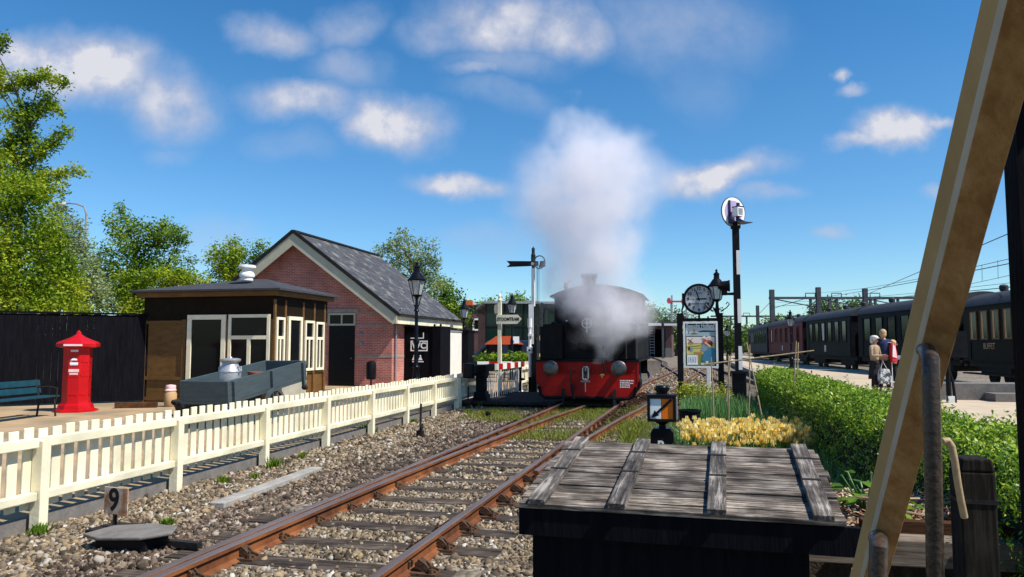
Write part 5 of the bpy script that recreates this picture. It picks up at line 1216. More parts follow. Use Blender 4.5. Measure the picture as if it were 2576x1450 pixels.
def round_signal():
    Y = 22.5; k = F / Y; A = D(1857, 870, Y); t = thing('disc_signal', 'tall black and white signal pole topped by a white ringed disc and blue lamp', 'signal', (A.x, A.y, .1), -TH)
    Z = lambda py: EYE - .1 + (870 - py) / k
    MB().bx(-.20, .20, -.2, .2, -.1, Z(938)).build('base', K['blackgloss'], t, bevel=.02)
    m = MB(); m.bx(-.24, .24, -.24, .24, Z(938), Z(932)); m.build('base_cap', K['black'], t)
    MB().bx(-.10, .10, -.09, .09, Z(932), Z(572)).build('pole', K['black'], t)
    for a, b in ((629, 690), (752, 812), (870, 929)): MB().bx(0.0, .104, -.095, .095, Z(b), Z(a)).build('white_band', K['white'], t)
    m = MB(); m.bx(-.14, .14, -.13, .13, Z(572), Z(566)); m.bx(-.07, .05, -.07, .07, Z(566), Z(556)); m.build('cap', K['black'], t)
    # disc turned away to the right
    dz = Z(528); hub = bpy.data.objects.new('disc', None)
    rad = .455
    def turned(mb, nm, mat, par=t, sm=False):
        a = R(40); q = []
        for (x, y, z) in mb.v: q.append((x * math.cos(a) - y * math.sin(a) - .05, x * math.sin(a) + y * math.cos(a) + .12, z))
        mb.v = q; return mb.build(nm, mat, par, sm)
    m = MB(); m.lathe([(0, .012), (rad * .99, .012), (rad, 0), (rad, -.012), (rad * .76, -.012), (0, -.012)], (0, 0, dz), 40, 'y'); ring = turned(m, 'disc', K['white'])
    m = MB(); m.lathe([(0, -.014), (rad * .76, -.0145)], (0, 0, dz), 40, 'y'); turned(m, 'disc_centre', K['lavender'], ring)
    m = MB(); m.lathe([(rad * 1.0, -.02), (rad * 1.02, -.02), (rad * 1.02, .02), (rad * 1.0, .02), (rad * 1.0, -.02)], (0, 0, dz), 40, 'y', caps=False); turned(m, 'disc_edge', K['navy'], ring)
    m = MB(); m.bx(-.20, -.15, -.06, -.016, dz - .36, dz + .34); m.bx(-.24, .38, -.40, -.016, dz - .36, dz - .34); m.prism([(-.30, dz - .34), (-.02, dz - .34), (-.02, dz - .12)], -.21, -.19, 'x'); m.prism([(-.35, dz - .34), (-.02, dz - .34), (-.02, dz - .16)], .16, .18, 'x'); turned(m, 'bracket', K['navy'])
    m = MB(); m.bx(-.13, .10, -.33, -.10, dz - .17, dz + .10); lmp = turned(m, 'lamp_box', K['white'])
    m = MB(); m.bx(-.135, .105, -.335, -.095, dz + .10, dz + .13); m.bx(-.05, .02, -.26, -.19, dz + .13, dz + .24); m.bx(-.05, .03, -.24, -.16, dz - .34, dz - .17); turned(m, 'lamp_cap', K['navy'], lmp)
    m = MB(); m.bx(-.10, .06, -.338, -.33, dz - .13, dz + .06); turned(m, 'pane', K['grey'], lmp)
    m = MB(); m.bx(.10, .106, -.30, -.14, dz - .13, dz + .06); turned(m, 'blue_lens', K['blue'], lmp)
    m = MB(); m.tube([(.02, -.05, Z(566)), (.0, .02, dz - .34)], .05, 8); m.build('stem', K['navy'], t)
    # loudspeaker on an arm
    s = thing('loudspeaker', 'black horn loudspeaker on a short arm fixed to the striped signal pole', 'loudspeaker', (A.x, A.y, Z(718) + .1), -TH)
    m = MB(); m.lathe([(.05, -.22), (.13, -.18), (.16, .10), (.18, .14), (.17, .16), (.05, .12)], (-.36, 0, 0), 16, 'x'); m.build('horn', K['black'], s, True)
    m = MB(); m.tube([(-.34, 0, -.05), (-.33, 0, -.24), (-.10, 0, -.24)], .045, 8); m.box((-.36, 0, -.2), (.16, .14, .16)); m.build('arm', K['black'], s)
round_signal()
# ================================================================== GARDEN
def points_lamp():
    Y = 10.3; k = F / Y; A = D(1663, 870, Y); t = thing('points_indicator', 'black points lantern with white and orange face and black arrow', 'points indicator', (A.x, A.y, .0), -TH)
    Z = lambda py: EYE + (870 - py) / k
    m = MB(); m.prism([(-.155, 0), (.155, 0), (.150, Z(1082)), (.11, Z(1072)), (-.11, Z(1072)), (-.150, Z(1082))], -.14, .14); s = m.build('stand', K['blackgloss'], t, bevel=.008)
    text('lettering', 'P', .155, K['white'], s, (-.02, -.143, Z(1113)), bold=.006)
    m = MB(); m.bx(.03, .05, -.143, -.141, Z(1121), Z(1116)); m.bx(.06, .08, -.143, -.141, Z(1121), Z(1116)); m.build('mark', K['white'], s)
    m = MB(); m.lathe([(.05, Z(1072)), (.045, Z(1064)), (.10, Z(1058)), (.12, Z(1055))], (0, 0, 0), 14); m.build('neck', K['black'], t, True)
    hw = .188; za, zb = Z(1055), Z(992)
    m = MB(); m.bx(-hw, hw, -.155, .19, za, zb); m.bx(-hw - .012, hw + .012, -.17, .20, zb, zb + .014); bx_ = m.build('lamp_box', K['black'], t, bevel=.004)
    f = frame_win(-hw, hw, za, zb, -.166, .038, .022).build('face_frame', K['black'], bx_)
    xa, xb, z0, z1 = -hw + .038, hw - .038, za + .038, zb - .038
    MB().bx(xa, -.004, -.160, -.1555, z0, z1).build('white_pane', K['lampwhite'], bx_)
    MB().bx(.004, xb, -.160, -.1555, z0, z1).build('orange_pane', K['orange'], bx_)
    m = MB(); a = Vector((xb - .02, 0, z1 - .01)); b = Vector((xa + .015, 0, z0 + .012)); d = (b - a).normalized(); n = Vector((-d.z, 0, d.x))
    P = [a + n * .017, a + (b - a) * .72 + n * .014, a + (b - a) * .72 + n * .045, b, a + (b - a) * .72 - n * .045, a + (b - a) * .72 - n * .014, a - n * .017]
    m.prism([(q.x, q.z) for q in P], -.172, -.168); m.build('arrow', K['black'], bx_)
    m = MB(); m.lathe([(.075, zb), (.075, Z(984)), (.095, Z(982)), (.10, Z(973)), (.085, Z(971)), (.08, Z(968)), (.0, Z(966))], (0, 0.02, 0), 18); m.build('chimney', K['blackgloss'], t, True)
    m = MB(); m.bx(hw, hw + .014, -.12, .14, za + .03, zb - .03); m.build('side_pane', K['grey'], bx_)
points_lamp()
def tulip_mesh(i):
    r = random.Random(100 + i); m = MB(); m.m = 0
    h = r.uniform(.36, .46); lean = (r.uniform(-.05, .05), r.uniform(-.05, .05))
    m.m = 1; m.tube([(0, 0, 0), (lean[0] * .4, lean[1] * .4, h * .6), (lean[0], lean[1], h)], .005, 5)
    for k in range(3):
        a = r.uniform(0, 6.28); l = r.uniform(.20, .32); w = .02; dx, dy = math.cos(a), math.sin(a)
        m.add([(dy * w * .5, -dx * w * .5, 0), (-dy * w * .5, dx * w * .5, 0), (dx * l * .25 - dy * w, dy * l * .25 + dx * w, l * .6), (dx * l * .25 + dy * w, dy * l * .25 - dx * w, l * .6), (dx * l * .5, dy * l * .5, l)], [(0, 1, 2, 3), (3, 2, 4)])
    m.m = 0; op = r.uniform(.75, 1.25)
    for k in range(6):
        a = k * math.pi / 3 + r.uniform(-.2, .2); dx, dy = math.cos(a), math.sin(a); R0 = .010; R1 = .026 * op; R2 = .017 * op; H = .075 * r.uniform(.9, 1.1); w = .022
        b = Vector((lean[0], lean[1], h)); T = Vector((-dy, dx, 0)); O = Vector((dx, dy, 0))
        m.add([b, b + O * R1 - T * w + Vector((0, 0, H * .4)), b + O * R2 + Vector((0, 0, H)), b + O * R1 + T * w + Vector((0, 0, H * .4))], [(0, 1, 2, 3)])
    return m
def garden():
    protos = []
    lab = 'yellow tulip in the crowded bed behind the wooden bunker'
    k = F / 10.2
    n = 0; tries = 0; pts = []
    r = random.Random(5)
    a = UV(D(1715, 870, 9.6)); b = UV(D(2045, 870, 9.6))
    while n < 300 and tries < 60000:
        tries += 1
        Y = 9.35 + 1.5 * r.random() ** 1.25; px = r.uniform(1708, 2052) ; p = D(px, 870, Y); q = (p.x, p.y)
        if any((q[0] - s[0]) ** 2 + (q[1] - s[1]) ** 2 < .045 ** 2 for s in pts): continue
        if Y < 9.7 and px < 1760 and r.random() < .6: continue
        pts.append(q)
        if n < 6: o = tulip_mesh(n).build('tulip', [K['petal'], K['tulipleaf']]); protos.append(o)
        else: o = protos[n % 6].copy(); COL.objects.link(o)
        o.location = (q[0], q[1], .10); o.rotation_euler = (r.uniform(-.08, .08), r.uniform(-.08, .08), r.uniform(0, 6.28)); s_ = r.uniform(.85, 1.15); o.scale = (s_, s_, s_)
        tag(o, lab, 'tulip', 'yellow tulips behind the wooden bunker'); n += 1
    # beyond the first three hundred the bed goes on as one mass
    V, Fc, Mi, off = [], [], [], 0
    ms = [tulip_mesh(20 + i) for i in range(5)]
    for i in range(420):
        m_ = ms[i % 5]; Y = r.uniform(9.5, 11.4); q = D(r.uniform(1710, 2050), 870, Y); a_ = r.uniform(0, 6.28); ca, sa = math.cos(a_), math.sin(a_); s_ = r.uniform(.85, 1.15)
        V += [(q.x + (x * ca - y * sa) * s_, q.y + (x * sa + y * ca) * s_, .10 + z * s_) for x, y, z in m_.v]; Fc += [[j + off for j in f] for f in m_.f]; Mi += m_.mi; off += len(m_.v)
    mm = MB(); mm.v, mm.f, mm.mi = V, Fc, Mi; tag(mm.build('tulip_mass', [K['petal'], K['tulipleaf']]), kind='stuff')
    def field(nn, px0, px1, Y0, Y1, z=.10):
        Y = rng.uniform(Y0, Y1, nn); px = rng.uniform(px0, px1, nn)
        return np.stack([(px - CX) / F * Y, Y, np.full(nn, z)], 1)
    tag(blades('tulip_leaves', field(2600, 1704, 2055, 9.2, 11.4), .22, .012, 'tulipleaf', .5), kind='stuff')
    tag(blades('bulb_leaves', np.concatenate([field(3600, 1712, 1895, 14.1, 18.0), field(900, 1890, 1960, 11.6, 15)]), .42, .012, 'tulipleaf', .35), kind='stuff')
    tag(blades('pale_blossoms', np.concatenate([field(1500, 1720, 1880, 11.5, 12.8), field(300, 1880, 2000, 11.6, 12.6)]), .30, .010, 'blossom', .8), kind='stuff')
    tag(blades('blossom_leaves', field(2500, 1650, 1890, 11.3, 13.2), .24, .010, 'tulipleaf', .8), kind='stuff')
    tag(blades('verge_grass', np.concatenate([field(5000, 1560, 1700, 10.4, 16, .03), field(2500, 1600, 1720, 9.2, 12, .05)]), .13, .006, 'grass', .9), kind='stuff')
    tag(blades('hedge_foot_grass', np.concatenate([field(2200, 2040, 2140, 6.2, 10.5, .1), field(300, 1960, 2060, 9, 11.5, .1)]), .38, .006, 'tulipleaf', .9), kind='stuff')
    # lime green shrub under the poster, black tub
    leaves('garden_shrub', 'low yellow green leafy shrub at the foot of the poster posts', 'shrub', [(1745, 992, 44, 30), (1790, 1002, 30, 18), (1720, 1000, 22, 16)], 20.5, 2800, .07, 'lime', stem=(1750, 1035, .5))
    leaves('garden_shrub', 'small pale bushy plant right of the poster posts', 'shrub', [(1822, 985, 16, 20)], 21.5, 500, .06, 'lime', stem=(1822, 1010, .4))
    p = D(1732, 870, 13.6); t = thing('planter_tub', 'plain black plastic tub standing among the tulip leaves', 'planter', (p.x, p.y, .10), 0)
    MB().lathe([(.155, .0), (.19, .41), (.205, .42), (.205, .45), (.185, .45), (.15, .05), (0, .05)], (0, 0, 0), 28).build('tub', K['black'], t, True)
    # bamboo canes
    def cane(a, b, lab): 
        A = Vector(a); o = MB().tube([Vector((0, 0, 0)), (Vector(b) - A) * .5 + Vector((.006, 0, 0)), Vector(b) - A], [.013, .011, .009], 8).build('bamboo_cane', K['bamboo']); o.location = A; tag(o, lab, 'cane', 'bamboo canes in the garden')
    g = lambda px, py, Y: D(px, py, Y)
    cane(g(1796, 1085, 11.9), g(1789, 898, 11.9), 'leftmost upright bamboo cane in front of the poster edge')
    cane(g(1833, 1085, 12.2), g(1832, 893, 12.2), 'bamboo cane standing before the foot of the striped pole, right one of the close pair')
    cane(g(1827, 1010, 12.6), g(1838, 892, 12.6), 'thin second bamboo cane of the close pair by the striped pole')
    cane(g(1883, 1085, 12.4), g(1886, 866, 12.4), 'upright bamboo cane of the crossed group at the hedge end')
    cane(g(1923, 1080, 12.3), g(1878, 860, 12.55), 'leaning bamboo cane of the crossed group at the hedge end')
    cane(g(1990, 1085, 11.6), g(2003, 857, 11.6), 'left bamboo cane of the pair before the hedge')
    cane(g(2000, 1085, 11.8), g(2008, 861, 11.85), 'right bamboo cane of the pair before the hedge')
    cane(g(1774, 916, 12.4), g(2048, 881, 12.1), 'long bamboo cane tied level across the uprights')
def leaves(name, label, cat, blobs, Y, n, size, mat, stem=None, group=None, kind=None, asp=.5, clump=None, bark='bark', trunk_r=.05):
    # leaf cloud inside ellipsoids given by where they stand; blobs = (px, py, rx, ry) at distance Y
    k = F / Y; V = []; Cc = []
    tot = sum(b[2] * b[3] for b in blobs)
    cen = []
    for px, py, rx, ry in blobs:
        c = D(px, py, Y); a, b_, d_ = rx / k, ry / k, (rx + ry) / 2 / k
        m_ = max(6, int(n * rx * ry / tot)); nc = max(3, m_ // (clump or 60))
        ctr = rng.normal(size=(nc, 3)); ctr /= np.linalg.norm(ctr, axis=1, keepdims=True); ctr *= (rng.uniform(.15, 1, (nc, 1)) ** .45)
        ctr = ctr * np.array([a, d_, b_]) + np.array(c); cen.append(ctr)
        idx = rng.integers(0, nc, m_); sg = min(a, b_) * .12 + size * .8
        V.append(ctr[idx] + np.clip(rng.normal(size=(m_, 3)), -1.7, 1.7) * sg * rng.uniform(.5, 1.3, (m_, 1)))
    P = np.concatenate(V, 0); N_ = len(P)
    d = rng.normal(size=(N_, 3)); d[:, 2] = d[:, 2] * .6 - .15; d /= np.linalg.norm(d, axis=1, keepdims=True)
    u = rng.normal(size=(N_, 3)); u[:, 2] += 1.1; s = np.cross(d, u); s /= np.linalg.norm(s, axis=1, keepdims=True); nn = np.cross(s, d)
    L = size * rng.uniform(.6, 1.35, (N_, 1))
    q = np.stack([P, P + d * L * .5 + s * L * asp * .5 + nn * L * .08, P + d * L, P + d * L * .5 - s * L * asp * .5 + nn * L * .08], 1)
    if stem: base = G(stem[0], stem[1], 0) if len(stem) == 3 else None
    bx_, by_ = (D(stem[0], 870, Y).x, Y) if stem else (P[:, 0].mean(), Y)
    t = thing(name, label, cat, (bx_, by_, 0), 0, group)
    if kind: t['kind'] = kind
    q = q - np.array([bx_, by_, 0])
    npmesh('foliage' if cat != 'tree' else 'crown', q.reshape(-1, 3), np.arange(N_ * 4).reshape(-1, 4), K[mat], t)
    if stem:
        m = MB(); cs = np.concatenate(cen, 0) - np.array([bx_, by_, 0]); topz = cs[:, 2].max()
        tr = trunk_r; hz = max(.2, np.percentile(cs[:, 2], 45))
        mid = Vector((float(np.mean(cs[:, 0])) * .5, 0, hz * .55)); top = Vector((float(np.mean(cs[:, 0])), 0, topz * .8))
        m.tube([(0, 0, -.1), mid * .5, mid, (mid + top) * .5, top], [tr * 1.25, tr, tr * .8, tr * .5, tr * .15], 8)
        sel = cs[rng.choice(len(cs), min(len(cs), 26), replace=False)]
        for c in sel:
            f = rng.uniform(.25, .75); a = mid.lerp(top, float(np.clip((c[2] - mid.z) / max(.1, top.z - mid.z) * .7, 0, .9)))
            e = Vector(c.tolist()); m.tube([a, a.lerp(e, .5) + Vector((0, 0, .06 * (e - a).length)), e], [tr * .35, tr * .2, tr * .06], 5, False)
        m.build('trunk' if cat == 'tree' else 'stem', K[bark], t, True)
    return t
garden()
def hedge():
    v0, v1, u0, u1, h = 3.4, 18.6, 1.48, 2.15, 1.13
    t = thing('hedge', 'long clipped green hedge between the garden and the platform', 'hedge', W((u0 + u1) / 2, (v0 + v1) / 2, 0), -TH)
    m = MB(); a, b = (u1 - u0) / 2 - .08, (v1 - v0) / 2 - .08
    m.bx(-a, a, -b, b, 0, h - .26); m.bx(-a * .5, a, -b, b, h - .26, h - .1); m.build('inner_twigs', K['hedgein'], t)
    P = []; Nn = []
    def add(n, f, nrm):
        s, q = rng.uniform(0, 1, n), rng.uniform(0, 1, n); P.append(f(s, q)); Nn.append(np.tile(np.array(nrm, float), (n, 1)))
    A, B_ = (u1 - u0) / 2, (v1 - v0) / 2; L = v1 - v0
    bump = lambda x, y: .026 * np.sin(x * 5 + y * 2.3) + .022 * np.sin(y * 4.1 - x * 3) + .018 * np.sin(y * 9.7)
    def top(s, q): x = (s - .5) * 2 * A; y = (q ** 1.25 - .5) * 2 * B_ ; return np.stack([x, -B_ + (y + B_), h - .03 + bump(x, y) - .22 * np.clip(.5 - s, 0, 1) ** 3 * 8 - .05 * np.clip(s - .5, 0, 1) ** 3 * 8 + rng.normal(0, .03, len(s))], 1)
    add(46000, top, (0, -.15, 1))
    add(14000, lambda s, q: np.stack([-A + bump(q * 9, s * 13) + rng.normal(0, .03, len(s)), (s - .5) * L, q ** .7 * (h - .05)], 1), (-1, 0, .35))
    add(3500, lambda s, q: np.stack([A + rng.normal(0, .03, len(s)), (s - .5) * L, q * h], 1), (1, 0, .35))
    add(2600, lambda s, q: np.stack([(s - .5) * 2 * A, B_ + rng.normal(0, .03, len(s)), q * h], 1), (0, 1, .4))
    add(2600, lambda s, q: np.stack([(s - .5) * 2 * A, -B_ + rng.normal(0, .03, len(s)), q * h], 1), (0, -1, .4))
    # new shoots standing above the top
    k = 90; sx, sy = rng.uniform(-A, A, k), rng.uniform(-B_, B_, k)
    for i in range(k):
        z = np.linspace(0, rng.uniform(.04, .12), 9); P.append(np.stack([sx[i] + rng.normal(0, .008, 9), sy[i] + rng.normal(0, .008, 9), h + bump(sx[i], sy[i]) + z], 1)); Nn.append(rng.normal(size=(9, 3)) * .8 + np.array([0, 0, .6]))
    P = np.concatenate(P); Nn = np.concatenate(Nn); n = len(P)
    nn = Nn + rng.normal(size=(n, 3)) * .55; nn /= np.linalg.norm(nn, axis=1, keepdims=True)
    r = rng.normal(size=(n, 3)); r[:, 2] += .6; d = r - nn * (r * nn).sum(1, keepdims=True) * .75; d /= np.linalg.norm(d, axis=1, keepdims=True)
    s = np.cross(d, nn); s /= np.linalg.norm(s, axis=1, keepdims=True)
    far = np.clip((P[:, 1] + B_) / L, 0, 1)
    Lf = (.031 + .036 * far)[:, None] * rng.uniform(.6, 1.3, (n, 1))
    q = np.stack([P, P + d * Lf * .5 + s * Lf * .21 + nn * .004, P + d * Lf, P + d * Lf * .5 - s * Lf * .21 + nn * .004], 1)
    npmesh('foliage', q.reshape(-1, 3), np.arange(n * 4).reshape(-1, 4), K['hedge'], t)
hedge()
# ================================================================== FOREGROUND: bunker, raised bed, wagon
def bunker():
    A = D(1340, 1262, 4.0); t = thing('wooden_bunker', 'weathered wooden bunker with sloping plank lid and black front in the foreground', 'bunker', (A.x, A.y, 0), -TH - R(2.5))
    wd = 1.34; dp = 1.25; zf, zr = .80, 1.0; 
    zf = D(1340, 1258, 4.0).z; 
    ang = R(7.4); z_ = lambda y: zf + (y + .07) * math.tan(ang)
    m = MB(); m.bx(.0, wd, 0, dp, 0, zf - .06); m.prism([(0, zf - .06), (dp, zf - .06), (dp, z_(dp) - .055), (0, z_(0) - .055)], 0, wd, 'x'); m.build('body', K['blackboard'], t)
    m = MB(); m.bx(-.055, wd + .22, -.07, -.03, zf - .16, zf - .028); m.build('front_board', K['blackboard'], t)
    lid = bpy.data.objects.new('lid', None); COL.objects.link(lid); lid.parent = t; lid.location = (-.06, -.09, zf); lid.rotation_euler = (ang, 0, 0)
    W_ = 1.565; Ld = 1.30
    ys = [0, .105, .23, .34, .46, .585, .70, .82, .94, 1.06, 1.18, Ld]
    for i in range(len(ys) - 1):
        m = MB(); dz = random.uniform(-.003, .003); m.bx(random.uniform(-.012, .012), W_ + random.uniform(-.015, .015), ys[i] + .007, ys[i + 1] - .007, -.026 + dz, dz)
        o = m.build('lid_plank', K['plank'], lid, bevel=.003); o.rotation_euler = (0, random.uniform(-.002, .002), 0)
    for i, x in enumerate((.105, .51, .985, 1.46)):
        b = MB().bx(x - .045, x + .045, -.012, Ld - .02, .001, .032).build('batten', K['batten'], lid, bevel=.004)
        for y in ((.52, .545), (.93, .955)): MB().bx(x - .047, x + .047, y[0], y[1], .0325, .036).build('strap', K['iron'], b)
bunker()
def raised_bed():
    A = D(2018, 1345, 3.95); t = thing('raised_bed', 'timber edged garden bed with bark mulch right of the wooden bunker', 'raised bed', (A.x + .02, A.y, 0), R(-11))
    z = D(2018, 1345, 3.95).z
    m = MB(); m.bx(-.2, 1.15, -.02, .13, z - .13, z); m.build('front_beam', K['bedwood'], t, bevel=.006)
    m = MB(); m.bx(.30, 1.15, .135, .20, z - .05, z + .06); m.build('edging_board', K['bedwood2'], t, bevel=.004)
    m = MB(); m.bx(-.05, 1.3, .2, 1.5, 0, z - .02); m.build('soil', K['soil'], t)
    # mulch and dry stalks
    n = 2600; P = np.stack([rng.uniform(.0, 1.25, n), rng.uniform(.2, 1.3, n), z - .015 + rng.uniform(0, .03, n)], 1)
    d = rng.normal(size=(n, 3)); d[:, 2] *= .25; d /= np.linalg.norm(d, axis=1, keepdims=True); s = np.cross(d, np.array([0, 0, 1.0]) + rng.normal(size=(n, 3)) * .3); s /= np.linalg.norm(s, axis=1, keepdims=True)
    L = rng.uniform(.02, .075, (n, 1)); w = rng.uniform(.003, .009, (n, 1)); up = np.array([0, 0, .006])
    q = np.stack([P - s * w, P + s * w, P + d * L + s * w + up, P + d * L - s * w + up], 1)
    o = npmesh('mulch', q.reshape(-1, 3), np.arange(n * 4).reshape(-1, 4), K['mulch'], t); o['kind'] = 'stuff'
    m = MB()
    for i in range(9):
        x, y = random.uniform(.25, .95), random.uniform(.35, .9); a = random.uniform(-.5, .6); l = random.uniform(.12, .34)
        MB().tube([(x, y, z + .04 + i * .006), (x + l * .5, y + a * l * .5, z + .06 + i * .006), (x + l, y + a * l, z + .045 + i * .008)], .008, 6).build('dry_stalk', K['bamboo'], t)
    # rhubarb plant
    pl = thing('leafy_plant', 'broad leaved rhubarb like plant between bunker lid and raised bed', 'plant', Vector((D(2165, 870, 4.5).x, 4.5, z)), 0)
    V, Fc = [], []; m = MB()
    for i in range(36):
        a = random.uniform(0, 6.28); r = random.uniform(.03, .24); h = random.uniform(.02, .28); c = Vector((math.cos(a) * r * 1.1, math.sin(a) * r, h)); S = random.uniform(.05, .095)
        dx = Vector((math.cos(a + random.uniform(-.7, .7)), math.sin(a), random.uniform(-.45, .15))).normalized(); sx = dx.cross(Vector((random.uniform(-.4, .4), random.uniform(-.4, .4), 1))).normalized(); up = sx.cross(dx)
        pts = [(0, 0, 0), (.15, .42, .05), (.5, .52, .10), (.8, .36, .04), (1.1, .05, -.1), (.8, -.34, .05), (.5, -.5, .10), (.15, -.4, .05), (.45, 0, -.02)]
        vs = [c + dx * (p[0] * S * 1.2) + sx * (p[1] * S * random.uniform(.9, 1.15)) + up * (p[2] * S + random.uniform(-.006, .006)) for p in pts]
        MB().add(vs, [(8, j, (j + 1) % 8) for j in range(8)]).build('leaf', K['leafB'], pl)
    m = MB()
    for i in range(9): a = random.uniform(0, 6.28); r = random.uniform(.05, .2); m.tube([(0, 0, -.02), (math.cos(a) * r * .5, math.sin(a) * r * .5, .1), (math.cos(a) * r, math.sin(a) * r, random.uniform(.08, .24))], .006, 5)
    m.build('stem', K['tulipleaf'], pl)
    # weeds in the shade underneath and by the old post
    for (px, py, Y, lab) in ((2290, 1440, 3.3, 'thin grassy weed in the shade under the bed timber'), (2515, 1445, 3.0, 'small green shoot at the foot of the old post'), (2245, 1448, 3.2, 'pale dry grass stalks low behind the diagonal beam')):
        p = D(px, py, Y); p.z = .3; nn_ = 30
        pts = np.stack([rng.normal(0, .06, nn_), rng.normal(0, .06, nn_), np.zeros(nn_)], 1); o = blades('weed', pts, .30, .005, 'tulipleaf', 1.0); o.location = p; tag(o, lab, 'weed', 'weeds by the raised bed')
raised_bed()
def old_post():
    p = D(2430, 870, 3.0); t = thing('gate_post', 'thick mossy old timber post with chamfered top behind the diagonal beam', 'post', (p.x, p.y, 0), -TH)
    z = D(2452, 1148, 3.0).z; w = .064
    m = MB(); m.bx(-w, w, -w, w, -.1, z - .05); m.prism([(-w, z - .05), (w, z - .05), (w * .8, z), (-w * .8, z)], -w, w); m.build('shaft', K['postwood'], t, bevel=.008)
    m = MB(); m.bx(-w - .004, w + .004, -w - .004, w + .004, z - .17, z - .155); m.build('band', K['iron'], t)
    a = [D(2372, 1110, 2.85), D(2384, 1102, 2.85), D(2396, 1115, 2.85), D(2402, 1160, 2.85), D(2408, 1210, 2.86), D(2416, 1255, 2.88), D(2426, 1300, 2.9)]
    o = a[0]; a = [a[0].lerp(a[1], 0)] + [(a[i - 1] + a[i] * 2 + a[i + 1]) / 4 for i in range(1, len(a) - 1)] + [a[-1]]; a = [p_ for i in range(len(a) - 1) for p_ in (a[i], a[i].lerp(a[i + 1], .5))] + [a[-1]]
    m = MB(); m.tube([q - o for q in a], .013, 10); h = m.build('hose', K['bamboo'], smooth=True); h.location = o; tag(h, 'tan curved hose end hooked over beside the old post', 'hose')
old_post()
def wagon():
    t = thing('wagon_end', 'ochre painted diagonal brace and dark corner post of the open wagon ridden in', 'railway wagon', (0, 0, 0), -TH)
    l = lambda p: loc_of(t, p)
    top, bot = l(D(2500 + 78, -90, 1.33)), l(D(2133 + 44, 1480, 2.78))
    d = (bot - top).normalized(); view = (l(Vector((0, 0, EYE))) - (top + bot) / 2).normalized()
    x = d.cross(view).normalized(); 
    if x.x < 0: x = -x
    y = x.cross(d).normalized()
    if y.dot(view) < 0: y = -y
    # section: main face towards the carriage floor, a bevel, and a narrow outer face
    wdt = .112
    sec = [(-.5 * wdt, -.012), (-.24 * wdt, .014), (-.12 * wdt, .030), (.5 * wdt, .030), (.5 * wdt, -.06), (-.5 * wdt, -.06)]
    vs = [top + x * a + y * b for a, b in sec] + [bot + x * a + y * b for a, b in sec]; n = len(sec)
    m = MB(); m.add(vs, [tuple(range(n)), tuple(range(2 * n - 1, n - 1, -1))] + [(i, (i + 1) % n, (i + 1) % n + n, i + n) for i in range(n)]); m.mi = [0, 0, 0, 1, 2, 2, 2, 0]; br = m.build('diagonal_brace', [K['beam'], K['beamlit'], K['beamshade']], t, bevel=.003)
    # hand rods
    m = MB(); pts = [l(D(2322, 878, 2.0)), l(D(2334, 884, 1.86)), l(D(2341, 902, 1.81)), l(D(2342, 960, 1.80)), l(D(2348, 1200, 1.82)), l(D(2354, 1500, 1.84))]
    m.tube(pts, [.0195] * 6, 14); m.build('hand_rod', K['iron2'], t, True)
    m = MB(); pts = [l(D(2206, 1354, 2.5)), l(D(2210, 1360, 2.36)), l(D(2211, 1376, 2.32)), l(D(2208, 1500, 2.32))]
    m.tube(pts, [.027, .027, .027, .027], 12); m.build('hand_rod', K['iron2'], t, True)
    # corner post, end sill, unseen roof piece added to shade the brace top
    a = l(D(2622, 870, 1.75)); a.z = 0
    m = MB(); m.bx(a.x - .042, a.x + .08, a.y - .03, a.y + .05, .55, 3.2); m.build('corner_post', K['blackboard'], t)
    m = MB(); m.bx(-.25, 1.5, -1.2, 2.25, 3.15, 3.22); m.build('roof', K['browndk'], t)
    m = MB(); m.bx(-.9, 1.3, -1.4, .9, .35, .50); m.build('floor', K['browndk'], t)
K['iron2'] = M('worn_brown_rod', (.02, .013, .009), (.06, .036, .022), 14, .38, .25, 60, spec=.5)
wagon()
# ================================================================== PLATFORM: people, trolley, steps
def skin_mesh(name, pts, edges, mat, parent, root=0, lev=1):
    me = bpy.data.meshes.new(name); me.from_pydata([p[0] for p in pts], edges, []); o = bpy.data.objects.new(name, me); COL.objects.link(o)
    o.modifiers.new('s', 'SKIN'); 
    for v, p in zip(me.skin_vertices[0].data, pts): v.radius = (p[1], p[2] if len(p) > 2 else p[1]); v.use_root = False
    me.skin_vertices[0].data[root].use_root = True
    s = o.modifiers.new('sub', 'SUBSURF'); s.levels = lev; s.render_levels = lev
    dg = bpy.context.evaluated_depsgraph_get(); dg.update()
    m2 = bpy.data.meshes.new_from_object(o.evaluated_get(dg)); m2.name = name; bpy.data.objects.remove(o)
    m2.materials.clear(); m2.materials.append(mat); m2.polygons.foreach_set('use_smooth', [True] * len(m2.polygons))
    o = bpy.data.objects.new(name, m2); COL.objects.link(o); o.parent = parent; return o
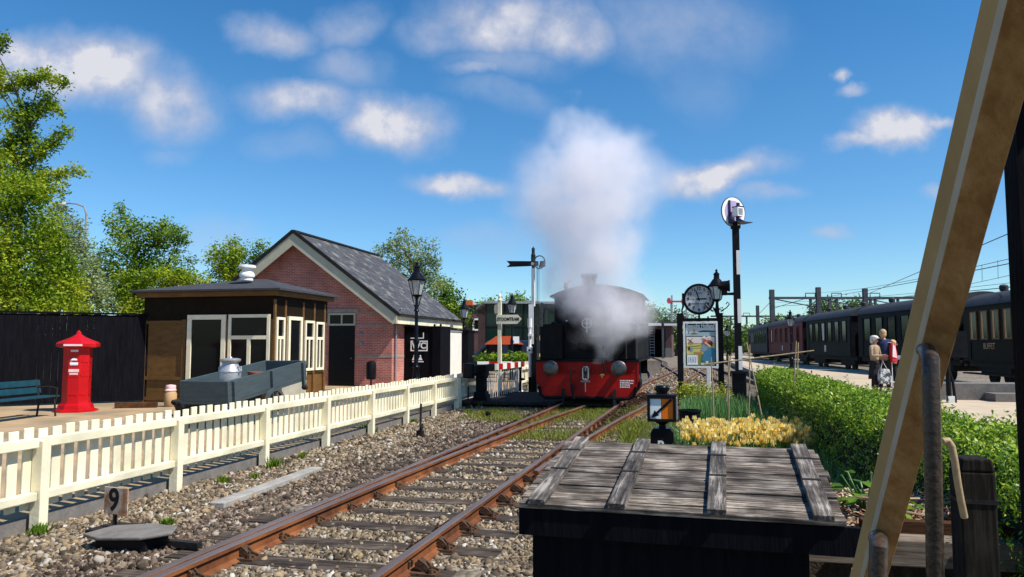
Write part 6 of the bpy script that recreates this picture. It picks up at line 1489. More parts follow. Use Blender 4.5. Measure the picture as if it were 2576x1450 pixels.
def person(label, loc, facing, H, top, legs, hair, armL, armR, headturn=0, skirt=None, lean=0, cap=None):
    t = thing('person', label, 'person', loc, facing)
    s = H / 1.75; S = lambda x, y, z: (x * s, y * s + lean * z * z * .05, z * s)
    J = {'pel': (S(0, 0, .95), .125 * s, .10 * s), 'wai': (S(0, .0, 1.10), .115 * s, .09 * s), 'che': (S(0, .01, 1.32), .15 * s, .105 * s), 'nek0': (S(0, 0, 1.45), .075 * s, .07 * s), 'nek': (S(0, -.01, 1.52), .05 * s, .05 * s), 'hd0': (S(0, -.03, 1.58), .068 * s, .075 * s), 'hd': (S(0, -.02, 1.66), .078 * s, .09 * s), 'hd2': (S(0, 0, 1.72), .05 * s, .06 * s)}
    def body(sel_arms=True):
        pts, ed, ix = [], [], {}
        def a(n, v): ix[n] = len(pts); pts.append(v)
        for n in J: a(n, J[n])
        for x, y in (('pel', 'wai'), ('wai', 'che'), ('che', 'nek0'), ('nek0', 'nek'), ('nek', 'hd0'), ('hd0', 'hd'), ('hd', 'hd2')): ed.append((ix[x], ix[y]))
        for sd, arm in ((-1, armL), (1, armR)):
            sh, el, wr = [S(sd * .18, 0, 1.42)] + [S(*q) for q in arm]
            a(f'sh{sd}', (sh, .055 * s)); a(f'el{sd}', (el, .042 * s)); a(f'wr{sd}', (wr, .028 * s)); ed += [(ix['nek0'], ix[f'sh{sd}']), (ix[f'sh{sd}'], ix[f'el{sd}']), (ix[f'el{sd}'], ix[f'wr{sd}'])]
            d = (Vector(wr) - Vector(el)).normalized(); w = Vector(wr); pl = w + d * .05 * s; a(f'pm{sd}', (tuple(pl), .03 * s, .018 * s)); ed.append((ix[f'wr{sd}'], ix[f'pm{sd}']))
            sx = d.cross(Vector((0, 1, .2))).normalized()
            for i, (off, ln) in enumerate(((-.028, .065), (-.010, .08), (.009, .075), (.026, .06))):
                b = pl + sx * off * s + d * .035 * s; c = b + d * ln * .5 * s + Vector((0, -.01, 0)); e = b + d * ln * .9 * s + Vector((0, -.03, -.01)) * s
                a(f'f{sd}{i}', (tuple(b), .010 * s)); a(f'g{sd}{i}', (tuple(c), .009 * s)); a(f'h{sd}{i}', (tuple(e), .008 * s)); ed += [(ix[f'pm{sd}'], ix[f'f{sd}{i}']), (ix[f'f{sd}{i}'], ix[f'g{sd}{i}']), (ix[f'g{sd}{i}'], ix[f'h{sd}{i}'])]
            b = w + sx * (-.035) * s + d * .03 * s; c = b + (d - sx) * .035 * s; a(f't{sd}', (tuple(b), .012 * s)); a(f'u{sd}', (tuple(c), .010 * s)); ed += [(ix[f'wr{sd}'], ix[f't{sd}']), (ix[f't{sd}'], ix[f'u{sd}'])]
            hp, kn, an = S(sd * .09, 0, .90), S(sd * .10, -.02, .50), S(sd * .10, .02, .09)
            a(f'hp{sd}', (hp, .085 * s)); a(f'kn{sd}', (kn, .058 * s)); a(f'an{sd}', (an, .04 * s)); a(f'to{sd}', (S(sd * .11, -.15, .045), .04 * s, .03 * s))
            ed += [(ix['pel'], ix[f'hp{sd}']), (ix[f'hp{sd}'], ix[f'kn{sd}']), (ix[f'kn{sd}'], ix[f'an{sd}']), (ix[f'an{sd}'], ix[f'to{sd}'])]
        return pts, ed
    pts, ed = body(); b = skin_mesh('body', pts, ed, K['skin'], t)
    # face
    m = MB(); z = 1.655 * s; f = -.115 * s
    for sd in (-1, 1): m.sphere((sd * .032 * s, f + .012, z), .010 * s, 8, 6)
    e = m.build('eye', K['black'], t)
    m = MB(); m.sphere((0, f - .006, z - .035 * s), (.012 * s, .02 * s, .022 * s), 8, 6); m.build('nose', K['skin'], t, True)
    m = MB(); m.sphere((0, f + .012, z - .075 * s), (.025 * s, .008 * s, .007 * s), 8, 6); m.build('mouth', K['redcloth'], t, True)
    m = MB()
    for sd in (-1, 1): m.sphere((sd * .085 * s, 0, z - .01), (.012 * s, .025 * s, .035 * s), 8, 6)
    m.build('ear', K['skin'], t, True)
    m = MB(); m.sphere((0, .015 * s, 1.69 * s), (.098 * s, .112 * s, .10 * s), 16, 10); m.sphere((0, .055 * s, 1.62 * s), (.085 * s, .07 * s, .09 * s), 12, 8); m.build('hair', K[hair], t, True)
    if cap: m = MB(); m.sphere((0, -.01 * s, 1.735 * s), (.11 * s, .13 * s, .065 * s), 16, 8); m.sphere((0, -.10 * s, 1.71 * s), (.08 * s, .08 * s, .015 * s)); m.build('cap', K[cap], t, True)
    # jacket
    P, E = [], []
    for n, r in (('pel', 1.32), ('wai', 1.35), ('che', 1.22), ('nek0', 1.12)): q = J[n]; P.append((q[0], q[1] * r, q[2] * r * 1.1))
    E = [(0, 1), (1, 2), (2, 3)]
    for sd, arm in ((-1, armL), (1, armR)):
        sh, el, wr = [S(sd * .18, 0, 1.42)] + [S(*q) for q in arm]; i = len(P); wr2 = tuple(Vector(el).lerp(Vector(wr), .95))
        P += [(sh, .078 * s), (el, .062 * s), (wr2, .048 * s)]; E += [(3, i), (i, i + 1), (i + 1, i + 2)]
    skin_mesh('jacket', P, E, K[top], t)
    if skirt:
        m = MB(); m.lathe([(.24 * s, .42 * s), (.20 * s, .75 * s), (.16 * s, 1.0 * s)], (0, 0, 0), 20, sy=.8); m.build('skirt', K[skirt], t, True)
    P = [((S(0, 0, .98)), .14 * s, .11 * s)]; E = []
    for sd in (-1, 1):
        i = len(P); P += [(S(sd * .09, 0, .88), .105 * s), (S(sd * .10, -.02, .50), .08 * s), (S(sd * .10, .02, .10), .066 * s)]; E += [(0, i), (i, i + 1), (i + 1, i + 2)]
    skin_mesh('trousers', P, E, K[legs], t)
    m = MB()
    for sd in (-1, 1): m.sphere((sd * .105 * s, -.05 * s, .045 * s), (.055 * s, .14 * s, .05 * s), 10, 6)
    m.build('shoes', K['blackcloth'], t, True)
    return t
def people():
    Y = 23.0; z = .30
    def at(px): q = D(px, 870, Y); return Vector((q.x, q.y, z))
    p1 = at(2222); man = person('tall man in navy jacket seen from behind, leaning to the white haired woman', p1, R(160), 1.86, 'navycloth', 'blackcloth', 'fairhair', [(-.27, -.02, 1.16), (-.22, -.20, 1.02)], [(.26, .02, 1.16), (.22, -.14, 1.0)])
    p2 = at(2193); p2.y -= .15; wom = person('white haired woman in beige body warmer and dark skirt facing the tall man', p2, R(35), 1.66, 'beige', 'blackcloth', 'whitehair', [(-.26, -.05, 1.14), (-.10, -.24, 1.16)], [(.26, -.05, 1.14), (.12, -.26, 1.14)], skirt='blackcloth', cap='whitehair')
    p3 = at(2268); p3.y += .5; per = person('shorter blond person in dark blue partly hidden behind the diagonal beam', p3, R(70), 1.55, 'navycloth', 'blackcloth', 'blondhair', [(-.26, -.05, 1.14), (-.16, -.22, 1.1)], [(.26, -.05, 1.14), (.14, -.24, 1.1)])
    # things they hold
    b = thing('drawstring_bag', 'red and pale pink drawstring bag on the back of the tall man', 'bag', p1 + Vector((.20, -.18, 1.08)), R(18))
    m = MB(); m.prism([(-.10, -.18), (.12, -.20), (.14, 0), (.06, .34), (-.04, .42), (-.11, .30)], -.05, .05); m.build('sack', K['redcloth'], b, True, bevel=.03)
    m = MB(); m.prism([(-.09, -.02), (.08, -.06), (.02, .30), (-.06, .36)], -.07, -.052); m.build('print', K['pinkcloth'], b)
    m = MB(); m.tube([(-.04, 0, .40), (-.12, .12, .42), (-.14, .2, .2)], .012, 6); m.build('cord', K['whitehair'], b)
    b = thing('handbag', 'shiny silver and black handbag hanging in front of the dark skirt', 'handbag', p2 + Vector((.12, -.30, .50)), R(10))
    m = MB(); m.prism([(-.17, -.22), (.20, -.26), (.22, -.05), (.14, .20), (-.12, .22), (-.19, .02)], -.07, .07); m.build('pouch', K['silver'], b, True, bevel=.03)
    m = MB(); m.tube([(-.10, 0, .2), (-.03, 0, .45), (.10, 0, .2)], .012, 6); m.build('strap', K['whitehair'], b)
    q = at(2252); q.y -= .1; c = thing('luggage_trolley', 'white tubular luggage trolley with red handle beside the tall man', 'trolley', q, R(-6))
    m = MB()
    for x in (-.28, -.16, .10, .28): m.tube([(x, 0, .12), (x, .02, 1.0)], .014, 8)
    m.tube([(-.28, 0, 1.0), (.30, 0, 1.0)], .018, 8); m.tube([(-.28, 0, .30), (.30, 0, .30)], .014, 8); m.tube([(-.28, 0, .12), (-.28, .6, .12)], .016, 8); m.tube([(.28, 0, .12), (.28, .6, .12)], .016, 8); m.build('frame', K['white'], c, True)
    m = MB(); m.tube([(-.34, -.02, 1.06), (-.12, -.02, 1.06)], .045, 10); m.tube([(.14, -.02, 1.06), (.32, -.02, 1.06)], .045, 10); m.build('handle', K['redcloth'], c, True)
    m = MB(); m.bx(-.12, .14, -.045, -.01, 1.02, 1.10); m.build('plate', K['lavender'], c)
    m = MB(); m.bx(-.26, .26, .02, .58, .12, .16); m.build('deck', K['concrete'], c)
    for x in (-.24, .24):
        MB().lathe([(.06, -.02), (.06, .02)], (x, .1, .06), 12, 'x').build('wheel', K['tyre'], c)
    # stone steps and sign stand on the platform at the right
    s = thing('platform_steps', 'low grey concrete steps on the platform under the buffet carriage', 'steps', W(*UV(G(2400, 1010, .3)), .30), R(-9))
    MB().bx(-.2, 6, .7, 1.6, 0, .42).build('landing', K['kerb'], s); MB().bx(1.0, 6, .1, .7, 0, .2).build('step', K['kerb'], s)
    g = G(2388, 1012, .3); b = thing('platform_sign', 'black sign stand on the platform right behind the diagonal beam', 'sign stand', g, -TH)
    m = MB(); m.tube([(0, 0, 0), (0, 0, 1.35)], .06, 8); m.tube([(.14, 0, 0), (.10, 0, .5), (.02, 0, .8)], .035, 8); m.build('post', K['black'], b)
    MB().bx(-.35, .45, -.03, .03, 1.1, 1.75).build('board', K['black'], b)
    MB().bx(-.04, .10, -.1, .1, .0, .16).build('foot', K['white'], b)
people()
# ================================================================== CARRIAGES
def carriage(a, b, zr, label, mat, wins, bufftext=False, ventil=3, h=3.55, plate=None, light=None):
    # a, b: near and far ends of the side that faces the platform
    d = (a - b); d.z = 0; L = d.length; rz = math.atan2(d.y, d.x)
    t = thing('railway_carriage', label, 'railway carriage', (b.x, b.y, zr), rz, 'carriages along the platform')
    # local x from far end to near end; platform side is y = 0 looking along -y
    wd = 2.7; zb, ze = .95, h - .62
    MB().bx(.25, L - .25, 0, wd, zb, ze).build('body', K[mat], t, bevel=.03)
    arc = [(y, ze + .62 * (1 - (2 * (y - wd / 2) / (wd + .16)) ** 2) ** .62 if abs(2 * (y - wd / 2) / (wd + .16)) < 1 else ze) for y in np.linspace(-.08, wd + .08, 17)]
    m = MB(); m.prism(arc, .12, L - .12, 'x'); ro = m.build('roof', K['roofc'], t, True)
    for k in range(ventil):
        x = L * (k + .6) / ventil; m = MB(); m.lathe([(.10, 0), (.16, .05), (.17, .22), (.12, .28), (0, .30)], (x, wd * .42, h - .03), 10); m.build('roof_vent', K['roofc'], ro, True)
    m = MB(); m.bx(.3, L - .3, -.02, 0, ze - .06, ze); m.bx(.3, L - .3, -.018, 0, 1.72, 1.76); m.bx(.25, L - .25, -.03, .0, zb - .0, zb + .06); m.build('moulding', K[mat], t)
    MB().bx(.1, L - .1, .25, wd - .25, .72, zb).build('underframe', K['iron'], t)
    MB().bx(.3, L - .3, -.12, .2, .42, .48).build('footboard', K['bedwood2'], t)
    for x0 in (1.6, L - 2.8):
        bg = MB().bx(x0 - .7, x0 + 1.9, .35, wd - .35, .45, .72).build('bogie', K['iron'], t)
        for x in (x0, x0 + 1.3):
            m = MB(); m.lathe([(0, -.04), (.36, -.05), (.42, -.04), (.42, .06), (.36, .06), (.10, .05)], (x, .55, .42), 18, 'y'); m.build('wheel', K['iron'], bg)
    sp = (L - 1.6) / wins; ww = min(.95, sp * .62)
    for k in range(wins):
        x = .8 + (k + .5) * sp
        f = frame_win(x - ww / 2, x + ww / 2, 1.82, ze - .22, -.012, .05, .05).build('window', K['brown'] if mat in ('greenc',) else K[mat], t)
        MB().bx(x - ww / 2 + .05, x + ww / 2 - .05, -.012, -.004, 1.87, ze - .27).build('pane', K['glass'], f)
        if light and k in light: MB().bx(x - ww * .12, x + ww * .25, -.018, -.013, 1.95, ze - .32).build('blind', K['offwhite'], f)
        if mat == 'greenc': MB().bx(x - ww / 2 + .05, x - ww / 2 + .2, -.018, -.013, 1.87, ze - .27).build('curtain', K['tan'], f)
    for x in (.45, L - .9):
        MB().bx(x, x + .5, -.022, .0, 1.0, ze - .2).build('door', K[mat], t)
    MB().bx(L - .25, L - .22, .02, wd - .02, zb, ze).build('end_wall', K['black'], t)
    for x in (.02, L - .02): MB().bx(min(x, x + (.24 if x < 1 else -.24)), max(x, x + (.24 if x < 1 else -.24)), .75, wd - .75, .95, 2.95).build('gangway', K['black'], t)
    m = MB()
    for y in (.45, wd - .45):
        m.lathe([(.07, -.05), (.07, .3), (.2, .33), (.2, .37)], (L - .15, y, .95), 12, 'x')
    m.build('buffer', K['iron'], t)
    if plate: 
        m = MB(); m.bx(L * plate, L * plate + .35, -.02, .0, 1.2, 1.62); m.build('number_plate', K['offwhite'], t)
    if bufftext: text('lettering', 'BUFFET', .34, K['tan'], t, (2.6, -.012, 1.55), sx=.9)
    return t
def train():
    def pt(px, fd): Y = F / fd; q = D(px, 870, Y); return Vector((q.x, q.y, 0))
    E = [(1882, 21.0), (1932, 26.6), (2024, 34.8), (2150, 43.4), (2412, 58.5), (2760, 84)]
    P = [pt(*e) for e in E]
    labs = ['farthest grey carriage of the train at the platform', 'maroon carriage with ribbed grey roof', 'dark blue carriage between the maroon one and the people', 'black carriage behind the standing people', 'nearest dark green buffet carriage at the right edge']
    mats = ['greyc', 'maroon', 'bluec', 'bluec', 'greenc']; w = [9, 6, 6, 6, 8]
    for i in range(5):
        far, near = P[i], P[i + 1]; g = (near - far).normalized() * .3
        far, near = far + g, near - g
        carriage(near, far, .12, labs[i], mats[i], w[i], i == 4, 4 if i in (0, 4) else 3, 3.95 if i < 4 else 3.8, .45 if i in (1, 2) else None, {1: (0,), 2: (2,), 0: (1, 2)}.get(i))
train()
# ================================================================== OVERHEAD LINE
def overhead():
    def portal(pxs, pt, pb, beam_py, Y, x0, x1, label, drops):
        k = F / Y; g = D(pxs[0], 870, Y); t = thing('catenary_portal', label, 'gantry', (g.x, g.y, 0), 0, 'overhead line gantries')
        X = lambda px: (px - pxs[0]) / k; Z = lambda py: EYE + (870 - py) / k
        for px, top in zip(pxs, pt): MB().bx(X(px) - .22, X(px) + .22, -.2, .2, 0, Z(top)).build('mast', K['catenary'], t)
        zb = Z(beam_py); MB().bx(X(x0), X(x1), -.14, .14, zb - .12, zb + .12).build('beam', K['catenary'], t)
        m = MB()
        for px, ln in drops: m.bx(X(px) - .12, X(px) + .12, -.1, .1, zb - ln / k, zb)
        m.build('hanger', K['catenary'], t)
        m = MB()
        for px in pxs[:-1]: m.bar((X(px) + .2, 0, zb - .1), (X(px) + 145 / k * .9, 0, zb - 27 / k), .1)
        m.build('strut', K['catenary'], t)
        m = MB()
        for px, ln in drops[::2]:
            m.tube([(X(px) - .5, 0, zb + .12), (X(px) - .5, 0, zb + .5), (X(px) + .5, 0, zb + .5), (X(px) + .5, 0, zb + .12)], .06, 6)
        m.build('insulator', K['catenary'], t)
    portal([1945, 2062, 2180, 2560], [728, 722, 725, 700], None, 749, 78, 1938, 2600, 'nearer overhead line gantry with three tall masts above the train', [(2042, 30), (2090, 35), (2108, 33), (2193, 30), (2205, 28), (2262, 26), (2350, 30), (2450, 30)])
    portal([1908, 2440], [768, 765], None, 795, 120, 1790, 2460, 'farther overhead line gantry low over the dark carriages', [(1722, 50), (1783, 22), (1810, 22), (1840, 22), (1880, 20)])
    # wires
    def wire(a, b, sag, lab, r=.014):
        A, B_ = D(*a), D(*b); pts = []
        for i in range(13): f = i / 12; p = A.lerp(B_, f); p.z -= sag * 4 * f * (1 - f); pts.append(p - A)
        o = MB().tube(pts, r, 5).build('overhead_wire', K['wire']); o.location = A; tag(o, lab, 'wire', 'overhead wires above the train')
    wire((2180, 740, 78), (2600, 560, 30), .0, 'highest steep overhead wire rising past the beam to the right', .022)
    wire((2062, 735, 78), (2600, 636, 26), .3, 'upper pair overhead wire, thin one with droppers', .012)
    wire((2062, 748, 78), (2600, 650, 26), .1, 'upper pair overhead wire, thick lower one', .018)
    wire((2180, 756, 78), (2600, 678, 27), .2, 'middle overhead wire right of the beam', .010)
    wire((1945, 760, 78), (2600, 704, 30), .2, 'lower thin overhead wire above the buffet carriage roof', .010)
    wire((1945, 770, 78), (2600, 716, 30), .1, 'lowest thick overhead wire above the buffet carriage roof', .018)
    wire((1945, 775, 78), (2040, 746, 78), .0, 'short slanting wire between the first two gantry masts', .03)
    wire((1908, 790, 120), (1945, 752, 78), .0, 'short slanting wire between the far and near gantries', .03)
    for px, a, b in ((2470, 665, 706), (2510, 654, 700)):
        A = D(px, a, 29); o = MB().tube([(0, 0, 0), D(px + 1, b, 29) - A], .008, 5).build('wire_dropper', K['wire']); o.location = A; tag(o, 'left vertical wire dropper right of the beam' if px < 2500 else 'right vertical wire dropper near the dark post', 'wire')
    # far signal bridge with red arms
    Y = 105; k = F / Y; g = D(1692, 870, Y); t = thing('signal_bridge', 'distant signal bridge with two small red semaphore arms left of the clock', 'signal', (g.x, g.y, 0), 0)
    X = lambda px: (px - 1692) / k; Z = lambda py: EYE + (870 - py) / k
    m = MB()
    for px in (1668, 1748): m.bx(X(px) - .15, X(px) + .15, -.15, .15, 0, Z(812))
    m.bx(X(1664), X(1752), -.4, .4, Z(813), Z(809)); m.build('bridge', K['catenary'], t)
    m = MB()
    for py in (797, 791): m.tube([(X(1664), 0, Z(py)), (X(1752), 0, Z(py))], .04, 6)
    for px in range(1664, 1753, 11): m.tube([(X(px), 0, Z(810)), (X(px), 0, Z(791))], .035, 6)
    m.build('railing', K['catenary'], t)
    m = MB(); m.bx(X(1692) - .09, X(1692) + .09, -.09, .09, Z(810), Z(742)); m.bx(X(1689) - .05, X(1689) + .05, -.09, .09, Z(810), Z(755)); m.bx(X(1728) - .08, X(1728) + .08, -.09, .09, Z(810), Z(750)); m.build('post', K['grey'], t)
    for p0, p1, py in ((1684, 1718, 758), (1722, 1745, 756)):
        m = MB(); m.bar((X(p0), -.15, Z(py)), (X(p1), -.15, Z(py)), .05, .25); m.lathe([(.42, -.03), (.42, .03)], (X(p0), -.15, Z(py - 2)), 14, 'y', sx=.7); m.lathe([(.32, -.03), (.32, .03)], (X(p1), -.15, Z(py)), 12, 'y', sx=.7); m.build('arm', M('faded_red', (.4, .06, .08)) if p0 < 1700 else K['red'], t)
overhead()
# ================================================================== BACKGROUND BUILDINGS
def background():
    # engine shed at the end of the yard
    Y = 112; k = F / Y; g = D(1690, 870, Y); t = thing('engine_shed', 'grey open fronted engine shed with white roof edge at the end of the tracks', 'shed', (g.x, g.y, 0), -TH)
    m = MB(); m.bx(-.9, 0, 0, 14, 0, 4.7); m.bx(-9, -8.1, 0, 14, 0, 4.7); m.bx(-9, 0, 13.6, 14, 0, 4.7); m.bx(-8.1, -.9, 0, .5, 4.2, 4.7); m.build('wall', K['brick2'], t)
    m = MB(); m.bx(-.95, .05, -.05, .6, 0, 1.4); m.build('plinth', K['kerb'], t)
    m = MB(); m.bx(-9.6, .9, -.8, 14.5, 4.7, 5.1); m.build('roof', K['white'], t); MB().bx(-9.5, .8, -.7, 14.4, 5.1, 5.2).build('roof_top', K['felt'], t)
    m = MB()
    for i in range(9): m.bx(-3.2, -2.6, 1, 1.05, .6 + i * .42, .7 + i * .42)
    m.bx(-3.25, -3.2, .98, 1.07, 0, 4.2); m.bx(-2.6, -2.55, .98, 1.07, 0, 4.2); m.build('ladder', K['grey'], t)
    q = W(*UV(g) ); p = D(1640, 870, 121); b = thing('goods_wagon', 'dark wagon standing inside the open engine shed', 'wagon', (p.x, p.y, 0), -TH)
    MB().bx(-1.3, 1.3, 0, 6, 1.1, 3.3).build('body', K['bluec'], b); MB().bx(-1.2, 1.2, 0, 6, .6, 1.1).build('underframe', K['iron'], b)
    for y in (1, 5): MB().lathe([(.45, -1.0), (.45, 1.0)], (0, y, .5), 14, 'x').build('wheel', K['iron'], b)
    # odds and ends by the shed: blue car
    # modern green glass building
    g = D(1222, 870, 47); t = thing('glass_building', 'modern dark green glass fronted building behind the finger post', 'building', (g.x, g.y, 0), R(6))
    k = F / 47; h = EYE + (870 - 763) / k
    m = MB(); m.bx(0, 9.5, 0, 8, 0, h); m.build('glass_wall', K['glassg'], t)
    m = MB()
    for x in np.linspace(0, 9.5, 9): m.bx(x - .04, x + .04, -.05, 0, 0, h)
    for z in (1.4, 2.9): m.bx(0, 9.5, -.045, 0, z - .03, z + .03)
    m.build('mullion', K['black'], t); MB().bx(-.15, 9.7, -.25, 8.2, h, h + .14).build('roof', K['grey'], t)
    g = D(1345, 870, 44); t = thing('cream_house', 'small cream gabled house front seen between semaphore and engine', 'house', (g.x, g.y, 0), R(4))
    m = MB(); m.prism([(0, 0), (2.6, 0), (2.6, 1.9), (1.3, 2.9), (0, 1.9)], 0, 2.5); m.build('wall', K['tan'], t); MB().bx(.3, .9, -.02, 0, .9, 1.7).build('window', K['glass'], t); MB().bx(1.3, 2.2, -.02, 0, .05, 1.5).build('door', K['cream2'], t)
    # brick house at the left
    g = D(1172, 870, 62); t = thing('brick_house', 'dark red brick house with white framed window beyond the gate pillar', 'house', (g.x, g.y, 0), R(-3))
    k = F / 62; h = EYE + (870 - 770) / k
    m = MB(); m.bx(-2.5, 2.9, 0, 6, 0, h); m.build('wall', K['brick2'], t)
    f = frame_win(.55, 1.95, h - 2.0, h - 1.0, -.03, .13, .08).build('window', K['white'], t); MB().bx(.68, 1.82, -.02, -.01, h - 1.87, h - 1.13).build('pane', K['glass'], f)
    m = MB(); m.prism([(-2.7, h), (3.1, h), (3.1, h + .1), (-2.7, h + .1)], -.2, 6.2); m.build('roof', K['felt'], t); MB().bx(-.2, .5, -.1, 1, h + .1, h + .5).build('chimney', K['rooftile'], t)
    # van, kiosk, signboard
    g = D(1240, 870, 41); t = thing('parked_van', 'dark blue parked van with bright yellow side marking', 'van', (g.x, g.y, .1), R(4))
    body = [(-1.55, .35), (2.9, .35), (2.95, 1.2), (2.8, 1.9), (-.2, 1.9), (-.85, 1.25), (-1.5, 1.05)]
    m = MB(); m.prism(body, 0, 1.8); m.build('body', K['vanblue'], t, bevel=.08)
    m = MB(); m.prism([(-.75, 1.22), (-.15, 1.78), (.55, 1.78), (.55, 1.22)], -.012, -.004); m.build('window', K['glass'], t)
    m = MB(); m.bx(-.15, .85, -.016, -.008, .98, 1.16); m.bx(1.7, 2.7, -.016, -.008, 1.0, 1.18); m.build('marking', K['yellow'], t)
    for x in (-.8, 2.1):
        w = MB().lathe([(.22, -.06), (.32, -.05), (.33, .14), (.1, .14)], (x, .02, .25), 18, 'y').build('wheel', K['tyre'], t); MB().lathe([(0, -.065), (.2, -.062)], (x, .02, .25), 16, 'y').build('rim', K['grey'], w)
    MB().box((-1.5, .3, .8), (.1, .3, .14)).build('headlight', K['lampwhite'], t)
    g = D(1268, 870, 37); t = thing('information_kiosk', 'small kiosk with bright orange tiled roof in front of the glass building', 'kiosk', (g.x, g.y, .1), R(3)); t.scale = (.82, .82, .9)
    m = MB(); m.prism([(-1.15, 1.85), (1.2, 1.85), (.45, 2.3), (-.45, 2.3)], 0, 1.6); m.build('roof', K['rooftile'], t)
    m = MB()
    for x in (-.95, 1.0): 
        for y in (.2, 1.4): MB().bx(x - .05, x + .05, y - .05, y + .05, 0, 1.85).build('post', K['browndk'], t)
    MB().bx(.45, .9, -.05, -.02, 1.9, 2.28).build('sign', K['white'], t); MB().bx(.3, 1.1, .4, 1.4, .1, 1.9).build('panel', K['glassg'], t)
    g = G(1247, 912, .12); t = thing('sandwich_board', 'pale sandwich board on the grass in front of the van', 'sign board', (g.x, g.y, .12), R(8))
    m = MB(); m.box((0, 0, .45), (.95, .04, .9), 0, R(-14)); m.build('front_panel', K['pinkcloth'], t); MB().box((0, .24, .45), (.95, .04, .9), 0, R(14)).build('rear_panel', K['white'], t)
    MB().bx(-.45, .45, -.2, -.12, .02, .1).build('foot_rail', K['yellow'], t)
    # clipped green hedge of the forecourt
    leaves('forecourt_hedge', 'low clipped green hedge in front of the parked van', 'hedge', [(1225, 908, 28, 13), (1265, 910, 30, 13), (1305, 906, 30, 14), (1335, 904, 14, 14)], 33.5, 7000, .12, 'leafB', stem=(1265, 930, .3))
background()
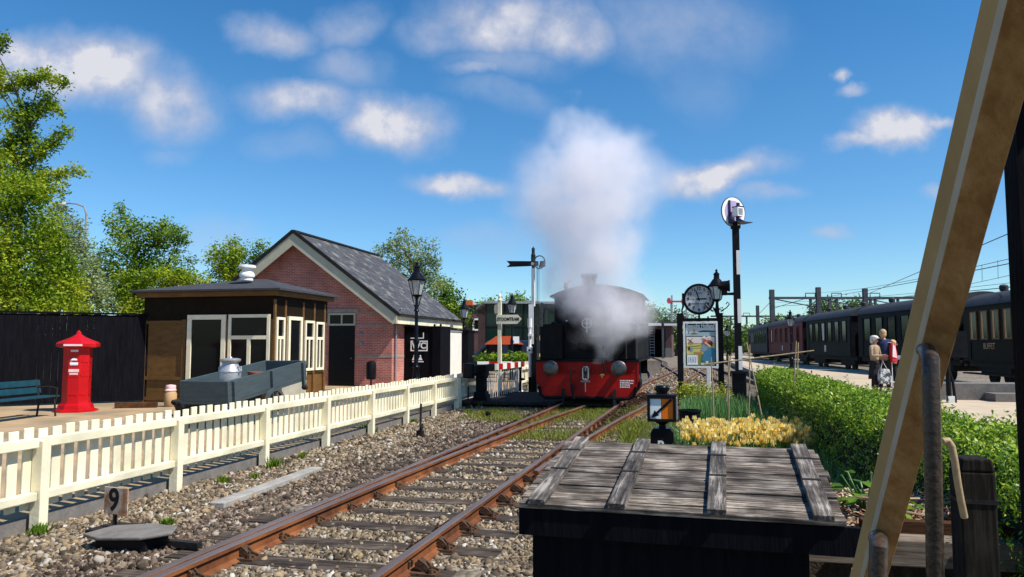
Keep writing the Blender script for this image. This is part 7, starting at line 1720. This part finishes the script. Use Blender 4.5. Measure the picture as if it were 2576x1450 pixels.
# ================================================================== TREES
def trees():
    L = leaves
    L('leafy_tree', 'tall spring green tree at the left edge with loose airy top', 'tree', [(15, 490, 120, 60), (20, 580, 140, 80), (-20, 680, 180, 90), (30, 770, 190, 60), (130, 720, 70, 70), (150, 640, 40, 50)], 25.5, 40000, .125, 'leafA', stem=(-20, 1000, .5), trunk_r=.20, clump=46)
    L('leafy_tree', 'thin topped poplar whose loose clumps stand highest at the left edge', 'tree', [(-10, 110, 22, 30), (8, 205, 24, 34), (60, 215, 30, 26), (110, 200, 34, 20), (150, 205, 24, 14), (50, 290, 60, 34), (110, 260, 34, 22), (140, 270, 22, 14), (160, 325, 18, 12), (60, 370, 70, 40), (130, 350, 26, 18), (20, 430, 90, 46), (150, 440, 28, 12), (195, 430, 20, 13), (120, 470, 50, 30)], 27, 12500, .135, 'leafA', stem=(20, 1000, .5), trunk_r=.16, clump=95)
    L('leafy_tree', 'grey green willow like tree behind the tall left tree', 'tree', [(160, 600, 60, 55), (185, 680, 55, 80), (215, 740, 60, 60), (150, 540, 30, 24)], 29, 11000, .12, 'leafC', stem=(180, 1000, .4), trunk_r=.14, clump=30)
    L('leafy_tree', 'spreading tree with sparse twigs left of the shed roof', 'tree', [(300, 560, 26, 46), (345, 600, 60, 45), (420, 600, 50, 36), (300, 660, 80, 60), (410, 665, 75, 40), (270, 740, 80, 55), (350, 740, 60, 60), (440, 590, 34, 18), (302, 535, 9, 26), (342, 560, 9, 26), (380, 575, 9, 24), (425, 565, 26, 10), (460, 605, 24, 10)], 31, 15000, .13, 'leafB', stem=(310, 1000, .4), trunk_r=.16, clump=26)
    L('garden_shrub', 'bright green shrub peeping over the shed roof', 'shrub', [(410, 700, 60, 26), (480, 705, 40, 24), (350, 770, 40, 40), (330, 720, 40, 40)], 26, 8000, .11, 'leafA', stem=(380, 1000, .4), clump=30)
    L('leafy_tree', 'yellow green tree between shed and brick gable', 'tree', [(560, 650, 36, 46), (600, 670, 48, 40), (655, 640, 30, 30), (570, 700, 50, 40), (595, 620, 18, 26)], 38, 6500, .15, 'leafA', stem=(590, 1000, .4), trunk_r=.13, clump=22)
    L('leafy_tree', 'airy grey green poplar behind the slate roof', 'tree', [(1010, 610, 34, 32), (985, 640, 46, 32), (1060, 640, 46, 40), (1020, 680, 60, 36), (1085, 680, 26, 40), (1075, 720, 50, 30)], 48, 5500, .18, 'leafC', stem=(1040, 1000, .4), trunk_r=.15, clump=24)
    L('leafy_tree', 'round green tree right of the brick building eave', 'tree', [(1110, 735, 36, 34), (1130, 775, 40, 40), (1145, 815, 40, 40)], 52, 4200, .22, 'leafB', stem=(1125, 1000, .4), trunk_r=.15, clump=30)
    L('leafy_tree', 'dark green tree left of the glass building roof', 'tree', [(1200, 785, 34, 26), (1225, 770, 28, 24), (1180, 810, 30, 30)], 75, 3500, .3, 'leafB', stem=(1205, 960, .4), trunk_r=.18, clump=30)
    L('leafy_tree', 'round green tree rising behind the glass building roof', 'tree', [(1305, 760, 34, 22), (1290, 780, 44, 26)], 80, 2600, .32, 'leafB', stem=(1300, 960, .4), trunk_r=.2, clump=30)
    L('leafy_tree', 'green tree just right of the engine cab above the engine shed', 'tree', [(1622, 790, 30, 28), (1640, 800, 26, 22)], 135, 1800, .45, 'leafD', stem=(1625, 960, .4), trunk_r=.25, clump=30)
    L('leafy_tree', 'green tree under the distant signal bridge', 'tree', [(1690, 800, 30, 26), (1715, 830, 40, 40), (1675, 840, 30, 40), (1740, 850, 30, 40)], 130, 3200, .45, 'leafD', stem=(1700, 960, .4), trunk_r=.25, clump=30)
    L('leafy_tree', 'green trees seen between poster and striped pole', 'tree', [(1825, 820, 26, 26), (1845, 850, 40, 36), (1815, 860, 30, 34), (1880, 850, 30, 30)], 125, 3000, .42, 'leafD', stem=(1835, 960, .4), trunk_r=.25, clump=30)
    L('leafy_tree', 'left one of two bushy trees behind the maroon carriage', 'tree', [(2080, 775, 34, 20), (2050, 790, 34, 18), (2100, 790, 36, 18)], 100, 2400, .38, 'leafD', stem=(2075, 960, .4), trunk_r=.22, clump=30)
    L('leafy_tree', 'right one of two bushy trees behind the maroon carriage', 'tree', [(2150, 772, 36, 20), (2180, 785, 30, 16), (2135, 790, 30, 16)], 101, 2400, .38, 'leafD', stem=(2155, 960, .4), trunk_r=.22, clump=30)
    L('leafy_tree', 'low green tree behind the platform lamp lantern', 'tree', [(1945, 815, 34, 16), (1975, 808, 30, 14)], 118, 1600, .4, 'leafD', stem=(1955, 960, .4), trunk_r=.2, clump=30)
    # far belt of woodland along the horizon
    n = 26000; X = rng.uniform(-220, 240, n); Yw = 190 + rng.uniform(0, 14, n); hz = 5.2 + 1.6 * np.sin(X * .11) + 1.2 * np.sin(X * .31 + 1); Z = rng.uniform(0, 1, n) ** .7 * hz
    d = rng.normal(size=(n, 3)); d /= np.linalg.norm(d, axis=1, keepdims=True); s = np.cross(d, rng.normal(size=(n, 3))); s /= np.linalg.norm(s, axis=1, keepdims=True)
    P = np.stack([X, Yw, Z], 1); L_ = rng.uniform(.5, 1.2, (n, 1)); q = np.stack([P - s * L_ * .4, P + d * L_ * .5 - s * .1, P + s * L_ * .4, P - d * L_ * .5], 1)
    o = npmesh('woodland', q.reshape(-1, 3), np.arange(n * 4).reshape(-1, 4), K['leafD']); tag(o, kind='stuff')
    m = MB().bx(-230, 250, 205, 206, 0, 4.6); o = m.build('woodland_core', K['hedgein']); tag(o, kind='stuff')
trees()
